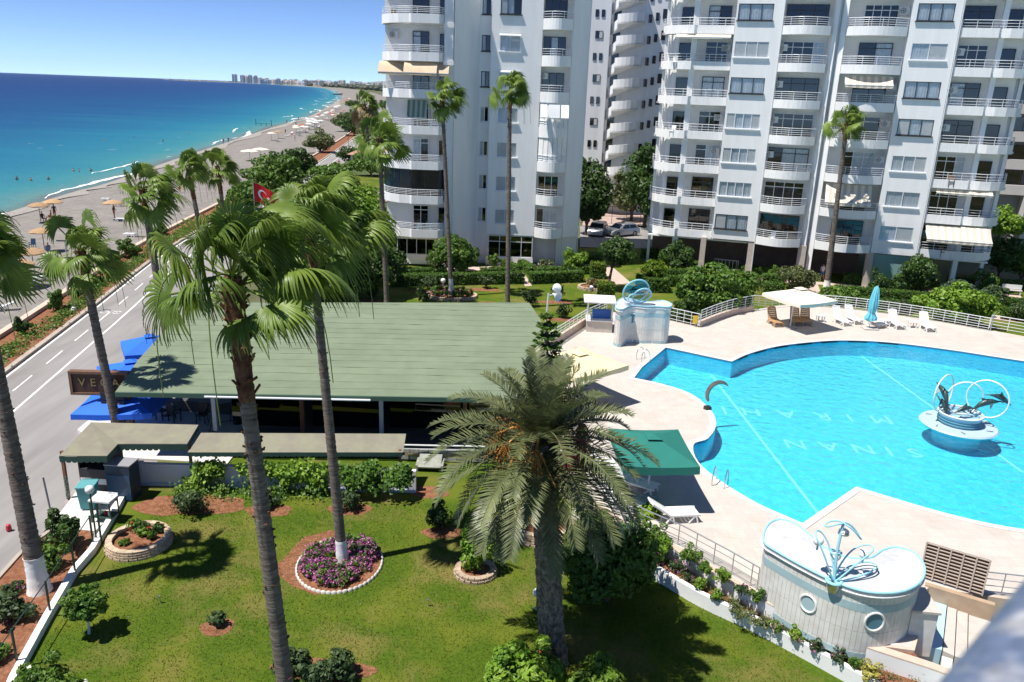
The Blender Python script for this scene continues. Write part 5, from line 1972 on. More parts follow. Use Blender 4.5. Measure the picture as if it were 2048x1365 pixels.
# clump left of the centre-left block
for lab, u, v, h, r_, mt_, n, s in (
        ('broad green tree behind the whitewashed palm, left of the block', 655, 600, 6.4, (2.8, 2.4, 2.4), L_MID, 5200, .24),
        ('bright yellow-green tree at the left of the centre-left block', 715, 585, 7.2, (2.7, 2.3, 2.7), L_BRIGHT, 5200, .24),
        ('dark tree in deep shade beside the leftmost garden palm', 745, 596, 4.2, (2.4, 2.0, 1.8), L_DARK, 3800, .2),
        ('low dark tree behind the restaurant roof, left of the lawn', 690, 600, 3.4, (3.0, 1.8, 1.5), L_DARK, 3600, .2),
        ('dark bush behind the restaurant roof under the nearest palm crown', 600, 604, 4.2, (3.2, 2, 2.0), L_DARK, 3600, .22),
        ('green bush by the left corner of the centre-left block', 787, 552, 2.6, (1.2, 1.1, 1.2), L_DARK, 1500, .16),
        ('tall green tree behind the flag along the road', 560, 560, 6.0, (3.0, 2.6, 2.4), L_MID, 4200, .26),
        ('dark tree right of the road below the far boundary wall', 668, 440, 5.5, (3.4, 3.0, 2.4), L_DARK, 3600, .3),
        ('bright tree right of the road beside the iron fence', 712, 448, 4.6, (3.0, 2.6, 2.0), L_BRIGHT, 3600, .28),
        ('olive tree right of the road under the second palm crown', 622, 480, 5.2, (3.4, 3.0, 2.3), L_OLIVE, 3600, .28),
        ('green tree beside the road opposite the dark rounded tree', 668, 385, 4.6, (3.2, 3.0, 2.0), L_MID, 3000, .32)):
    tree('garden_tree', lab, at(u, v), h, r_, n, s, mt_, trunk_r=.14)
# trees between the blocks
for lab, u, v, h, r_, mt_ in (
        ('tall dark tree against the foot of the tall block', 1172, 470, 9.5, (2.6, 2.2, 4.2), L_DARK),
        ('big dark tree between the tall block and the far block', 1288, 455, 10.5, (3.6, 3.0, 4.6), L_DARK),
        ('second dark tree leaning over the parked cars', 1262, 442, 7.0, (3.0, 2.6, 3.0), L_OLIVE),
        ('rounded pale green tree beside the parked white car', 1200, 412, 3.6, (2.2, 2.0, 1.5), L_MID),
        ('tall dark tree at the left edge of the far block', 1316, 468, 8.0, (2.4, 2.2, 3.6), L_DARK)):
    tree('street_tree', lab, at(u, v), h, r_, 4200, .3, mt_, trunk_r=.2)
# along the road and beach
for lab, u, v, h, r_, mt_ in (
        ('broad bright tree on the planted strip behind the flag', 548, 395, 5.6, (4.2, 3.6, 2.5), L_MID),
        ('dark rounded tree on the strip beside the far road', 588, 372, 6.0, (3.6, 3.2, 2.7), L_DARK),
        ('grey-green bush tree beside the far road', 640, 305, 5.2, (4.0, 3.4, 2.4), L_OLIVE),
        ('low tree on the strip in front of the dark rounded tree', 505, 420, 3.6, (2.8, 2.4, 1.6), L_MID),
        ('dark tree by the roadside kiosk far along the beach', 708, 272, 6.5, (5.5, 4.5, 2.9), L_DARK),
        ('second dark tree by the roadside kiosk far along the beach', 690, 262, 6.0, (4.5, 4, 2.7), L_OLIVE),
        ('green tree beyond the road left of the block', 742, 352, 4.8, (3.6, 3, 2.2), L_MID),
        ('low hedge-like tree beyond the road beside the pink wall', 722, 330, 3.6, (4.5, 3, 1.7), L_DARK)):
    tree('roadside_tree', lab, at(u, v), h, r_, 3200, .34, mt_, trunk_r=.2)
# far wood along the bay
wv_, wf_ = [], []
for i in range(1500):
    u = random.uniform(560, 800)
    d = random.choice([random.uniform(450, 1200), random.uniform(900, 4200), random.uniform(2500, 4800)])
    dd = sight(u, 172)
    x = dd.x / dd.y * d
    k = int(np.argmin(np.hypot(SH[:, 0] - x, SH[:, 1] - d)))
    shx = [p for p in SH if abs(p[1] - d) < 250]
    if shx and x < max(p[0] for p in shx) + 75 + d * .015:
        continue
    r_ = random.uniform(4, 9) * (1 + d / 4000)
    o = len(wv_)
    ring = []
    for (rr, zz) in ((0.55, 0), (1, .45), (.8, .95), (.25, 1.25)):
        for j in range(6):
            a = j * 1.047 + rr
            q = rr * r_ * random.uniform(.8, 1.2)
            wv_.append((x + q * math.cos(a), d + q * math.sin(a), zz * r_ * .8))
    for a in range(3):
        for j in range(6):
            wf_.append((o + a * 6 + j, o + a * 6 + (j + 1) % 6, o + a * 6 + 6 + (j + 1) % 6, o + a * 6 + 6 + j))
    for j in (0, 2):
        wf_.append((o + 18 + j, o + 18 + j + 1, o + 18 + j + 2, o + 18 + (j + 3) % 6))
props(link('far_wood', np_mesh('far_wood', np.array(wv_), np.array(wf_), leaf_mat('far_tree_green', (0.045, 0.06, 0.03), (0.08, 0.09, 0.045), .02, trans=.1))), 'dark green wood along the shore of the far bay', 'trees', kind='stuff')


# ================================================================== RESTAURANT
RS = thing('restaurant', 'low restaurant pavilion with a wide pale green roof and dark open front', 'building', (-8, 33, 0), 0)
RS_off = Vector((-8, 33, 0))


def rl(p):
    return (p[0] - RS_off.x, p[1] - RS_off.y)


Y0L, Y0R = 31.4, 32.45          # eave line from left to right
M_ROOF = mat('green_roof_felt', (0.188, 0.232, 0.152), 0.9, var=0.06, scale=0.7, col2=(0.162, 0.202, 0.13), bump=0.25, bscale=20, fac=(.35, .65), objvar=0.035)
M_ROOFE = mat('green_roof_edge', (0.06, 0.12, 0.085), 0.7)
roof_xy = [(-16.8, 31.4), (1.1, 32.45), (1.75, 43.3), (0.95, 45.2), (-16.9, 43.3), (-17.9, 41.0), (-17.4, 36.5)]
roof_xy = [(-16.75, 31.42), (-17.25, 34.7), (-17.65, 39.6), (-17.45, 41.4), (-16.7, 42.55), (0.92, 44.7), (1.62, 41.6), (1.1, 32.45)]
ev_d = Vector((1.1 + 16.75, 32.45 - 31.42, 0)).normalized()
ev_n = Vector((-ev_d.y, ev_d.x, 0))
ZE, KS = 3.2, 1.0 / 11.0


def roof_d(p):
    return (Vector((p[0] + 16.75, p[1] - 31.42, 0))).dot(ev_n)


def clip(poly, d, keep_above):
    out = []
    n = len(poly)
    for i in range(n):
        a, c = poly[i], poly[(i + 1) % n]
        da, dc = roof_d(a) - d, roof_d(c) - d
        if not keep_above:
            da, dc = -da, -dc
        if da >= 0:
            out.append(a)
        if da * dc < 0:
            t = da / (da - dc)
            out.append((a[0] + (c[0] - a[0]) * t, a[1] + (c[1] - a[1]) * t))
    return out


# felt courses, each lapping over the one below
ds = [0.0]
while ds[-1] < 13:
    ds.append(ds[-1] + random.uniform(0.62, 0.82))
roofb = MB().prism([rl(p) for p in roof_xy], [ZE - .22 + KS * roof_d(p) for p in roof_xy], [ZE - .03 + KS * roof_d(p) for p in roof_xy])
roof = roofb.build('roof', M_ROOFE, RS)
for i in range(len(ds) - 1):
    pl = clip(clip(roof_xy, ds[i] - 0.03, True), ds[i + 1], False)
    if len(pl) < 3:
        continue
    # subdivide along the eave for a slightly wavy lap
    z0 = [ZE + KS * roof_d(p) + .008 - 0.008 * (roof_d(p) - ds[i]) / (ds[i + 1] - ds[i]) for p in pl]
    wav, wz = [], []
    for j, p in enumerate(pl):
        q = pl[(j + 1) % len(pl)]
        wav.append(p)
        wz.append(z0[j])
        if abs(roof_d(p) - ds[i] + .03) < .01 and abs(roof_d(q) - ds[i] + .03) < .01 and i:
            zq = z0[(j + 1) % len(pl)]
            for k in range(1, 40):
                t = k / 40
                jt = .035 * math.sin(k * .9 + i) * random.random() + random.uniform(-.02, .02)
                wav.append((p[0] + (q[0] - p[0]) * t + ev_n.x * jt, p[1] + (q[1] - p[1]) * t + ev_n.y * jt))
                wz.append(z0[j] + (zq - z0[j]) * t + max(0, random.gauss(0, .006)))
    pl, z0 = wav, wz
    MB().prism([rl(p) for p in pl], [z - .011 for z in z0], z0).build('roof_course', M_ROOF, roof)
MB().bar((rl((-16.75, 31.42))[0], rl((-16.75, 31.42))[1] - .03, ZE - .1), (rl((1.1, 32.45))[0], rl((1.1, 32.45))[1] - .03, ZE - .1), .06, .2).build('fascia', M_ROOFE, roof)
MB().tube([(rl((-13, 31.6))[0], rl((-13, 31.6))[1] - .1, ZE - .1), (rl((-6, 32.0))[0], rl((-6, 32.0))[1] - .1, ZE - .14)], .05, 8).build('gutter', M_RAIL, roof)
# floor platform, walls and posts
MB().prism([rl(p) for p in [(-12.3, 32.3), (1.0, 33.0), (1.5, 43), (-16.5, 41.5), (-16.9, 37), (-12.4, 36.6)]], 0, .6).build('platform', mat('shade_dark_tile', (0.09, 0.085, 0.085), .6, var=.1, scale=1), RS)  # shade under the roof is put into the dark tile colour
MB().prism([rl(p) for p in [(-12.2, 38.5), (0.9, 39.6), (1.2, 43), (-12.2, 42)]], .6, 3.4).build('rear_wall', mat('shade_dark_wall', (0.012, 0.014, 0.013), .8), RS)  # near-black base colour carries the gloom at the back of the room
for u, v in ((280, 845), (437, 855), (607, 862), (765, 862), (927, 880)):
    p = at(u, v, .6)
    p.y = 33.5 + (p.x + 16) * .05
    MB().box(*[c for c in (rl(p)[0] - .09, rl(p)[0] + .09, rl(p)[1] - .09, rl(p)[1] + .09)], .06 if u < 300 else .6, ZE + .1).build('post', M_WOODR if u in (280, 607) else M_RAIL if u in (437, 765) else M_WOODR, RS)
for x in (-10.5, -5, -1, 0.7):
    MB().box(x + 8 - .08, x + 8 + .08, 4.7, 4.86, .6, 3.4).build('post', M_WOODR, RS)
# dark tinted screens between the posts
for i, (xa, xb) in enumerate(((-12.9, -9.7), (-9.2, -6.1), (-5.6, -2.3), (-1.9, 0.7))):
    MB().box(xa + 8, xb + 8, 1.3 + .05 * xa + .62, 1.33 + .05 * xa + .62, .62, ZE - .25).build('glass_screen', glass_mat('smoked_glass', (0.10, 0.11, 0.12), .02), RS)
# stone plinth and white rail at the right of the awning
for r_ in range(3):
    for i in range(9):
        x = -4.6 + i * .42 + (r_ % 2) * .2
        MB().obox((x + 8, -0.55, .17 + r_ * .17), .40, .14, .155, rz=random.uniform(-.02, .02)).build('stone', M_STONE if r_ % 2 else mat('grey_stone', (0.42, 0.42, 0.42), .85, var=.2, scale=4, objvar=.1), RS)
railing('white_rail', [(3.3, -.75), (7.0, -.6)], .6, .25, M_RAIL, RS, rails=2, step=1.6, r=.03)
MB().obox((4.6, -1.2, .32), 1.0, .9, .08, rx=.25).box(4.0, 4.1, -1.6, -.8, 0, .3).box(5.1, 5.2, -1.6, -.8, 0, .3).build('hatch', mat('mossy_concrete', (0.3, 0.31, 0.27), .9, var=.25, scale=4), RS)
# long front awning
AW = thing('front_awning', 'long olive canvas awning with scalloped edge along the restaurant front', 'awning', (0, 0, 0))
M_OLIVC = mat('olive_canvas', (0.245, 0.235, 0.165), .85, var=.07, scale=1.4, col2=(.22, .20, .155))
fl_, fr_ = at(375, 905, 1.8), at(806, 905, 1.8)
bl_, br_ = at(402, 866, 2.15), at(812, 868, 2.15)
n = 40
vs = []
for i in range(n + 1):
    t = i / n
    f_, k_ = fl_.lerp(fr_, t), bl_.lerp(br_, t)
    sagz = -.05 * math.sin(t * math.pi * 4) ** 2
    vs += [k_, k_.lerp(f_, .5) + Vector((0, 0, sagz - .03)), f_ + Vector((0, 0, sagz * .6))]
cl = MB()
cl.add(vs, [(3 * i + j, 3 * i + j + 1, 3 * i + j + 4, 3 * i + j + 3) for i in range(n) for j in range(2)])
cl.build('canvas', M_OLIVC, AW, True)


def valance(parent, a, c_, h, step=.22, mt=None):
    a, c_ = Vector(a), Vector(c_)
    L = (c_ - a).length
    n = max(2, int(L / step))
    b = MB()
    d = (c_ - a) / n
    for i in range(n):
        p, q = a + d * i, a + d * (i + 1)
        m1 = (p + q) / 2
        b.add([p, q, q + Vector((0, 0, -h * .72)), q.lerp(m1, .35) + Vector((0, 0, -h * .95)), m1 + Vector((0, 0, -h)), p.lerp(m1, .35) + Vector((0, 0, -h * .95)), p + Vector((0, 0, -h * .72))], [(0, 1, 2, 3, 4, 5, 6)])
    return b.build('valance', mt or M_CANVG, parent)


valance(AW, fl_ + Vector((0, -.01, 0)), fr_ + Vector((0, -.01, 0)), .2)
valance(AW, fl_ + Vector((-.01, 0, 0)), bl_ + Vector((-.01, 0, 0)), .2)
for u in (380, 611, 800):
    p = at_y(u, 905, 29.65)
    MB().box(p.x - .05, p.x + .05, p.y - .05, p.y + .05, 0.0, 1.86).build('post', M_WOODR, AW)
MB().bar(bl_ - Vector((0, 0, .05)), br_ - Vector((0, 0, .05)), .06).build('back_beam', M_WOODR, AW)
# entrance canopy
CN = thing('entrance_canopy', 'angular olive canvas entrance canopy with green scalloped edge beside the road', 'awning', (0, 0, 0))
cp = [at(118, 912, 2.1), at(214, 912, 2.1), at(236, 888, 2.1), at(374, 888, 2.1), at(397, 850, 2.35), at(182, 845, 2.35)]
b = MB()
b.add([p for p in cp] + [p - Vector((0, 0, .03)) for p in cp], [(0, 1, 2, 3, 4, 5), (11, 10, 9, 8, 7, 6)] + [(i, (i + 1) % 6, 6 + (i + 1) % 6, 6 + i) for i in range(6)])
b.build('canvas', M_OLIVC, CN)
for i, j in ((0, 1), (1, 2), (2, 3), (5, 0), (3, 4)):
    dn = Vector((0, 0, -.035))
    valance(CN, cp[i] + dn + Vector((0, -.012, 0)), cp[j] + dn + Vector((0, -.012, 0)), .26 if i < 3 else .2)
for (u, v) in ((137, 996), (280, 838)):
    p = at(u, v, 0.03)
    if u == 280:
        p = Vector((cp[5].x + .3, cp[5].y - .1, 0))
    if u == 232:
        p = Vector((cp[1].x + .1, cp[1].y + .25, 0))
    MB().box(p.x - .055, p.x + .055, p.y - .055, p.y + .055, 0, 2.06).build('post', M_WOODR, CN)
p = at(137, 996, .03)
MB().tube([(p.x, p.y, 0.02), (p.x, p.y, 1.0)], [.08, .075], 8).build('post_wrap', mat('camouflage_wrap', (0.05, 0.07, 0.05), .8, col2=(0.3, 0.3, 0.25), scale=14), CN)
# white garden wall with planting along the front
WA = Vector((-15.1, 29.35, 0))
gw_ = MB().wall([(-15.1, 29.3), (-3.75, 29.55)], .2, 0, .95).box(-15.12, -14.9, 29.28, 29.52, 0, 1.0)
gw_.build('garden_wall', mat('white_garden_wall', (0.74, 0.75, 0.78), .85, var=.05, scale=.8), label='white garden wall below the restaurant front awning', cat='wall')
MB().wall([(-15.1, 29.22), (-3.75, 29.47)], .06, 0, .12).build('wall_skirt', mat('pale_blue_skirt', (0.55, 0.62, 0.72), .7), bpy.data.objects['garden_wall'])
# climbing vines on the wall
def vine(label, xs, zc, n, size=.13, mt=None, y=29.2, th=.16):
    o = thing('climbing_vine', label, 'vine', ((xs[0] + xs[1]) / 2, y, 0), 0, 'vines on the restaurant wall')
    L = xs[1] - xs[0]
    nc = max(6, int(L * 5))
    cx = rng.uniform(-L / 2, L / 2, nc)
    cz = np.array([zc(x / L + .5) for x in cx]) + rng.normal(0, .12, nc)
    k = rng.integers(0, nc, n)
    P = np.stack([cx[k] + rng.normal(0, .16, n), -np.abs(rng.normal(0, th, n)), np.clip(cz[k] + rng.normal(0, .14, n), .03, 2.2)], 1)
    V, F = leaf_quads(P, np.tile([0, -.7, .6], (n, 1)), size, 1.15, .55)
    link('foliage', np_mesh('foliage', V, F, mt or L_BRIGHT), o)
    b = MB()
    for i in range(5):
        x = -L / 2 + L * (i + .5) / 5
        b.tube(smooth_path([(x, -.03, 0), (x + random.uniform(-.2, .2), -.06, zc((x / L) + .5) * .5), (x + random.uniform(-.4, .4), -.04, zc((x / L) + .5))], 4), .015, 5)
    b.build('stems', M_BARK, o)
    return o


vine('leafy vine trailing along the top of the white restaurant wall', (-12.5, -7.0), lambda t: 1.0 + .1 * math.sin(t * 9), 1700)
vine('vine thicket hanging down the right of the white wall behind the bare trunk', (-8.9, -7.0), lambda t: .6 + .35 * math.sin(t * 5), 1700)
vine('dense dark vine mass covering the right end of the restaurant wall', (-6.9, -3.9), lambda t: .2 + .85 * abs(math.sin(t * 23)), 6800, .13, L_HEDGE, y=29.3, th=.32)
vine('low ivy growing along the foot of the white wall', (-13.6, -7.5), lambda t: .14, 1500, .10, L_MID, y=29.1, th=.35)
vine('bushy vine climbing the left awning post', (-12.9, -11.6), lambda t: .2 + 1.1 * t, 1500)
shrub('small grey-leaved shrub in the red soil before the white wall', 372, 1025, 1.3, .85, L_GREY, 900, .09)
# sink stand, wheelie bin, cabinets under the canopy
M_TEAL = mat('teal_plastic', (0.05, 0.26, 0.28), .45, var=.05)
bn = at(180, 1015, .03)
BIN = thing('wheelie_bin', 'teal wheelie bin standing under the entrance canopy', 'bin', bn, R(8))
b = MB()
b.add([(-.24, -.26, .05), (.24, -.26, .05), (.24, .26, .05), (-.24, .26, .05), (-.3, -.32, .95), (.3, -.32, .95), (.3, .34, .95), (-.3, .34, .95)], [(3, 2, 1, 0), (4, 5, 6, 7), (0, 1, 5, 4), (1, 2, 6, 5), (2, 3, 7, 6), (3, 0, 4, 7)])
b.build('body', M_TEAL, BIN, bevel=.02)
MB().obox((0, .02, .99), .66, .74, .07).obox((0, .4, 1.0), .5, .06, .06).build('lid', mat('pale_teal_lid', (0.12, 0.36, 0.38), .4), BIN, bevel=.02)
for s_ in (-.22, .22):
    MB().tube([(s_ - .03, .28, .08), (s_ + .03, .28, .08)], .08, 10).build('wheel', M_BLACK, BIN)
sk_ = at(212, 1040, .03)
SK = thing('wash_stand', 'white sink top on a dark green frame beside the entrance canopy', 'sink', sk_, R(-6))
b = MB().box(-.42, .42, -.3, .3, .86, .94).box(-.42, .42, .27, .3, .94, 1.02)
b.build('sink_top', M_WPLAS, SK, bevel=.012)
MB().lathe([(.17, -.1), (.2, 0.002)], 14, (-.02, -.02, .945), sy=.75).build('basin', mat('basin_grey', (.6, .6, .6), .3), SK)
MB().tube([(.2, .2, .94), (.2, .2, 1.08), (.2, .05, 1.1)], .018, 6).build('tap', M_STEEL, SK)
for i in (-1, 1):
    for j in (-1, 1):
        MB().box(i * .38 - .02, i * .38 + .02, j * .26 - .02, j * .26 + .02, 0, .86).build('leg', M_DGREEN, SK)
MB().box(-.38, .38, -.26, .26, .2, .23).build('shelf', M_DGREEN, SK)
for i, (dx, c_) in enumerate(((-.2, 'white'), (.05, 'red'), (.2, 'white'))):
    q = sk_ + Matrix.Rotation(R(-6), 3, 'Z') @ Vector((dx, -.05, .23))
    o = MB().lathe([(.05, 0), (.055, .12), (.02, .17), (.02, .2)], 10).build('bottle', M_WPLAS if c_ == 'white' else mat('red_plastic', (.45, .02, .03), .4), label='%s plastic bottle on the %s of the sink stand shelf' % (c_, ['left', 'middle', 'right'][i]), cat='bottle')
    o.location = q
cb = at(226, 1000, .03)
CB = thing('cabinet', 'dark blue metal cabinet standing behind the sink under the canopy', 'cabinet', cb + Vector((.35, .3, 0)), R(-4))
MB().box(-.5, .5, -.35, .35, 0, 1.5).build('body', mat('dark_blue_metal', (.015, .03, .06), .5), CB, bevel=.02)
MB().box(-.47, .47, -.365, -.352, .06, 1.1).build('door', mat('blue_metal', (.02, .07, .14), .45), CB)
MB().box(-.52, .52, -.37, .37, 1.5, 1.54).build('top', mat('grey_metal', (.3, .3, .32), .4), CB)
BX = thing('grill_counter', 'black open-fronted grill counter under the entrance canopy', 'counter', at(205, 985, .03) + Vector((-.1, .35, 0)), R(-4))
MB().box(-.75, .75, -.35, .35, 0, 1.0).build('body', mat('charcoal_metal', (.035, .035, .04), .6), BX)
MB().box(-.75, .75, .3, .35, 1.0, 1.75).box(-.75, -.7, -.35, .35, 1.0, 1.75).box(-.75, .75, -.35, .35, 1.75, 1.79).build('hood', M_BLACK, BX)
MB().box(-.72, .72, -.355, -.34, .35, .6).build('white_panel', M_WPLAS, BX)
# terrace railing, table and chairs beside the restaurant
railing('terrace_railing', [(-13.6, 33.0), (-14.2, 35.4), (-12.6, 36.4)], .06, 1.0, M_BLACK, None, rails=3, step=.8, r=.02, label='black metal railing on the white terrace beside the restaurant', cat='railing')
for i, (u, v) in enumerate(((405, 846), (325, 838), (350, 842))):
    p = at(u, v, .06)
    o = link('cafe_chair', chair_mesh(M_BLACK))
    o.location = p
    o.rotation_euler = (0, 0, i * 1.3)
    props(o, ['rightmost black cafe chair on the white terrace by the railing', 'left black cafe chair beside the round terrace table', 'right black cafe chair beside the round terrace table'][i], 'chair', 'chairs on the restaurant terrace')
T = thing('cafe_table', 'round dark cafe table on the shaded restaurant terrace', 'table', at(335, 830, .06))
MB().lathe([(.42, .72), (.42, .75)], 18).build('table_top', M_BLACK, T)
MB().lathe([(.25, 0), (.25, .03), (.03, .05), (.03, .72)], 12).build('pedestal', M_BLACK, T)

# big hanging sign
M_SIGNW = mat('sign_dark_wood', (0.06, 0.024, 0.012), .6, var=.25, scale=5, stretch=(1, 1, 6))
M_GOLD = mat('gilded_letters', (0.24, 0.18, 0.075), .45)
sb = Vector((at_y(196, 862, 33.3).x, 33.3, 0))
SG = thing('restaurant_sign', 'carved brown VEGA signboard on a dark post above blue parasols', 'sign', sb, R(2))
ys_ = sb.y - .15
tl, tr_, bl2 = at_y(140, 742, ys_), at_y(252, 737, ys_), at_y(148, 787, ys_)
w_, h_ = (tr_ - tl).length, (tl - bl2).length
cx, cz = (tl.x + tr_.x) / 2 - sb.x, (tl.z + bl2.z) / 2
MB().box(cx - w_ / 2, cx + w_ / 2, -.2, .0, cz - h_ / 2, cz + h_ / 2).build('board', M_SIGNW, SG)
MB().box(cx - w_ / 2 - .04, cx + w_ / 2 + .04, -.27, .03, cz + h_ / 2 - .09, cz + h_ / 2 + .02).box(cx - w_ / 2 - .04, cx + w_ / 2 + .04, -.27, .03, cz - h_ / 2 - .02, cz - h_ / 2 + .09).box(cx - w_ / 2 - .04, cx - w_ / 2 + .08, -.265, .025, cz - h_ / 2, cz + h_ / 2).box(cx + w_ / 2 - .08, cx + w_ / 2 + .04, -.265, .025, cz - h_ / 2, cz + h_ / 2).build('frame', mat('sign_frame_wood', (0.17, 0.09, 0.05), .5, var=.2, scale=6), SG)
letters(SG, 'VEGA', h_ * .5, M_GOLD, (cx - .02, -.205, cz - h_ * .12), (math.pi / 2, 0, 0), .03, spread=1.28)
for zz, bd, s_ in ((cz - h_ / 2 - .02, 'BAR', .2), (cz - h_ / 2 - .42, 'MARKET', .15), (cz - h_ / 2 - .8, 'KAHVALTI', .14)):
    pl_ = MB().box(cx + .02, cx + 1.05, -.32, -.28, zz - .17, zz + .17).build('name_board', mat('black_board', (.02, .02, .022), .5), SG)
    letters(pl_, bd, s_, mat('sign_white', (.7, .7, .68), .6), (cx + .53, -.323, zz - s_ * .35), (math.pi / 2, 0, 0), .003, spread=.95, sx=.95)
MB().box(cx + .1, cx + .98, -.3, -.29, cz - h_ / 2 - 1.18, cz - h_ / 2 - 1.06).build('name_strip', M_WOODR, SG)
MB().bar((cx + .75, .12, 0), (cx + .55, .12, cz + h_ / 2), .16).build('post', M_BLACK, SG)


# ================================================================== PARASOLS
def parasol(name, label, base, hw, top_z, eave_z, mt, pole_mt, rz=0.0, group=None, tilt=(0, 0), val=.22, arm=None, hwy=None):
    """square canvas parasol: ribs, canopy with hanging edge, pole and base; heights above base"""
    o = thing(name, label, 'parasol', base, rz, group)
    hy = hwy or hw
    c_ = [(-hw, -hy), (hw, -hy), (hw, hy), (-hw, hy)]
    pz = lambda x, y, z: (x, y, z + x * tilt[0] + y * tilt[1])
    b = MB()
    n = 6
    for s_ in range(4):
        a, d = c_[s_], c_[(s_ + 1) % 4]
        rows_ = []
        for i in range(n + 1):
            t = i / n
            ex, ey = a[0] + (d[0] - a[0]) * t, a[1] + (d[1] - a[1]) * t
            dip = -.06 * math.sin(math.pi * t)
            rows_.append([pz(ex * f, ey * f, top_z + (eave_z - top_z) * f + dip * f * f) for f in (0.12, .4, .7, 1.0)] + [pz(ex * 1.005, ey * 1.005, eave_z + dip - val + .02 * math.sin(i * 2.1 + s_))])
        o_ = len(b.V)
        q = 5
        b.add([p for r_ in rows_ for p in r_], [(i * q + j, i * q + j + 1, (i + 1) * q + j + 1, (i + 1) * q + j) for i in range(n) for j in range(4)])
    b.add([pz(x * .2, y * .2, top_z + .05 - .12 * (top_z - eave_z)) for x, y in c_] + [pz(0, 0, top_z + .1)], [(0, 1, 4), (1, 2, 4), (2, 3, 4), (3, 0, 4)])
    b.build('canopy', mt, o)
    for x, y in c_:
        MB().bar(pz(0, 0, top_z - .05), pz(x, y, eave_z - .04), .025).build('rib', pole_mt, o)
    px_ = arm or (0, 0)
    MB().tube([(px_[0], px_[1], 0.05), (px_[0], px_[1], top_z - .06)], .035, 8).build('pole', pole_mt, o)
    if arm:
        MB().bar((px_[0], px_[1], top_z - .1), (0, 0, top_z - .02), .05).build('arm', pole_mt, o)
    MB().obox((px_[0], px_[1], .04), .7, .7, .08).build('base', mat('concrete_base', (.4, .4, .4), .8), o, bevel=.01)
    return o


M_PGREEN = mat('green_parasol_canvas', (0.012, 0.17, 0.135), .8, var=.08, scale=1.5)
M_PYEL = mat('cream_yellow_canvas', (0.80, 0.68, 0.42), .85, var=.05, scale=1.2)
M_PCREAM = mat('ivory_canvas', (0.74, 0.68, 0.56), .85, var=.04, scale=1.2)
M_PBLUE = mat('blue_parasol_canvas', (0.012, 0.14, 0.78), .7, var=.08, scale=1.5)
M_WOODL = mat('pale_wood', (.45, .33, .2), .6)


def corners_to_parasol(px4, ez):
    P = [at(u, v, ez) for u, v in px4]
    c_ = sum(P, Vector()) / 4
    return c_, P


c_, P = corners_to_parasol(((1248, 846), (1360, 848), (1400, 938), (1292, 928)), DZ + 2.2)
parasol('parasol', 'large dark green square parasol at the near edge of the pool', Vector((c_.x - .35, c_.y, DZ)), 1.42, 2.5, 2.05, M_PGREEN, M_RAIL, R(3), hwy=1.7, val=.3)
c_ = at(1165, 716, DZ + 2.3)
parasol('parasol', 'pale yellow square parasol beside the conifer at the pool', Vector((c_.x - .15, c_.y, DZ)), 1.75, 2.55, 2.1, M_PYEL, M_WOODL, R(38), val=.25)
p = at(1577, 655, DZ)
c_ = at(1590, 592, DZ + 2.5)
parasol('parasol', 'ivory square parasol shading tan loungers behind the pool', Vector((p.x + .55, p.y + .25, DZ)), 1.75, 2.75, 2.15, M_PCREAM, M_RAIL, R(28), val=.22, arm=(-.6, -.1))
# folded parasol
p = at(1738, 658, DZ)
FP = thing('folded_parasol', 'folded light blue parasol tied around its pole behind the pool', 'parasol', p)
prof = [(.05, .55), (.34, .65), (.36, .85), (.20, 1.15), (.24, 1.3), (.27, 1.9), (.21, 2.5), (.13, 2.95), (.03, 3.08)]
b = MB()
vs = []
n = 26
for i, (r_, z) in enumerate(prof):
    for j in range(n):
        a = 2 * math.pi * j / n
        rr = r_ * (1 + .22 * math.sin(j * 2.4 + i * .5) + .06 * math.sin(j * 5))
        vs.append((rr * math.cos(a) + .05 * z * .6 - .05, rr * math.sin(a), z + (.06 * math.sin(j * 3) if i == 0 else 0)))
b.add(vs, [(i * n + j, i * n + (j + 1) % n, (i + 1) * n + (j + 1) % n, (i + 1) * n + j) for i in range(len(prof) - 1) for j in range(n)])
b.build('folded_canopy', mat('light_blue_canvas', (0.16, 0.55, 0.66), .8, var=.12, scale=4), FP, True)
MB().tube([(0, 0, .05), (.1, 0, 3.1)], .03, 8).build('pole', M_RAIL, FP)
MB().obox((0, -.1, .05), 1.0, .7, .1).build('base', M_TILE, FP)
# blue parasols of the restaurant terrace
for lab, c_, hw, rz in (('farthest of three blue parasols beside the green roof', at(300, 686, 2.4), 1.35, 30), ('middle of three blue parasols beside the green roof', at(262, 738, 2.4), 1.45, 30), ('nearest blue parasol behind the hanging signboard', at(248, 798, 1.8), 1.7, 8)):
    parasol('parasol', lab, Vector((c_.x, c_.y, 0.06)), hw, 2.75 if rz > 9 else 2.25, 2.2 if rz > 9 else 1.7, M_PBLUE, M_WOODL, R(rz), val=.25)

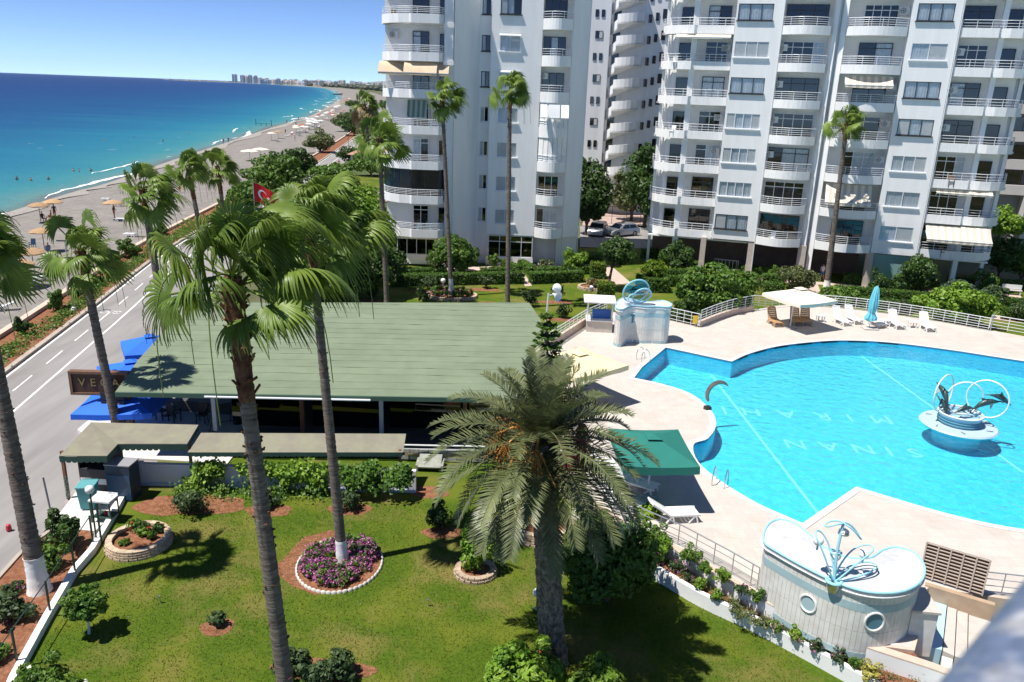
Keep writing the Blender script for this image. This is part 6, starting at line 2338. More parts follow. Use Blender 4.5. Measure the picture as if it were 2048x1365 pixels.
# ================================================================== POOL FURNITURE
def lounger_mesh(mt, back=0.75, name='sun_lounger'):
    def mk():
        b = MB()
        L1, W = 1.15, .62
        # seat: frame with slats
        n = 8
        for i in range(n):
            y = -1.05 + i * .145
            b.obox((0, y + .07, .33 + .02 * math.sin(i)), W - .06, .125, .03)
        for s_ in (-1, 1):
            b.bar((s_ * W / 2, -1.08, .31), (s_ * W / 2, .1, .33), .06, .07)
            b.bar((s_ * W / 2, .08, .33), (s_ * (W / 2 - .04), .08 + .85 * math.cos(back), .33 + .85 * math.sin(back)), .06, .06)
            for y in (-.9, .0):
                b.bar((s_ * W / 2, y, .32), (s_ * (W / 2 + .02), y - .1, 0), .06, .05)
                b.bar((s_ * W / 2, y, .32), (s_ * (W / 2 + .02), y + .25, 0.02), .05, .05)
        for i in range(6):
            f = .06 + i * .14
            b.obox((0, .1 + f * math.cos(back), .35 + f * math.sin(back)), W - .08, .12, .03, rx=back)
        b.tube([(-W / 2 + .04, .08 + .85 * math.cos(back), .33 + .85 * math.sin(back)), (0, .08 + .9 * math.cos(back), .33 + .9 * math.sin(back)), (W / 2 - .04, .08 + .85 * math.cos(back), .33 + .85 * math.sin(back))], .035, 6)
        return b.mesh(name, mt)
    return cached(('lounger', mt.name, back), mk)


def lounger(label, p, rz, mt, back=.95, group=None, name='sun_lounger'):
    o = link(name, lounger_mesh(mt, back))
    o.location = p
    o.rotation_euler = (0, 0, rz)
    return props(o, label, 'sun lounger', group)


M_TAN = mat('tan_plastic', (0.52, 0.30, 0.14), .45)
for lab, u, v, rz, mt_ in (('tan lounger left of the ivory parasol pole', 1548, 650, 8, M_TAN), ('tan lounger just behind the ivory parasol pole', 1592, 648, -4, M_TAN), ('tan lounger right of the ivory parasol pole', 1612, 648, -10, M_TAN),
                           ('leftmost white lounger behind the pool', 1680, 648, 16, M_WPLAS), ('second white lounger from the left behind the pool', 1704, 645, 12, M_WPLAS), ('white lounger half hidden by the folded blue parasol', 1752, 652, 10, M_WPLAS),
                           ('white lounger right of the folded blue parasol, between two side tables', 1791, 655, 4, M_WPLAS), ('rightmost white lounger behind the pool', 1853, 660, 0, M_WPLAS)):
    lounger(lab, at(u, v, DZ) + Vector((0, .35, 0)), R(rz), mt_, 1.05)
for lab, u, v in (('white side table between tan and white loungers', 1640, 643), ('white side table right of the folded blue parasol', 1770, 652), ('white side table left of the rightmost white lounger', 1823, 655)):
    t = thing('side_table', lab, 'table', at(u, v, DZ))
    MB().obox((0, 0, .42), .52, .52, .05).build('table_top', M_WPLAS, t, bevel=.01)
    for i in (-1, 1):
        for j in (-1, 1):
            MB().bar((i * .21, j * .21, 0), (i * .2, j * .2, .4), .06).build('leg', M_WPLAS, t)
for lab, u, v, rz in (('white lounger nearest the lower pool railing, under the date palm', 1338, 1040, 100), ('white lounger behind the date palm leaves, middle of three', 1262, 975, 60), ('white lounger behind the date palm leaves, farthest left', 1195, 935, 70), ('white lounger partly hidden by the date palm near the green parasol', 1232, 1010, 50)):
    lounger(lab, at(u, v, DZ), R(rz), M_WPLAS, .6)

# railings round the deck
north = [(2.2, 46.0), (2.75, 47.3), (4.95, 51.9), (6.6, 54.4)]
MB().wall(north, .2, DZ, DZ + .45).build('deck_parapet', M_COPE, label='low pink parapet rising towards the small bar at the pool', cat='wall')
railing('deck_railing', north, DZ + .45, .65, M_RAIL, None, rails=4, step=.7, r=.022, label='white railing on the parapet between lawn and small bar', cat='railing')
fenceA = [(9.9, 53.9), (10.88, 53.9), (12.75, 52.35)]
railing('deck_railing', fenceA, DZ + .1, .85, M_RAIL, None, rails=4, step=.55, r=.022, label='short white railing between ring pavilion and railing corner', cat='railing')
fenceB = [(12.85, 52.5)] + sp([(12.83, 52.45), (14.7, 54.7), (16.73, 56.6), (20.52, 58.9), (23.66, 59.4), (27.2, 58.4), (30.69, 56.5), (33.6, 54.3)], 3)[1:]
MB().wall(fenceB[:8], .22, DZ, DZ + .4).build('deck_parapet', M_COPE, label='low pink parapet under the curved railing behind the tan loungers', cat='wall')
railing('deck_railing', fenceB, [DZ + (.4 if i < 8 else .12) for i in range(len(fenceB))], .8, M_RAIL, None, rails=5, step=.75, r=.022, label='long curved white railing behind the loungers along the far side of the pool', cat='railing')
fenceC = [(33.9, 54.7), (37.2, 52.4), (41, 49.8)]
railing('deck_railing', fenceC, DZ + .1, .95, M_RAIL, None, rails=5, step=1.1, r=.024, label='white railing at the right edge of the deck after the gate post', cat='railing')
MB().tube([(33.75, 54.3, DZ), (33.8, 54.3, DZ + 1.25)], .035, 8).build('gate_post', mat('grey_post', (.3, .3, .32), .4), label='grey gate post between the two railings at the right', cat='post')
# pool ladders
def ladder(label, u, v, rz):
    p = at(u, v, DZ)
    o = thing('pool_ladder', label, 'ladder', p, R(rz))
    for s_ in (-.25, .25):
        MB().tube(smooth_path([(s_, -.35, 0), (s_, -.33, .45), (s_, -.1, .72), (s_, .18, .5), (s_, .3, .0), (s_, .32, -.9)], 5), .024, 8).build('rail', M_STEEL, o, True)
    for z in (-.3, -.6):
        MB().box(-.25, .25, .26, .36, z, z + .03).build('step', M_STEEL, o)


ladder('steel pool ladder at the far left corner of the pool', 1287, 720, -60)
ladder('steel pool ladder beside the green parasol', 1440, 968, -28)
# crescent moon sculpture
p = at(1411, 820, DZ)
CR = thing('crescent_sculpture', 'bronze crescent moon standing on the round tip of the deck', 'sculpture', p, R(15))
b = MB()
m_ = 22
vs = []
for i in range(m_ + 1):
    t = i / m_
    a = math.radians(215 - 185 * t)
    w = .26 * math.sin(math.pi * (0.12 + .88 * t)) ** .8 * (1 if t < .9 else (1 - t) * 10) + .012
    cx, cz = .62 + .62 * math.cos(a), .62 + .62 * math.sin(a) + .2
    nx, nz = math.cos(a), math.sin(a)
    for (rr, yy) in ((w * .5, 0), (0, .07 * (w / .26)), (-w * .5, 0), (0, -.07 * (w / .26))):
        vs.append((cx + nx * rr, yy, cz + nz * rr))
b.add(vs, [(i * 4 + j, i * 4 + (j + 1) % 4, (i + 1) * 4 + (j + 1) % 4, (i + 1) * 4 + j) for i in range(m_) for j in range(4)] + [(0, 1, 2, 3)])
b.build('crescent', mat('weathered_bronze', (0.30, 0.22, 0.17), .45, metal=.5, var=.2, scale=8), CR, True)
MB().obox((.1, 0, .09), .3, .3, .18).build('plinth', M_BLACK, CR)

# ---- dolphin fountain --------------------------------------------------------------------------------
c_ = at(1917, 846, DZ + .05)
FT = thing('dolphin_fountain', 'round blue-white fountain island with bronze dolphins leaping through white hoops', 'fountain', (c_.x, c_.y, .1), R(-18))
FT.scale = (.88, .88, .9)
M_FBASE = mat('fountain_paint', (0.42, 0.55, 0.64), .5, var=.06, scale=3)
MB().lathe([(1.2, -.55), (1.25, .72), (1.9, .84), (2.02, DZ - .04), (1.95, DZ + .04), (1.1, DZ + .06)], 40).build('base_disc', M_FBASE, FT, True)
MB().lathe([(1.02, DZ + .05), (1.08, DZ + .5), (1.15, DZ + .55), (1.15, DZ + .62), (.98, DZ + .6), (.95, DZ + .48)], 36).build('drum', mat('fountain_drum', (0.30, 0.50, 0.62), .45, var=.1, scale=4), FT, True)
MB().lathe([(.96, DZ + .45), (.02, DZ + .42)], 30).build('basin_water', mat('basin_blue', (0.28, 0.42, 0.5), .15), FT)
for z in (DZ + .2, DZ + .34):
    MB().tube([(1.1 * math.cos(a), 1.1 * math.sin(a), z) for a in np.linspace(0, 6.283, 37)[:-1]], .035, 6, closed=True).build('drum_band', mat('band_teal', (.1, .3, .38), .4), FT, True)
MB().tube([(1.13 * math.cos(a), 1.13 * math.sin(a), DZ + .66) for a in np.linspace(0, 6.283, 41)[:-1]], .05, 8, closed=True).build('rim', M_WPLAS, FT, True)


def hoop(cx, cy, r_, tilt, rz):
    b = MB()
    m1 = Euler((tilt, 0, rz)).to_matrix()
    b.tube([Vector((cx, cy, DZ + .55 + r_ * .98)) + m1 @ Vector((r_ * math.cos(a), 0, r_ * math.sin(a))) for a in np.linspace(0, 6.283, 37)[:-1]], .042, 8, closed=True)
    b.build('hoop', M_WPLAS, FT, True)


hoop(-1.0, .25, 1.05, 0, R(55))
hoop(1.2, .2, 1.05, 0, R(-25))
hoop(.05, .1, .95, .05, R(8))


def dolphin(loc, rz, pitch, s_=1.0):
    b = MB()
    body_ = [(-.85, .02, -.10), (-.7, .05, -.02), (-.45, .12, .08), (-.15, .175, .14), (.15, .17, .13), (.38, .13, .07), (.5, .085, .02), (.6, .05, -.01), (.78, .028, -.05)]
    vs = []
    n = 10
    for x, r_, z in body_:
        for j in range(n):
            a = 2 * math.pi * j / n
            vs.append((x, r_ * .85 * math.cos(a), z + r_ * math.sin(a)))
    b.add(vs, [(i * n + j, i * n + (j + 1) % n, (i + 1) * n + (j + 1) % n, (i + 1) * n + j) for i in range(len(body_) - 1) for j in range(n)] + [tuple(range(n))[::-1], tuple((len(body_) - 1) * n + j for j in range(n))])
    o = put('dolphin', b.mesh('dolphin', mat('green_bronze', (0.055, 0.085, 0.085), .4, metal=.4, var=.3, scale=9), True), FT, loc)
    o.rotation_euler = (0, pitch, rz)
    o.scale = (s_,) * 3
    bz = MATS['green_bronze']
    MB().prism([(-.2, -.02), (.06, -.012), (.06, .012), (-.2, .02)], [.26, .27, .27, .26], [.48, .30, .30, .48]).build('dorsal_fin', bz, o)
    for sg_ in (-1, 1):
        MB().add([(.12, sg_ * .13, .06), (.32, sg_ * .12, .03), (.02, sg_ * .38, -.12), (-.02, sg_ * .36, -.13)], [(0, 1, 2, 3), (3, 2, 1, 0)]).build('flipper', bz, o)
    MB().add([(-.78, 0, -.07), (-1.02, .26, -.16), (-.93, 0, -.12), (-1.02, -.26, -.16), (-.8, 0, -.1)], [(0, 1, 2), (0, 2, 3), (4, 2, 1), (4, 3, 2)]).build('tail_fluke', bz, o)


dolphin((-1.05, .2, DZ + 1.55), R(118), R(-38))
dolphin((-1.0, -.05, DZ + 1.0), R(150), R(-52), .75)
dolphin((1.25, .25, DZ + 1.25), R(12), R(-22), 1.0)
dolphin((1.85, .3, DZ + 1.62), R(8), R(22), .85)
dolphin((.05, -.35, DZ + .95), R(-150), R(10), .8)
for a in (20, 150, 215, 265, 330):
    MB().tube([(1.45 * math.cos(R(a)), 1.45 * math.sin(R(a)), DZ + .07), (1.75 * math.cos(R(a + 6)), 1.75 * math.sin(R(a + 6)), DZ + .09)], .025, 5).build('spout', M_STEEL, FT)


# ================================================================== PAVILIONS BY THE POOL
def ray_wall(u, v, poly):
    """where a sight line meets an upright wall drawn by a closed outline; returns point and outward normal"""
    d = sight(u, v)
    best = None
    n = len(poly)
    cx, cy = sum(p[0] for p in poly) / n, sum(p[1] for p in poly) / n
    for i in range(n):
        a, c = poly[i], poly[(i + 1) % n]
        ex, ey = c[0] - a[0], c[1] - a[1]
        den = d.x * ey - d.y * ex
        if abs(den) < 1e-9:
            continue
        t = (a[0] * ey - a[1] * ex) / den
        s = (a[0] * d.y - a[1] * d.x) / den
        if 0 <= s <= 1 and t > 0 and (best is None or t < best[0]):
            nn = Vector((ey, -ex, 0)).normalized()
            if nn.dot(Vector((a[0] - cx, a[1] - cy, 0))) < 0:
                nn = -nn
            best = (t, Vector((t * d.x, t * d.y, CAM_H + t * d.z)), nn)
    return best[1], best[2]


M_PTILE = mat('old_white_tile', (0.74, 0.73, 0.70), .5, var=.08, scale=1.6, col2=(.66, .64, .60), objvar=.03)
M_PBAND = mat('pale_blue_tile', (0.36, 0.50, 0.54), .5, var=.12, scale=2)
M_PROOF = mat('pale_fibre_roof', (0.60, 0.61, 0.62), .6, var=.12, scale=1.5, col2=(.50, .51, .52))


def inset(poly, f):
    n = len(poly)
    cx, cy = sum(p[0] for p in poly) / n, sum(p[1] for p in poly) / n
    return [(cx + (p[0] - cx) * f, cy + (p[1] - cy) * f) for p in poly]


def pavilion(label, outline, z0, z1, strip=.15):
    o = thing('pavilion', label, 'pavilion', (0, 0, 0))
    wl = inset(outline, .965)
    MB().prism(wl, z0, z1 - .02).build('core', M_OLDW, o)
    # upright tile strips, joints left open
    pts = resample([Vector((p[0], p[1], 0)) for p in wl + [wl[0]]], strip)
    n = len(wl)
    area_ = sum(wl[i][0] * wl[(i + 1) % n][1] - wl[(i + 1) % n][0] * wl[i][1] for i in range(n))
    sg_ = -1 if area_ > 0 else 1
    b = MB()
    for a, c in zip(pts, pts[1:]):
        d = (c - a)
        nn = Vector((-d.y, d.x, 0)).normalized() * sg_
        for za, zb in ((z0, z0 + .28), (z0 + .29, z0 + .9), (z0 + .91, z1 - .62), (z1 - .36, z1 - .03)):
            p, q = a + d * .025, a + d * .975
            vs = [p, q, q + nn * .02, p + nn * .02]
            b.add([(v.x, v.y, za) for v in vs] + [(v.x, v.y, zb) for v in vs], [(4, 5, 6, 7), (0, 1, 5, 4), (1, 2, 6, 5), (2, 3, 7, 6), (3, 0, 4, 7)])
    b.build('tile_strips', M_PTILE, o)['kind'] = 'stuff'
    for za, zb in ((z1 - .62, z1 - .36), (z0, z0 + .2)):
        b = MB()
        b.wall(wl, .024 if sg_ > 0 else -.024, za, zb, closed=True)
        b.build('blue_band', M_PBAND, o)
    MB().prism(outline, z1 - .02, z1 + .08).build('roof', M_PROOF, o)
    MB().tube([Vector((p[0], p[1], z1 + .09)) for p in outline], .036, 8, closed=True).build('roof_rim', M_BLUEF, o, True)
    MB().tube([Vector((p[0], p[1], z1 - .05)) for p in inset(outline, 1.01)], .025, 6, closed=True).build('roof_lip', M_RAIL, o, True)
    return o, wl


def porthole(o, u, v, wl, r_, open_=True):
    p, nn = ray_wall(u, v, wl)
    rz = math.atan2(nn.y, nn.x) + math.pi / 2
    f = MB()
    f.tube([(r_ * math.cos(a), -.03, r_ * 1.1 * math.sin(a)) for a in np.linspace(0, 6.283, 29)[:-1]], .035, 8, closed=True)
    f.add([(r_ * math.cos(a), -.02, r_ * 1.1 * math.sin(a)) for a in np.linspace(0, 6.283, 29)[:-1]] + [(r_ * .8 * math.cos(a), .12, r_ * .85 * math.sin(a)) for a in np.linspace(0, 6.283, 29)[:-1]], [(i, (i + 1) % 28, 28 + (i + 1) % 28, 28 + i) for i in range(28)])
    w = put('porthole', f.mesh('porthole', M_OLDW, True), o, p, rz)
    g = MB().add([(r_ * .97 * math.cos(a), 0, r_ * 1.07 * math.sin(a)) for a in np.linspace(0, 6.283, 29)[:-1]], [tuple(range(28))])
    put('pane', g.mesh('pane', mat('blue_porthole_glass', (0.10, 0.24, 0.32), .12) if open_ else M_PBAND), w, (0, -.026, 0))
    return w


top_px = [(1529, 1092), (1527, 1072), (1538, 1052), (1560, 1044), (1590, 1052), (1622, 1078), (1660, 1108), (1705, 1122), (1742, 1120), (1764, 1106), (1792, 1100), (1826, 1110), (1847, 1136), (1844, 1164), (1818, 1184), (1780, 1192), (1735, 1190), (1690, 1178), (1640, 1156), (1590, 1130), (1552, 1108)]
ZK = 2.75
outline = [tuple(p[:2]) for p in smooth_path([at(u, v, ZK) for u, v in top_px], 3, closed=True)]
PV, wl = pavilion('curved white tiled pavilion with blue tube petals on its roof, near the bottom right', outline, .55, ZK)
porthole(PV, 1748, 1243, wl, .27)
porthole(PV, 1617, 1207, wl, .25, False)


def petal(parent, base, tip, width, bend=.2, name='tube_petal', r_=.026, side=None):
    base, tip = Vector(base), Vector(tip)
    d = tip - base
    sd = side or d.cross(Vector((0, 0, 1))).normalized()
    out = []
    for a in np.linspace(0, 2 * math.pi, 29)[:-1]:
        t = .5 - .5 * math.cos(a)
        out.append(base + d * t + sd * width * .5 * math.sin(a) * (0.55 + .45 * t) + Vector((0, 0, bend * math.sin(t * math.pi))))
    return MB().tube(out, r_, 8, closed=True).build(name, M_BLUEF, parent, True)


pb_, nb_ = ray_wall(1668, 1168, wl)
pb_ = Vector((pb_.x, pb_.y, ZK + .1)) + nb_ * .05
yy = pb_.y
petal(PV, pb_, at_y(1633, 1062, yy + .5), .55)
petal(PV, pb_, at_y(1744, 1093, yy + .5), .55)
petal(PV, pb_ + Vector((0, 0, -.02)), at(1750, 1128, ZK + .2), .6, .05)
MB().tube(smooth_path([pb_, at_y(1675, 1100, yy + .15), at_y(1687, 1046, yy + .3)], 5), .045, 8).build('tube_stem', M_BLUEF, PV, True)
tpx = at_y(1687, 1046, yy + .3)
petal(PV, tpx, at_y(1650, 1052, yy + .35), .3, .05)
petal(PV, tpx, at_y(1722, 1078, yy + .2), .3, .08)
MB().tube([pb_ + Vector((.2 * math.cos(a), .2 * math.sin(a), 0)) for a in np.linspace(0, 6.283, 25)[:-1]], .05, 8, closed=True).build('tube_ring', M_BLUEF, PV, True)
MB().lathe([(.02, -.42), (.14, -.34), (.2, -.12), (.21, 0), (.18, -.02)], 18, pb_).build('bowl', M_STEEL, PV, True)
MB().tube([at_y(1672, 1105, yy + .3) + Vector((.15 * math.cos(a), .15 * math.sin(a), 0)) for a in np.linspace(0, 6.283, 21)[:-1]], .03, 6, closed=True).build('tube_ring', M_BLUEF, PV, True)
for u, v in ((1637, 1082), (1728, 1108), (1672, 1112)):
    q = at_y(u, v, yy + .4)
    MB().sphere(q, .15, 14, 10).build('globe_light', M_GLOBE, PV, True)
    MB().tube([q, q - Vector((0, 0, .3))], .03, 6).build('globe_stem', M_BLUEF, PV)
MB().lathe([(.16, 0), (.15, .05), (.11, .08), (.15, .1), (.1, .14), (.02, .16)], 14, at_y(1688, 1062, yy + .3) - Vector((0, 0, .1))).build('lamp_cap', M_STEEL, PV)
# beige box wing beside it
q = at(1800, 1300, .45)
MB().obox((q.x + .55, q.y + .55, 1.05), .75, 1.2, 1.5, rz=R(-6)).build('side_box', M_PTILE, PV)
MB().obox((q.x + .55, q.y + .55, 1.83), .85, 1.3, .08, rz=R(-6)).build('side_box_top', M_TILE, PV)

# far pavilion
topn = [(1231, 618), (1236, 604), (1250, 598), (1268, 602), (1295, 607), (1325, 604), (1343, 611), (1338, 617), (1312, 616), (1290, 616), (1262, 614), (1245, 622)]
ZN = DZ + 2.35
on = [tuple(p[:2]) for p in smooth_path([at(u, v, ZN) for u, v in topn], 3, closed=True)]
PN, wn_ = pavilion('small white and blue pavilion topped by round discs at the far pool corner', on, DZ, ZN, .16)
porthole(PN, 1263, 637, wn_, .3)
yy = at(1262, 614, ZN).y
bs = at_y(1254, 604, yy)
for (u, v, rr, tl) in ((1272, 583, .85, .35), (1284, 592, .6, .5)):
    q = at_y(u, v, yy + .3)
    m1 = Euler((tl, 0, R(15))).to_matrix()
    MB().tube([q + m1 @ Vector((rr * math.cos(a), 0, rr * math.sin(a))) for a in np.linspace(0, 6.283, 33)[:-1]], .05, 8, closed=True).build('disc_rim', M_BLUEF, PN, True)
    MB().add([q + m1 @ Vector((rr * .97 * math.cos(a), 0.01, rr * .97 * math.sin(a))) for a in np.linspace(0, 6.283, 33)[:-1]], [tuple(range(32))]).build('disc', glass_mat('pale_acrylic', (.72, .8, .86), .12), PN)
MB().tube(smooth_path([bs, at_y(1262, 590, yy), at_y(1288, 588, yy + .2)], 5), .05, 8).build('tube_stem', M_BLUEF, PN, True)
MB().lathe([(.02, -.4), (.15, -.3), (.2, 0)], 14, bs).build('bowl', M_RAIL, PN, True)
# shower post and bucket in front
p = at(1277, 676, DZ)
SH_ = thing('shower_post', 'white shower post on a square base before the small pavilion', 'shower', p)
MB().obox((0, 0, .06), .55, .45, .12).build('base', M_TILE, SH_)
MB().tube([(0, 0, .1), (0, 0, 2.0), (.2, -.05, 2.1)], .035, 8).build('pipe', M_RAIL, SH_)
MB().lathe([(.14, 0), (.17, .34)], 16).build('bucket', mat('blue_bucket', (.05, .25, .5), .4), label='blue bucket on the deck before the small pavilion', cat='bucket').location = at(1243, 662, DZ)
o = MB().lathe([(.10, 0), (.13, .4), (.05, .5), (.04, .6)], 14).build('white_jug', M_WPLAS, label='white jug between the small bar and the pavilion', cat='jug')
o.location = at(1232, 654, DZ)
# small bar
p = at(1172, 664, DZ)
p2 = at(1222, 664, DZ)
BR = thing('small_bar', 'small flat-roofed white bar with a blue counter front at the pool corner', 'kiosk', p, R(-3))
w_ = (p2 - p).length
MB().box(0, w_, 0, 1.3, 0, .75).build('counter', M_TILE, BR)
MB().box(-.05, w_ + .05, -.08, 1.35, .75, .82).build('counter_top', M_WPLAS, BR)
MB().box(-.25, w_ + .15, -.35, 1.7, 2.05, 2.13).build('roof', M_WPLAS, BR)
for x in (.05, w_ - .05):
    for y in (.05, 1.3):
        MB().box(x - .04, x + .04, y - .04, y + .04, .82, 2.05).build('post', M_RAIL, BR)
o = MB().box(-.6, .6, -.25, .25, 0, .55).build('ice_chest', mat('blue_chest', (.01, .12, .5), .4), label='blue ice chest on the counter of the small bar', cat='chest', bevel=.03)
o.location = p + Vector((w_ * .6, .7, .82))
o = MB().box(-.16, .16, -.03, .03, 0, .55).build('warning_board', mat('yellow_sign', (.75, .52, .03), .5), label='small yellow warning board hanging at the railing corner', cat='sign')
o.location = (12.45, 52.45, DZ + .25)
# slatted screen
a, c = at(1838, 1152, DZ + .05), at(1966, 1192, DZ + .05)
d = c - a
SC = thing('slatted_screen', 'brown slatted screen panel at the deck edge right of the tiled pavilion', 'screen', a, math.atan2(d.y, d.x))
L = d.length
MB().box(.02, L - .02, 0.012, .04, .04, 1.28).build('backing', mat('dark_brown_board', (.055, .028, .02), .7), SC)
for i in range(11):
    MB().box(0, L, -.03, .01, .03 + i * .122, .06 + i * .122).build('slat', mat('pale_slat', (.55, .45, .38), .7, var=.1, scale=4), SC)
for i in range(6):
    x = (L - .05) * i / 5
    MB().box(x, x + .045, -.045, -.031, 0, 1.32).build('upright', MATS['pale_slat'], SC)
# steps, path and walls at the right bottom
M_BPATH = mat('pale_blue_path', (.42, .66, .82), .5, var=.06, scale=2)
def slab_px(name, pxs, z0, z1, mt):
    return MB().prism([tuple(p) for p in xy(pxs, z1)], z0, z1).build(name, mt, kind='structure')
slab_px('blue_path', [(1850, 1182), (1895, 1194), (1884, 1300), (1842, 1292)], 0, .55, M_BPATH)
slab_px('paving_slab', [(1897, 1200), (1914, 1206), (1908, 1312), (1886, 1302)], 0, .52, M_TILE)
slab_px('paving_slab', [(1916, 1207), (1936, 1214), (1934, 1320), (1910, 1313)], 0, .49, M_TILE)
slab_px('paving_slab', [(1938, 1216), (1985, 1235), (1980, 1330), (1936, 1322)], 0, .46, M_TILE)
tw = MB()
a, c = at(1850, 1170, 1.05), at(1990, 1212, 1.05)
tw.wall([(a.x, a.y), (c.x, c.y)], .2, 0, 1.05)
tw.build('stone_wall', mat('tan_stone_wall', (.40, .29, .2), .85, var=.2, scale=2), label='tan stone wall under the slatted screen', cat='wall')
MB().wall([tuple(p) for p in xy([(1884, 1312), (1876, 1420)], .55)], .28, 0, .55).build('low_wall', M_OLDW, label='short white wall running out of the bottom edge right of the pavilion', cat='wall')
slab_px('chip_bed', [(1742, 1303), (1822, 1288), (1820, 1336)], .3, .62, mat('bark_chips', (.22, .09, .06), .95, var=.35, scale=9, bump=1, bscale=22))
slab_px('bed_soil', [(1846, 1300), (1868, 1300), (1862, 1400), (1838, 1400)], 0, .05, M_SOIL)

# two white retaining walls with planting
low = sp([(2.6, 27.6), (3.9, 25.4), (5.37, 23.75), (6.51, 22.46), (7.85, 21.34), (9.04, 20.17), (10.0, 19.16), (10.75, 18.35)], 4)
upp = sp([(a_ + .2, b2_ + .2) for a_, b2_ in [(3.3, 28.0), (4.4, 25.9), (5.6, 24.25), (6.75, 22.85), (7.95, 21.4), (9.1, 20.3), (10.3, 19.35), (11.75, 18.55), (12.3, 18.2)]], 4)
M_RETW = mat('white_retaining_wall', (0.80, 0.80, 0.80), .8, var=.06, scale=1.2, bump=.15, bscale=14)
MB().wall(low, .18, 0, .5).build('retaining_wall', M_RETW, label='lower white retaining wall curving along the near lawn', cat='wall')
MB().wall(upp, .2, 0, .93).build('retaining_wall', M_RETW, label='upper white retaining wall with pink coping below the pool railing', cat='wall')
uo = bpy.data.objects['retaining_wall.001'] if 'retaining_wall.001' in bpy.data.objects else bpy.data.objects['retaining_wall']
MB().wall([(p[0], p[1]) for p in upp], .3, .934, .98).build('coping', M_COPE, uo)
n = min(len(low), len(upp))
bed = MB()
low2 = [p for p in low]
bed.add([v for i in range(n) for v in ((low2[i][0] + .15, low2[i][1] + .1, .42), (upp[i][0], upp[i][1], .42))], [(2 * i, 2 * i + 2, 2 * i + 3, 2 * i + 1) for i in range(n - 1)])
bed.build('planting_bed', M_SOIL, kind='structure')
ded = sp([(3.6, 27.9), (4.89, 25.6), (6.13, 24.5), (7.35, 23.05), (8.2, 21.95), (9.2, 20.75), (10.3, 19.9), (11.9, 19.5), (12.5, 19.2)], 4)
bed = MB()
bed.add([v for i in range(n) for v in ((upp[i][0] + .1, upp[i][1] + .1, .9), (ded[i][0] + .05, ded[i][1] + .05, .9))], [(2 * i, 2 * i + 2, 2 * i + 3, 2 * i + 1) for i in range(n - 1)])
bed.build('planting_bed', M_SOIL, kind='structure')
nearrail = [(3.75, 27.5), (4.95, 25.62), (6.18, 24.52), (7.4, 23.08), (8.15, 22.1)]
railing('deck_railing', nearrail, DZ, .8, mat('grey_rail', (.42, .43, .45), .35, metal=.5), None, rails=4, step=.75, r=.018, label='thin grey railing along the near edge of the pool deck', cat='railing')
railing('deck_railing', [(15.2, 22.4), (16.6, 22.2), (18.6, 21.6)], DZ, .8, MATS['grey_rail'], None, rails=4, step=.9, r=.018, label='thin grey railing right of the slatted screen', cat='railing')


def along(path, t):
    L = [0]
    for a, c in zip(path, path[1:]):
        L.append(L[-1] + math.hypot(c[0] - a[0], c[1] - a[1]))
    s = t * L[-1]
    for i in range(len(path) - 1):
        if L[i + 1] >= s:
            f = (s - L[i]) / (L[i + 1] - L[i] + 1e-9)
            return Vector((path[i][0] + (path[i + 1][0] - path[i][0]) * f, path[i][1] + (path[i + 1][1] - path[i][1]) * f, 0))
    return Vector((*path[-1], 0))


def bed_plant(label, u, v, z, w, h, mt, fl=None, size=.052, grp=None):
    return tree('bed_plant', label, at(u, v, z), h, (w / 2, w / 2, h / 2), int(420 * w * h / .25) + 120, size, mt, trunk_h=h * .3, trunk_r=.015, limbs=4, cat='plant', group=grp, flowers=fl, clumps=12, loose=True)


ORD = 'first second third fourth fifth sixth seventh eighth ninth tenth eleventh twelfth'.split()
G1 = 'plants of the upper bed below the railing'
for i, (u, v, w, h, m_, f_) in enumerate(((1310, 1090, .8, .7, L_MID, None), (1330, 1105, .7, .6, L_BRIGHT, None), (1378, 1130, .75, .75, L_MID, None), (1412, 1150, .45, .45, L_BRIGHT, None), (1443, 1166, .55, .5, L_BRIGHT, None), (1482, 1190, .5, .35, L_GREY, (L_PINK, 30, .06)), (1515, 1205, .5, .4, L_MID, None))):
    bed_plant('%s leafy plant from the left in the upper bed below the pool railing' % ORD[i], u, v, .92, w, h, m_, f_, grp=G1)
G2 = 'flowering plants of the lower bed'
for i, (u, v, w, h, m_, f_) in enumerate(((1320, 1125, .6, .45, L_MID, (L_PINK, 60, .06)), (1350, 1143, .6, .4, L_GREY, (L_PINK, 70, .06)), (1375, 1162, .4, .3, L_GREY, (L_PINK, 30, .05)), (1397, 1180, .42, .45, L_BRIGHT, None), (1430, 1203, .42, .4, L_BRIGHT, (L_WHITE, 14, .05)), (1480, 1232, .7, .3, L_OLIVE, None), (1520, 1250, .6, .25, L_OLIVE, None), (1550, 1265, .4, .35, L_MID, (L_PINK, 30, .05)), (1590, 1282, .5, .42, L_BRIGHT, (L_PINK, 40, .05)), (1628, 1303, .4, .35, L_GREY, (L_PINK, 30, .05)), (1675, 1325, .4, .4, L_GREY, (L_PINK, 24, .05)), (1708, 1340, .35, .45, L_MID, None))):
    bed_plant('%s small plant from the left in the lower bed above the near lawn' % ORD[i], u, v, .43, w, h, m_, f_, grp=G2)
fv, ff_ = [], []
for i in range(90):
    t = random.uniform(.28, .97)
    a_, b2_ = along(low, t), along(upp, t)
    c_ = a_.lerp(b2_, random.uniform(.45, .85))
    n = 22
    P = np.array([c_.x, c_.y, .44]) + np.abs(rng.normal(0, 1, (n, 3))) * np.array([.0, .0, .09]) + rng.normal(0, 1, (n, 3)) * np.array([.1, .1, .01])
    V, F = leaf_quads(P, np.tile([0, 0, 1.0], (n, 1)), .045, 1.8, .9)
    ff_.append(F + sum(len(q) for q in fv))
    fv.append(V)
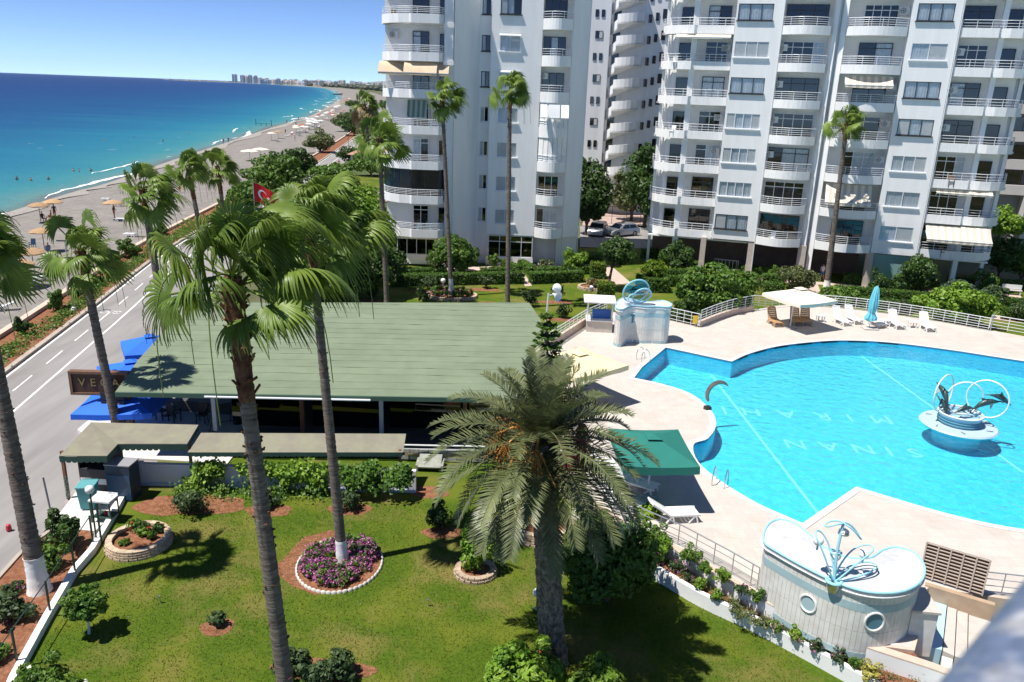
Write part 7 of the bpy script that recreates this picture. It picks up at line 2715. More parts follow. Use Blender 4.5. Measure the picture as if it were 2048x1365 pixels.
props(link('ground_cover', np_mesh('ground_cover', np.concatenate(fv), np.concatenate(ff_), L_OLIVE)), 'low straggly plants covering the lower retaining bed', 'ground cover', kind='stuff')
bed_plant('yellow variegated plant at the end of the lower bed', 1738, 1362, .43, .55, .5, L_YEL)

# ================================================================== NEAR GARDEN
def lamp(label, u, v, h, r_=.14, pole=M_DGREEN, z=0.0, double=False):
    o = thing('globe_lamp', label, 'lamp', at(u, v, z), 0)
    MB().lathe([(.09, 0), (.09, .05), (.03, .08), (.03, h - r_ * .8), (.06, h - r_ * .8), (.06, h - r_ * .6)], 12).build('post', pole, o)
    MB().sphere((0, 0, h), r_, 18, 12).build('globe', M_GLOBE, o, True)
    if double:
        MB().box(.14, .19, -.03, .03, 0, h - .6).build('side_post', pole, o)
    return o


lamp('white globe lamp on a tall dark green post at the corner of the red bed', 194, 1087, 2.15, .155, double=True)
lamp('white globe lamp on a short post beside the date palm trunk', 1073, 1219, .62, .15, M_STEEL)
lamp('white globe lamp on the far lawn left of the whitewashed palm', 886, 584, .95, .2, M_WPLAS)
lamp('white globe lamp on the far lawn beside the clipped cube', 1181, 600, 1.0, .2, M_STEEL)
# loudspeaker pole
p = at(1086, 706, DZ)
tp = at_y(1097, 588, p.y)
LS = thing('loudspeaker_pole', 'tall white pole carrying two horn loudspeakers behind the conifer', 'loudspeaker', p)
MB().tube([(0, 0, 0), (tp - p)], [.06, .05], 10).build('pole', M_RAIL, LS)
t_ = tp - p
for j, (dx, dy, dz, a) in enumerate(((.42, -.25, -.02, -.5), (.38, .2, .28, .7))):
    b = MB().lathe([(.06, -.25), (.08, -.1), (.12, 0), (.28, .22), (.30, .24), (.27, .22), (.1, .02)], 18)
    me_ = b.mesh('horn', M_RAIL, True)
    h_ = put('horn', me_, LS, t_ + Vector((dx, dy, dz)))
    h_.rotation_euler = (R(100), 0, R(40) if j == 0 else R(150))
MB().bar(t_ + Vector((0, 0, -.1)), t_ + Vector((.42, 0, 0)), .05).build('bracket', M_RAIL, LS)
# left white kerb wall with green fence
lw = xy([(18, 1400), (36, 1355), (100, 1237), (155, 1142), (190, 1102), (238, 1020), (262, 975)], .12)
MB().wall(lw, .2, 0, .24).build('kerb_wall', M_RETW, label='low white kerb wall between the red bed and the lawn', cat='wall')
FN = thing('wire_fence', 'dark green post and rail fence on the white kerb wall', 'fence', (0, 0, 0))
posts = [at(u, v, .22) for u, v in ((34, 1322), (100, 1222), (150, 1142), (186, 1085))]
for p in posts:
    MB().box(p.x - .025, p.x + .025, p.y - .025, p.y + .025, .1, 1.28).build('post', M_DGREEN, FN)
ext = [posts[0] + (posts[0] - posts[1]) * 1.5] + posts
for a, c in zip(ext, ext[1:]):
    MB().tube([a + Vector((0, 0, 1.02)), c + Vector((0, 0, 1.02))], .018, 6).build('rail', M_DGREEN, FN)
    for h in (.3, .65):
        MB().tube([a + Vector((0, 0, h)), c + Vector((0, 0, h))], .004, 4).build('wire', M_DGREEN, FN)


def stone_ring(label, c_, rx, ry, courses, sl=.27, sh=.075, sd=.22, name='stone_planter', a0=0, a1=360, fill=True, mt=None, batter=.02):
    o = thing(name, label, 'planter', (c_[0], c_[1], 0))
    per = math.pi * (rx + ry) * (a1 - a0) / 360
    n = int(per / sl)
    variants = []
    for k in range(5):
        b = MB()
        j = lambda s: random.uniform(-s, s)
        w = sl * .5 * .95
        b.add([(-w + j(.01), -sd / 2 + j(.02), 0), (w + j(.01), -sd / 2 + j(.02), 0), (w + j(.01), sd / 2, 0), (-w + j(.01), sd / 2, 0),
               (-w + j(.015), -sd / 2 + j(.025), sh + j(.008)), (w + j(.015), -sd / 2 + j(.025), sh + j(.008)), (w + j(.01), sd / 2, sh), (-w + j(.01), sd / 2, sh)],
              [(3, 2, 1, 0), (4, 5, 6, 7), (0, 1, 5, 4), (1, 2, 6, 5), (2, 3, 7, 6), (3, 0, 4, 7)])
        variants.append(b.mesh('stone', mt or M_STONE))
    for r_ in range(courses):
        for i in range(n):
            a = R(a0) + (R(a1 - a0)) * (i + (.5 if r_ % 2 else 0)) / n
            f = 1 - batter * r_
            x, y = rx * f * math.cos(a), ry * f * math.sin(a)
            s = put('stone', random.choice(variants), o, (x, y, r_ * (sh + .008)), math.atan2(ry * math.cos(a), -rx * math.sin(a)) + math.pi)
    if fill:
        MB().sheet([(rx * .92 * math.cos(a), ry * .92 * math.sin(a)) for a in np.linspace(0, 6.283, 25)[:-1]], courses * sh * .6).build('soil', M_SOIL, o)
    return o


M_STONEP = mat('pale_cut_stone', (0.50, 0.385, 0.275), .85, var=.2, scale=5, bump=.5, bscale=16, objvar=.15)
stone_ring('oval planter of stacked pale stones at the left of the lawn', (-13.1, 24.95), 1.02, 1.05, 4, mt=M_STONEP)
for i, (dx, dy, m_, f_, w, h) in enumerate(((-.45, .6, L_MID, (L_RED, 34, .06), .6, .4), (-.1, .55, L_DARK, (L_RED, 30, .06), .5, .35), (.1, .2, L_BRIGHT, None, .5, .3), (.45, .1, L_MID, None, .35, .25), (-.35, -.35, L_MID, None, .4, .2), (.5, .55, L_DARK, (L_RED, 16, .06), .4, .3))):
    tree('bed_plant', ['red-flowered plant at the far left of the oval stone planter', 'red-flowered plant at the far middle of the oval stone planter', 'bright green plant in the middle of the oval stone planter', 'green plant at the right of the oval stone planter', 'low green plant at the near left of the oval stone planter', 'red-flowered plant at the far right of the oval stone planter'][i], (-13.1 + dx, 24.95 + dy, .2), h, (w / 2, w / 2, h / 2), 260, .07, m_, trunk_h=.08, trunk_r=.012, limbs=3, cat='plant', group='plants of the oval stone planter', flowers=f_, clumps=8)
fbc = (-5.72, 24.15)
FB = thing('flower_bed', 'round bed of pink flowers ringed with white scalloped edging at the palm foot', 'flower bed', (fbc[0], fbc[1], 0))
MB().sheet([(1.42 * math.cos(a), 1.66 * math.sin(a)) for a in np.linspace(0, 6.283, 33)[:-1]], .03).build('soil', M_SOIL, FB)
sc_ = MB().lathe([(.095, -.05), (.1, .06), (.05, .1), (.01, .11)], 10, sy=.5).mesh('edging_piece', mat('grey_white_edging', (.58, .55, .5), .85, var=.15, scale=8), True)
for i in range(52):
    a = 2 * math.pi * i / 52
    put('edging_piece', sc_, FB, (1.45 * math.cos(a), 1.7 * math.sin(a), 0), math.atan2(1.7 * math.cos(a), -1.45 * math.sin(a)))
MB().sheet(blob((fbc[0] - .6, fbc[1] + .2), 1.55, 1.75), .008).build('soil_patch', M_SOIL, kind='structure')
for i in range(78):
    a, r_ = random.uniform(0, 6.283), math.sqrt(random.uniform(.06, .9))
    if i % 9 == 0:
        r_ = .75
    x, y = 1.3 * r_ * math.cos(a), 1.5 * r_ * math.sin(a)
    h = random.uniform(.32, .55)
    tree('flower_clump', 'clump of pink flowers in the round bed at the whitewashed palm foot', (fbc[0] + x, fbc[1] + y, .03), h, (.24, .24, h / 2), 150, .06, L_GREY if i % 2 else L_MID, trunk_h=.1, trunk_r=.01, limbs=3, cat='plant', group='pink flower clumps of the round bed', flowers=(L_PINK, 85, .065), clumps=7)
stone_ring('small ring of rough rocks with a green shrub near the middle of the lawn', (-.97, 23.95), .66, .62, 2, sl=.2, sh=.09, sd=.2, name='rock_planter', mt=M_STONE, batter=.06)
shrub('green shrub growing in the small ring of rocks under the date palm leaves', 952, 1140, 1.15, 1.5, L_BRIGHT, 1400, .1, z=.1)
stone_ring('curved low planter of stacked stones behind the date palm', (1.35, 26.9), 1.25, 1.15, 5, sl=.3, sh=.08, mt=M_STONEP)
shrub('dark shrub growing in the curved stone planter behind the date palm', 1075, 1030, 1.4, 1.2, L_DARK, 1300, .1, z=.25)
stone_ring('round pale planter at the foot of the far whitewashed palm', (at(903, 594).x, at(903, 594).y), 2.0, 1.4, 2, sl=.4, sh=.12, mt=M_STONEP)
for i in range(14):
    a = i * .45
    q = at(903, 594)
    tree('flower_clump', 'pink and red flower clump in the far round palm planter', (q.x + 1.4 * math.cos(a), q.y + .9 * math.sin(a), .15), .6, (.35, .35, .3), 160, .1, L_MID, trunk_h=.1, trunk_r=.015, limbs=3, cat='plant', group='flower clumps of the far palm planter', flowers=(L_PINK if i % 3 else L_RED, 30, .1), clumps=7)
q = at(1192, 578)
stone_ring('small round planter left of the twisted tree in the garden', (q.x, q.y), 1.5, 1.0, 2, sl=.4, sh=.12, mt=M_STONEP)
shrub('flowering plants in the small round planter by the twisted tree', 1186, 572, 1.4, .7, L_OLIVE, 700, .1, z=.2, flowers=(L_RED, 20, .1))

tree('citrus_tree', 'large round leafy citrus tree on the near lawn behind the date palm', at(1212, 1200), 3.1, (1.62, 1.55, 1.5), 9500, .125, L_MID, trunk_h=.5, trunk_r=.1, limbs=6, clumps=44)
tree('citrus_tree', 'smaller bright shrub tree between the citrus tree and the loungers', at(1285, 1075), 1.5, (.55, .55, .6), 1800, .1, L_BRIGHT, trunk_h=.4, trunk_r=.04, limbs=4, clumps=16)
b_ = at(178, 1268)
tree('ball_tree', 'small ball-shaped tree with a white-painted stem on the left lawn', b_, 1.62, (.62, .6, .56), 3000, .085, L_MID, trunk_h=.75, trunk_r=.035, limbs=5, tm=M_LIME, clumps=50, spread=.2, cat='tree')
for lab, u, v, w, h, mt_, n, fl_ in (
        ('hibiscus bush with red flowers left of the date palm trunk', 1052, 1392, 1.75, 1.35, L_BRIGHT, 3600, (L_RED, 14, .1)),
        ('hibiscus bush with red flowers right of the date palm trunk', 1185, 1400, 1.6, 1.15, L_BRIGHT, 3000, (L_RED, 14, .1)),
        ('bush with white flowers at the bottom left corner of the lawn', 100, 1400, 1.5, 1.0, L_MID, 2600, (L_WHITE, 26, .12)),
        ('left of the dark rose bushes beside the bare palm trunk', 592, 1348, 1.0, .75, L_GREY, 1000, None),
        ('middle one of the dark rose bushes at the bottom of the lawn', 632, 1372, .9, .7, L_GREY, 900, None),
        ('right of the dark rose bushes at the bottom of the lawn', 682, 1355, .95, .85, L_GREY, 1000, None),
        ('lone small rose bush in a round soil patch on the lawn', 436, 1250, .5, .45, L_GREY, 260, None),
        ('rose bush in the soil patch below the dense wall vine', 700, 1018, .9, .7, L_GREY, 600, (L_PINK, 6, .06)),
        ('rose bush beside the bare palm trunk near the white wall', 537, 1015, .8, .6, L_GREY, 600, None),
        ('dark rose bush in the soil patch left of the date palm', 882, 1058, 1.0, 1.0, L_DARK, 1100, None),
        ('tall leafy bush at the top of the red bed by the road', 132, 1098, 1.15, 1.3, L_DARK, 1900, None),
        ('dark bush behind the whitewashed palm in the red bed', 100, 1140, 1.0, .8, L_MID, 1200, None),
        ('grey bush at the lower left in the red bed', 25, 1240, 1.2, .75, L_GREY, 1400, (L_PINK, 12, .06)),
        ('low bush with a red bloom at the left edge of the red bed', -5, 1320, .7, .6, L_MID, 600, (L_RED, 8, .1)),
        ('straggly pink flowers in the red bed below the palm', 30, 1185, .6, .35, L_GREY, 220, (L_PINK, 30, .06)),
        ('sparse white flowers beside the road edge of the red bed', 75, 1100, .6, .4, L_GREY, 250, (L_WHITE, 16, .06))):
    shrub(lab, u, v, w, h, mt_, n, .09 if n < 3000 else .11, flowers=fl_)
for lab, u, v in (('rose bush in the leftmost soil patch of the far lawn', 746, 598), ('rose bush in a soil patch left of the whitewashed far palm', 855, 580), ('rose bush in a soil patch between the two far palms', 972, 577), ('rose bush beside the loudspeaker on the far lawn', 1113, 600), ('rose bush nearest the small bar on the far lawn', 1127, 636), ('grey rose bush just above the roof on the far lawn', 847, 606), ('rose bush at the right end of the green roof', 1060, 612)):
    shrub(lab, u, v, 1.2, 1.1, L_GREY, 420, .12)
# garden sprinklers
for lab, u, v in (('little garden sprinkler standing on the left lawn', 321, 1207), ('little garden sprinkler standing in the middle of the lawn', 857, 1213)):
    o = thing('sprinkler', lab, 'sprinkler', at(u, v))
    MB().lathe([(.03, 0), (.02, .02), (.018, .22), (.03, .24), (.03, .28), (.01, .3)], 10).build('riser', M_STEEL, o)
    MB().bar((-.08, 0, .2), (.02, .02, .28), .03).build('arm', M_STEEL, o)

# garden paths of pale pink tile
def path_px(pxs, z=.012):
    MB().sheet([tuple(p) for p in xy(pxs, z)], z).build('garden_path', mat('pink_path_tile', (.52, .40, .34), .8, var=.1, scale=1.5), kind='structure')


path_px([(1036, 540), (1044, 540), (1064, 572), (1050, 573)])
path_px([(1206, 532), (1222, 532), (1262, 566), (1222, 572)])
path_px([(1606, 545), (1628, 545), (1642, 588), (1594, 592)])
path_px([(780, 540), (1200, 525), (1196, 532), (782, 548)], .02)
path_px([(1380, 548), (2040, 590), (2044, 596), (1380, 553)], .02)
path_px([(1970, 622), (2000, 625), (2000, 640), (1972, 634)], .016)
# playground fence under the far block
railing('picket_fence', [tuple(at(u, v)[:2]) for u, v in ((1428, 536), (1475, 541))], 0, .9, M_WPLAS, None, rails=2, step=.35, r=.03, label='small white picket fence under the far block', cat='fence')
for lab, u, v in (('left pink bench behind the clipped hedges at the right', 1975, 585), ('right white bench behind the clipped hedges at the right', 2022, 590)):
    o = thing('garden_bench', lab, 'bench', at(u, v), R(-15))
    MB().box(-.8, .8, -.22, .22, .4, .46).build('seat', M_TILE, o)
    MB().box(-.8, .8, .2, .25, .5, .9).build('backrest', M_WPLAS, o)
    for x in (-.65, .65):
        MB().box(x - .06, x + .06, -.2, .2, 0, .4).build('leg', M_TILE, o)
# flag
fp = at_y(506, 366, 47.0)
FG = thing('flag_pole', 'white pole flying a red flag with white crescent and star above the palms', 'flag', (fp.x, 47.0, 0))
MB().tube([(0, 0, 0), (0, 0, fp.z + .1)], [.035, .02], 8).build('pole', M_STEEL, FG)
MB().sphere((0, 0, fp.z + .14), .06, 8, 6).build('finial', M_GOLD, FG)


def fsurf(u, v, off=0.0):
    x = 1.5 * u
    return Vector((x * .86, .12 * math.sin(u * 6 + v) * u + off + x * .25, fp.z - v * 1.08 - .5 * u - .12 * u * u + .04 * math.sin(u * 7)))


def ff(poly, off):
    return [fsurf(a, b_, off) for a, b_ in poly]


fb_ = MB()
nu, nv = 16, 8
fb_.add([fsurf(i / nu, j / nv) for i in range(nu + 1) for j in range(nv + 1)], [(i * (nv + 1) + j, i * (nv + 1) + j + 1, (i + 1) * (nv + 1) + j + 1, (i + 1) * (nv + 1) + j) for i in range(nu) for j in range(nv)])
cloth = fb_.build('cloth', mat('flag_red', (0.60, 0.008, 0.012), .8), FG, True)
M_FW = mat('flag_white', (.8, .8, .8), .8)
for off in (-.012, .012):
    b = MB()
    pts = []
    n = 24
    outer = [(.38 + .20 * math.cos(a), .5 + .26 * math.sin(a)) for a in np.linspace(R(38), R(322), n)]
    inner = [(.42 + .155 * math.cos(a), .5 + .205 * math.sin(a)) for a in np.linspace(R(42), R(318), n)]
    b.add(ff(outer, off) + ff(inner, off), [(i, i + 1, n + i + 1, n + i) for i in range(n - 1)])
    b.build('crescent', M_FW, cloth)
    st = [(.62 + (.085 if k % 2 == 0 else .034) * math.cos(k * math.pi / 5 + math.pi), .5 + (.12 if k % 2 == 0 else .046) * math.sin(k * math.pi / 5 + math.pi)) for k in range(10)]
    MB().add(ff(st, off) + [fsurf(.62, .5, off)], [(i, (i + 1) % 10, 10) for i in range(10)]).build('star', M_FW, cloth)

# poles by the road, water valves
o = MB().tube([at(108, 1052) + Vector((0, 0, 0)), at_y(86, 955, at(108, 1052).y)], .035, 8).build('thin_pole', mat('grey_pole', (.25, .25, .26), .5), label='thin bare grey pole at the edge of the red bed by the road', cat='pole')
for lab, u, v, c in (('small yellow traffic pot on the road', 60, 1008, (.6, .4, .02)), ('small red pot on the road at the left edge', 18, 1060, (.5, .02, .04))):
    o = MB().lathe([(.1, 0), (.08, .2), (.05, .22)], 10).build('road_pot', mat('pot_%d' % u, c, .5), label=lab, cat='bollard')
    o.location = at(u, v, -.05)
# strip plants along the road
for i, (u, v, w, h, m_) in enumerate(((46, 668, 1.0, .95, L_DARK), (113, 622, 1.05, 1.25, L_MID), (152, 598, .7, .6, L_DARK), (196, 570, .9, .7, L_DARK), (228, 530, 1.1, 1.3, L_MID), (258, 515, 2.0, 1.4, L_MID), (322, 470, 1.6, 1.2, L_MID))):
    shrub(['dark round shrub on the roadside strip, nearest the left edge', 'round shrub on a stem on the roadside strip left of the sign palm', 'small dark plant behind the sign palm on the roadside strip', 'low dark shrub right of the sign palm on the roadside strip', 'mop-headed shrub on the roadside strip by the beach gate', 'wide green shrub on the roadside strip by the beach gate', 'green shrub on the strip behind the palm on the roof edge'][i], u, v, w, h, m_, None, .11)
gcv, gcf = [], []
for i in range(420):
    y = random.uniform(36, 120)
    x = RLx(y) - random.uniform(.5, 1.9)
    n = 26
    P = np.array([x, y, .12]) + rng.normal(0, 1, (n, 3)) * np.array([.25, .3, .10])
    P[:, 2] = np.abs(P[:, 2])
    V, F = leaf_quads(P, np.tile([0, 0, 1.0], (n, 1)), .13, 1.4, .7)
    gcf.append(F + sum(len(a) for a in gcv))
    gcv.append(V)
props(link('ground_cover', np_mesh('ground_cover', np.concatenate(gcv), np.concatenate(gcf), L_MID)), 'low green ground cover planted along the roadside strip', 'ground cover', kind='stuff')
for lab, u, v, h in (('thin lamp post with white foot on the roadside strip', 148, 622, 5.0), ('slim dark lamp post far along the road', 697, 308, 8.0), ('slim lamp post on the strip beside the far bush tree', 634, 302, 7.0)):
    o = thing('street_lamp', lab, 'lamp', at(u, v), 0)
    MB().tube([(0, 0, 0), (0, 0, h)], [.06, .035], 8).build('post', M_BLACK if 'dark' in lab else M_STEEL, o)
    MB().obox((-.25, 0, h), .6, .15, .07).build('lamp_head', M_BLACK, o)
    MB().lathe([(.2, 0), (.14, .25), (.07, .3)], 10).build('foot', M_RETW, o)
# camera-side balcony handrail, close to the lens
q1, q2 = sight(2048, 1160), sight(1876, 1365)
a, c = Vector((0, 0, CAM_H)) + q1 * .74, Vector((0, 0, CAM_H)) + q2 * .62
dv = (c - a).normalized()
vw = sight(1960, 1262).normalized()
ofs = dv.cross(vw).normalized()
if (CAM_ROT.transposed() @ ofs).x < 0:
    ofs = -ofs
ctr = [a - dv * .9 + ofs * .075, c + dv * .9 + ofs * .075]
HR = MB().tube([ctr[0].lerp(ctr[1], t) for t in np.linspace(0, 1, 9)], .075, 24)
HR.build('balcony_handrail', mat('worn_blue_paint', (.11, .145, .23), .5, var=.3, scale=22, col2=(.34, .345, .37), fac=(.45, .62), bump=.4, bscale=60), label='blurred worn blue balcony handrail at the bottom right corner', cat='handrail', smooth=True)


# ================================================================== BEACH
def beach_z(x, y):
    k = int(np.argmin(np.hypot(SH[:, 0] - x, SH[:, 1] - y)))
    p = SH[k]
    sx = float(np.interp(y, SH[:60, 1], SH[:60, 0])) if y < 680 else p[0]
    tx = float(np.interp(y, [q[1] for q in btop], [q[0] for q in btop]))
    f = min(1, max(0, (x - sx) / (tx - sx + 1e-6)))
    return SEA_Z - .02 + 1.42 * f ** .6


def on_beach(u, v):
    z = -.4
    for _ in range(6):
        p = at(u, v, z)
        z = beach_z(p.x, p.y)
    return at(u, v, z)


M_STRAW = mat('straw_thatch', (0.42, 0.27, 0.15), .95, var=.25, scale=6, bump=.6, bscale=20, objvar=.1)


def straw_parasol(label, p, r_=1.15, mt=None, group='parasols on the beach', h=2.1):
    o = thing('beach_parasol', label, 'parasol', p, random.uniform(0, 3), group)
    key = ('sp', round(r_, 1), (mt or M_STRAW).name)
    def mk():
        b = MB()
        n = 18
        vs = []
        for i, (f, z) in enumerate(((.04, h + .32), (.4, h + .22), (.75, h + .08), (1, h - .06), (.97, h - .16))):
            for j in range(n):
                a = 2 * math.pi * j / n
                rr = r_ * f * (1 + (random.uniform(-.05, .05) if i > 2 else 0))
                vs.append((rr * math.cos(a), rr * math.sin(a), z + (random.uniform(-.04, .02) if i > 2 else 0)))
        b.add(vs, [(i * n + j, i * n + (j + 1) % n, (i + 1) * n + (j + 1) % n, (i + 1) * n + j) for i in range(4) for j in range(n)])
        return b.mesh('canopy', mt or M_STRAW)
    put('canopy', cached(key, mk), o, (0, 0, 0))
    put('pole', cached(('spp', h), lambda: MB().tube([(0, 0, -.2), (0, 0, h + .3)], .035, 6).mesh('pole', M_BARK)), o, (0, 0, 0))
    return o


for lab, u, v in (('straw parasol above white loungers at the left edge of the beach', 43, 578), ('straw parasol behind the first one on the near beach', 70, 552), ('left straw parasol near the waterline', 82, 446), ('right straw parasol near the waterline', 110, 438), ('straw parasol behind the sign palm on the beach', 90, 505),
                  ('straw parasol on the beach right of the sign palm crown', 230, 440)):
    p = on_beach(u, v)
    straw_parasol(lab, p)
for lab, u, v, rz in (('front white lounger of the pair near the left edge of the beach', 43, 590, -100), ('rear white lounger of the pair near the left edge of the beach', 38, 579, -100), ('front white lounger of the pair below the sign palm', 74, 570, -100), ('rear white lounger of the pair below the sign palm', 82, 562, -100), ('white lounger cut by the left edge of the beach', 4, 622, -70),
                      ('lone white lounger on the beach beside the palm at the roof edge', 268, 474, -95), ('white lounger beside the straw parasol right of the sign palm', 238, 413, -90), ('white lounger high on the beach behind the palms', 218, 402, -90), ('second white lounger high on the beach behind the palms', 270, 404, -90), ('white bench-like lounger on the beach', 250, 443, -90)):
    lounger(lab, on_beach(u, v), R(rz), M_WPLAS, .35)
for lab, u, v in (('dark camp chair left of the near beach parasols', 66, 498), ('blue beach chair beside the near straw parasol', 95, 515)):
    o = link('beach_chair', chair_mesh(mat('navy_fabric', (.02, .05, .12), .8)))
    o.location = on_beach(u, v)
    props(o, lab, 'chair')
# far crowd of parasols and loungers
cols = [M_PCREAM, M_WPLAS, mat('red_canvas', (.45, .08, .06), .8), M_STRAW, mat('grey_canvas', (.3, .3, .33), .8), mat('mint_canvas', (.25, .5, .38), .8)]
for i in range(62):
    t = random.random()
    u = 552 + 128 * t + random.uniform(-14, 14)
    v = 286 - 58 * t + random.uniform(-6, 6)
    p = on_beach(u, v)
    if i % 2:
        straw_parasol('small parasol in the crowded far stretch of the beach', p, 1.3, random.choice(cols[:4] + cols[:2]), 'parasols of the far beach')
    else:
        lounger('sun lounger in the crowded far stretch of the beach', p, random.uniform(-2, 0), random.choice([M_WPLAS, cols[2], cols[4], M_WPLAS]), .35, 'loungers of the far beach')
for i in range(16):
    u = random.uniform(645, 690)
    v = 232 - (u - 645) * .75 + random.uniform(-2, 4)
    straw_parasol('tiny parasol near the bend of the far beach', on_beach(u + 12, v), 1.8, random.choice(cols[:5]), 'parasols at the bend of the beach')
for lab, u, v in (('white parasol behind the dark rounded tree by the road', 500, 322), ('second white parasol behind the dark rounded tree by the road', 522, 318)):
    straw_parasol(lab, on_beach(u, v), 1.9, M_PCREAM)
# jetty frame in the water
JT = thing('jetty', 'thin green jetty frame standing in the shallow water', 'jetty', at(512, 251, SEA_Z))
d = at(543, 253, SEA_Z) - at(512, 251, SEA_Z)
MB().bar((0, 0, .9), d + Vector((0, 0, .9)), .5, .15).build('deck', mat('jetty_green', (.03, .12, .1), .6), JT)
for i in range(4):
    q = d * i / 3
    MB().tube([q + Vector((0, 0, -1)), q + Vector((0, 0, 2.6 if i in (0, 3) else 1))], .12, 6).build('pile', MATS['jetty_green'], JT)
o = MB().add([(-2.6, 0, .1), (-1.6, -.8, .0), (1.6, -.8, 0), (2.8, 0, .5), (1.6, .8, 0), (-1.6, .8, 0), (-2.4, 0, .6), (-1.6, -.9, .7), (1.6, -.9, .7), (3.2, 0, 1.0), (1.6, .9, .7), (-1.6, .9, .7)], [(0, 1, 7, 6), (1, 2, 8, 7), (2, 3, 9, 8), (3, 4, 10, 9), (4, 5, 11, 10), (5, 0, 6, 11), (0, 5, 4, 3, 2, 1), (6, 7, 8, 9, 10, 11)]).build('rowing_boat', mat('dark_hull', (.05, .05, .07), .5), label='small dark boat drawn up at the bend of the beach', cat='boat')
o.location = at(675, 190.5, SEA_Z)
o.scale = (3, 3, 3)

# ================================================================== PEOPLE
PCACHE = {}


def person_mesh(pose, top, low, hair, skin):
    key = (pose, top.name, low.name, hair.name)
    if key in PCACHE:
        return PCACHE[key]
    if pose == 'sit':
        J = {'pel': (0, 0, .5), 'ch': (0, .08, .85), 'nk': (0, .08, 1.04), 'hd': (0, .05, 1.2), 'ht': (0, .05, 1.3), 'shl': (-.17, .08, .98), 'shr': (.17, .08, .98), 'ell': (-.24, 0, .72), 'elr': (.24, 0, .72), 'hal': (-.18, -.25, .6), 'har': (.18, -.25, .6),
             'hil': (-.1, 0, .47), 'hir': (.1, 0, .47), 'knl': (-.12, -.42, .5), 'knr': (.12, -.42, .5), 'anl': (-.12, -.5, .08), 'anr': (.12, -.5, .08), 'tol': (-.12, -.66, .04), 'tor': (.12, -.66, .04)}
    else:
        s = .17 if pose == 'walk' else .04
        J = {'pel': (0, 0, .92), 'ch': (0, 0, 1.25), 'nk': (0, 0, 1.45), 'hd': (0, -.02, 1.58), 'ht': (0, -.02, 1.69), 'shl': (-.18, 0, 1.39), 'shr': (.18, 0, 1.39), 'ell': (-.24, s * .8, 1.12), 'elr': (.24, -s * .8, 1.12), 'hal': (-.25, s * .6 - .08, .86), 'har': (.25, -s * .9 - .08, .86),
             'hil': (-.1, 0, .88), 'hir': (.1, 0, .88), 'knl': (-.1, -s * .7 - .02, .48), 'knr': (.1, s * .5, .48), 'anl': (-.1, -s, .08), 'anr': (.1, s * 1.5, .1), 'tol': (-.1, -s - .16, .03), 'tor': (.1, s * 1.5 - .15, .04)}
    rad_ = {'pel': .135, 'ch': .15, 'nk': .055, 'hd': .095, 'ht': .085, 'shl': .06, 'shr': .06, 'ell': .042, 'elr': .042, 'hal': .036, 'har': .036, 'hil': .095, 'hir': .095, 'knl': .06, 'knr': .06, 'anl': .042, 'anr': .042, 'tol': .035, 'tor': .035}
    E_ = [('pel', 'ch'), ('ch', 'nk'), ('nk', 'hd'), ('hd', 'ht'), ('ch', 'shl'), ('shl', 'ell'), ('ell', 'hal'), ('ch', 'shr'), ('shr', 'elr'), ('elr', 'har'), ('pel', 'hil'), ('hil', 'knl'), ('knl', 'anl'), ('anl', 'tol'), ('pel', 'hir'), ('hir', 'knr'), ('knr', 'anr'), ('anr', 'tor')]
    names = list(J)
    me = bpy.data.meshes.new('body')
    me.from_pydata([J[k] for k in names], [(names.index(a), names.index(c)) for a, c in E_], [])
    o = bpy.data.objects.new('tmp', me)
    COL.objects.link(o)
    sm = o.modifiers.new('s', 'SKIN')
    for i, k in enumerate(names):
        sv = me.skin_vertices[0].data[i]
        sv.radius = (rad_[k], rad_[k] * (.75 if k in ('ch', 'pel') else 1))
        sv.use_root = (k == 'pel')
    ss_ = o.modifiers.new('u', 'SUBSURF')
    ss_.levels = ss_.render_levels = 1
    bpy.context.view_layer.update()
    me2 = bpy.data.meshes.new_from_object(o.evaluated_get(bpy.context.evaluated_depsgraph_get()))
    bpy.data.objects.remove(o)
    me2.name = 'body'
    me2.materials.clear()
    for m_ in (skin, top, low, hair):
        me2.materials.append(m_)
    hz = J['hd'][2]
    for p in me2.polygons:
        c = p.center
        if c.z > hz + .02 and c.y > J['hd'][1] - .05 or c.z > hz + .08:
            p.material_index = 3
        elif abs(c.x) < .19 and J['pel'][2] + .06 < c.z < J['nk'][2] - .04:
            p.material_index = 1
        elif pose != 'sit' and J['knl'][2] + .16 < c.z <= J['pel'][2] + .06 and abs(c.x) < .2:
            p.material_index = 2
        elif pose == 'sit' and c.z < J['pel'][2] + .06 and c.y > -.2:
            p.material_index = 2
        p.use_smooth = True
    PCACHE[key] = me2
    return me2


M_SKIN = mat('skin', (.42, .24, .16), .6)
M_HAIR = mat('dark_hair', (.025, .018, .014), .6)
M_TBLACK = mat('black_cloth', (.02, .02, .024), .85)
M_TPINK = mat('pink_cloth', (.55, .18, .2), .85)
M_TBLUE = mat('blue_cloth', (.05, .12, .35), .85)
M_TRED = mat('red_cloth', (.4, .03, .03), .85)
M_TWHITE = mat('white_cloth', (.7, .7, .7), .85)


def person(label, p, rz, pose='stand', top=M_TBLACK, low=M_TBLACK, skin=M_SKIN, group=None, scale=1.0, sink=0.0):
    o = link('person', person_mesh(pose, top, low, M_HAIR, skin))
    o.location = Vector(p) - Vector((0, 0, sink))
    o.rotation_euler = (0, 0, rz)
    o.scale = (scale,) * 3
    return props(o, label, 'person', group)


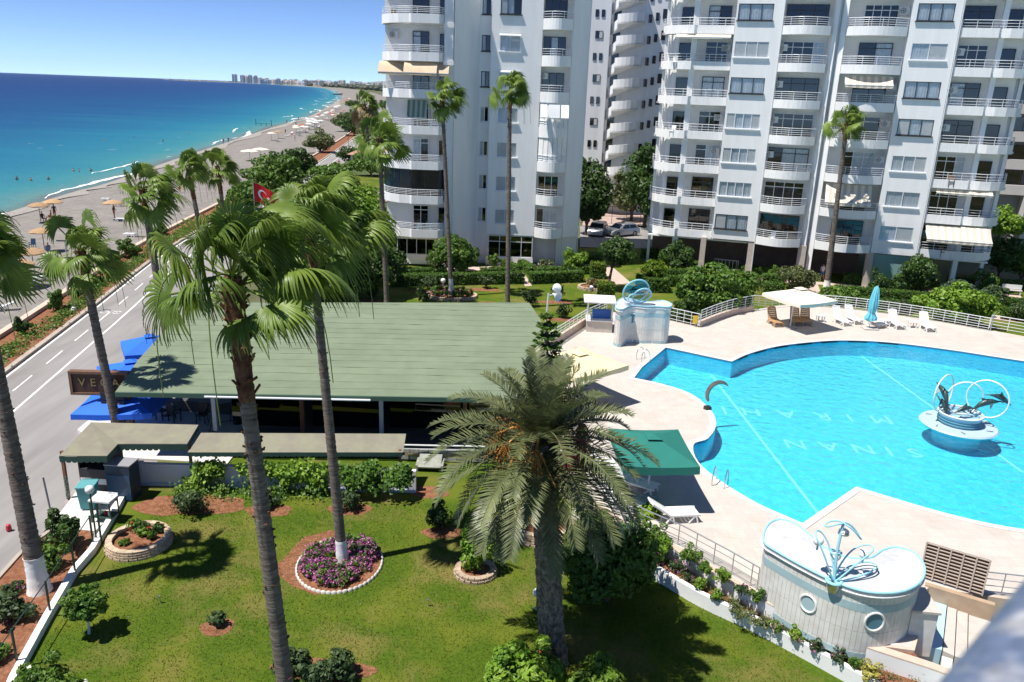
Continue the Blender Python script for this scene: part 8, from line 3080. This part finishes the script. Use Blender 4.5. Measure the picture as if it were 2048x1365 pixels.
person('person in a black top and shorts walking in the garden left of the ivory parasol', at(1517, 590), 2.2, 'walk', M_TBLACK, M_TPINK)
person('person in white and blue standing in the shade beside the lone far palm', at(1643, 563), 2.6, 'stand', M_TWHITE, M_TBLUE)
person('person in a pink dress walking along the far road', at(678, 336, -.1), .2, 'walk', M_TPINK, M_TPINK)
person('person in dark clothes standing on the beach beside a seated couple', on_beach(110, 436), .5, 'stand', M_TBLACK, M_TRED)
person('person in black seated under the near straw parasols', on_beach(86, 445), 1.0, 'sit', M_TBLACK, M_TBLUE)
person('person in red seated on the near beach', on_beach(102, 442), -1.0, 'sit', M_TRED, M_TRED)
person('person in dark clothes standing by the beach loungers behind the palms', on_beach(229, 437), 1.5, 'stand', M_TBLACK, M_TRED)
person('person in dark trousers seated on the beach behind the sign palm', on_beach(98, 512), .2, 'sit', M_TBLACK, M_TBLUE)
person('person in red crouching on the beach left of the dark-trunked palm', on_beach(360, 386), .4, 'sit', M_TRED, M_TRED)
for lab, u, v in (('left of the two people standing at the waterline', 447, 289), ('right of the two people standing at the waterline', 457, 287)):
    person(lab, on_beach(u, v), .3, 'stand', M_TBLACK, M_TBLUE)
for i, (u, v) in enumerate(((592, 252), (597, 241), (602, 240), (574, 248), (628, 247), (623, 252), (618, 262), (571, 268), (590, 282), (700, 205), (704, 203))):
    person('small figure standing on the far part of the beach', on_beach(u, v), i, 'stand', [M_TBLACK, M_TRED, M_TBLUE][i % 3], M_TBLACK, group='people on the far beach')
for i, (u, v) in enumerate(((62, 362), (97, 360), (158, 344), (147, 343), (182, 343), (268, 276), (208, 283), (326, 283), (500, 258), (376, 268))):
    person('bather standing in the sea with head and shoulders showing', at(u, v, SEA_Z), i, 'stand', M_SKIN, M_TBLACK, group='bathers in the sea', sink=1.05)
person('bather with arms wide in the sea nearest the left edge', at(62, 363, SEA_Z) + Vector((-3, 1, 0)), 1, 'stand', M_SKIN, M_TBLACK, sink=.95)

# ================================================================== CARS
def car(label, p, rz, paint, scale=1.0):
    o = thing('parked_car', label, 'car', p, rz)
    prof = [(-2.1, .28), (-2.15, .55), (-2.05, .85), (-1.95, .95), (-1.5, 1.42), (-1.3, 1.5), (.25, 1.5), (.5, 1.44), (1.15, 1.0), (1.95, .85), (2.12, .66), (2.14, .35), (2.05, .26)]
    hw = .88
    b = MB()
    n = len(prof)
    vs = []
    for y, inn in ((-hw, 1), (-hw * .97, 0), (hw * .97, 0), (hw, 1)):
        for x, z in prof:
            t = .14 * max(0, (z - .95) / .5)
            yy_ = y * (1 - t)
            vs.append((x * (.985 if inn else 1), yy_, z * (.99 if inn and z > .5 else 1)))
    fs = [tuple(range(n))[::-1], tuple(range(3 * n, 4 * n))]
    for k in range(3):
        fs += [(k * n + i, k * n + (i + 1) % n, (k + 1) * n + (i + 1) % n, (k + 1) * n + i) for i in range(n)]
    b.add(vs, fs)
    b.build('body', paint, o, bevel=.025)
    gm = mat('car_glass', (.02, .025, .03), .05)
    for s_ in (-1, 1):
        yv = lambda z: s_ * (hw * (1 - .14 * max(0, (z - .95) / .5)) + .006)
        for q in ([(-1.65, 1.02), (-1.35, 1.38), (-.5, 1.42), (-.5, 1.0)], [(-.42, 1.0), (-.42, 1.42), (.22, 1.42), (.85, 1.0)]):
            MB().add([(x, yv(z), z) for x, z in q], [(0, 1, 2, 3)]).build('side_window', gm, o)
        MB().obox((.75, s_ * .98, 1.0), .16, .14, .12).build('mirror', paint, o)
        MB().obox((2.08, s_ * .62, .68), .12, .36, .16).build('headlight', mat('lamp_lens', (.7, .72, .75), .1), o)
        MB().obox((-2.08, s_ * .66, .78), .1, .3, .2).build('tail_light', mat('tail_lens', (.35, .01, .01), .2), o)
    MB().add([(.53, -.7, 1.43), (.53, .7, 1.43), (1.12, .8, 1.03), (1.12, -.8, 1.03)], [(0, 3, 2, 1)]).build('windscreen', gm, o).location = (.012, 0, .012)
    MB().add([(-1.52, -.7, 1.4), (-1.52, .7, 1.4), (-1.93, .78, 1.0), (-1.93, -.78, 1.0)], [(0, 1, 2, 3)]).build('rear_window', gm, o).location = (-.014, 0, .012)
    for x in (-1.32, 1.32):
        for s_ in (-1, 1):
            w = MB().lathe([(.2, -.1), (.32, -.1), (.34, -.06), (.34, .06), (.32, .1), (.2, .1)], 18).mesh('wheel', mat('tyre', (.02, .02, .02), .8), True)
            q = put('wheel', w, o, (x, s_ * .8, .34))
            q.rotation_euler = (R(90), 0, 0)
            rm = put('rim', cached('rim', lambda: MB().lathe([(.02, .07), (.2, .08), (.21, .1)], 12).lathe([(.02, -.07), (.2, -.08), (.21, -.1)], 12).mesh('rim', M_STEEL)), q, (0, 0, 0))
    o.scale = (scale,) * 3
    return o


M_CARW = mat('white_car_paint', (.78, .79, .8), .25, coat=.6)
M_CARS = mat('silver_car_paint', (.42, .44, .47), .3, metal=.4, coat=.5)
car('white car parked beyond the wire fence beside the pale green tree', at(1228, 402), R(205), M_CARW)
car('left silver car parked in the shade between the blocks', at(1195, 470), R(255), M_CARS)
car('right silver car parked in the shade between the blocks', at(1243, 472), R(215), M_CARS)
car('white car far right behind the lime-green tree', at(1995, 388), R(160), M_CARW)
car('white car at the right edge behind the trees', at(2030, 395), R(200), M_CARW)
# lane and fence between the blocks
MB().sheet([tuple(p) for p in xy([(1165, 425), (1330, 430), (1330, 452), (1165, 452)], .004)], .02).build('lane', mat('pink_lane', (.42, .31, .27), .9, var=.1, scale=.6), kind='structure')
MB().sheet([tuple(p) for p in xy([(1165, 405), (1330, 408), (1330, 424), (1165, 420)], .004)], .03).build('lane', mat('ochre_earth', (.38, .22, .13), .9, var=.15, scale=.6), kind='structure')
MB().sheet([tuple(p) for p in xy([(1160, 453), (1400, 458), (1400, 500), (1160, 495)], .004)], .025).build('parking_ground', M_ASPH, kind='structure')
railing('wire_fence', [tuple(at(u, v)[:2]) for u, v in ((1165, 447), (1320, 450))], 0, 2.2, M_BLACK, None, rails=2, step=1.9, r=.035, low=1.0, label='black post fence along the pink lane between the blocks', cat='fence')
# house with pink wall and lawn beyond the road
HS = thing('roadside_house', 'small pink-roofed house among trees beyond the road', 'building', at(738, 338), R(-15))
MB().box(-4, 5, 0, 5, 0, 2.6).build('wall', mat('cream_wall', (.62, .57, .5), .9), HS)
MB().add([(-4.6, -.6, 2.6), (5.6, -.6, 2.6), (5.6, 5.6, 2.6), (-4.6, 5.6, 2.6), (-2.5, 2.5, 3.9), (3.5, 2.5, 3.9)], [(0, 1, 5, 4), (1, 2, 5), (2, 3, 4, 5), (3, 0, 4), (3, 2, 1, 0)]).build('roof', mat('pink_tile_roof', (.42, .22, .16), .85, var=.15, scale=1.5), HS)
glazing(HS, 'window', -2.5, -.03, .9, 1.6, 1.2, 2, M_FRAMEW, 'd', sill=False)
glazing(HS, 'door', .8, -.03, 0, 1.0, 2.1, 1, M_FRAMEW, 'd', sill=False)
MB().sheet([tuple(p) for p in xy([(704, 350), (775, 350), (775, 378), (716, 378)], .004)], .02).build('lawn', M_LAWN, kind='structure')
MB().sheet([tuple(p) for p in xy([(690, 386), (780, 392), (780, 404), (684, 400)], .004)], .02).build('pink_terrace', mat('pink_terrace_tile', (.48, .33, .28), .85, var=.1, scale=1), kind='structure')
for lab, a, c, h in (('white wall beside the lawn beyond the road', (735, 398), (778, 400), 1.0), ('pink boundary wall beyond the road', (684, 402), (732, 405), 1.3)):
    pa_, pc2 = at(*a), at(*c)
    MB().wall([(pa_.x, pa_.y), (pc2.x, pc2.y)], .2, 0, h).build('boundary_wall', M_OLDW if 'white' in lab else mat('pink_render', (.5, .35, .3), .9), label=lab, cat='wall')
railing('iron_fence', [tuple(at(u, v)[:2]) for u, v in ((690, 418), (778, 412))], 0, 1.8, M_BLACK, None, rails=2, step=.9, r=.025, label='dark iron fence below the pink wall beyond the road', cat='fence')
KS_ = thing('roadside_kiosk', 'low kiosk with a dark terrace roof under trees far along the road', 'building', at(716, 262), R(-10))
MB().box(-5, 5, 0, 4, 0, 2.6).build('wall', mat('kiosk_brown', (.14, .07, .05), .8), KS_)
MB().box(-6, 6, -1.5, 4.5, 2.6, 2.8).build('roof', mat('kiosk_roof', (.5, .47, .42), .8), KS_)
# scrub covering ground left of and behind the blocks
for i in range(26):
    u, v = random.uniform(690, 790), random.uniform(205, 330)
    if u < 725 and v > 240:
        u += 45
    p = at(u, v)
    tree('scrub_tree', 'rough green tree of the belt behind the centre-left block', p, random.uniform(3.5, 6.5), (random.uniform(2.5, 4.5), random.uniform(2.5, 4), random.uniform(1.8, 2.8)), 700, .55, [L_DARK, L_MID, L_OLIVE][i % 3], trunk_r=.2, limbs=3, group='trees behind the centre-left block', clumps=14)


# ================================================================== AIR
hzm = bpy.data.materials.new('sea_haze')
hzm.use_nodes = True
nt = hzm.node_tree
nt.nodes.clear()
ho = nt.nodes.new('ShaderNodeOutputMaterial')
hv_ = nt.nodes.new('ShaderNodeVolumePrincipled')
hv_.inputs['Color'].default_value = (0.80, 0.89, 1.0, 1)
hv_.inputs['Density'].default_value = 0.000016
nt.links.new(hv_.outputs[0], ho.inputs['Volume'])
MB().box(-17000, 17000, -800, 17000, -4, 300).build('haze', hzm, label='thin sea haze over the bay', cat='haze', kind='stuff')
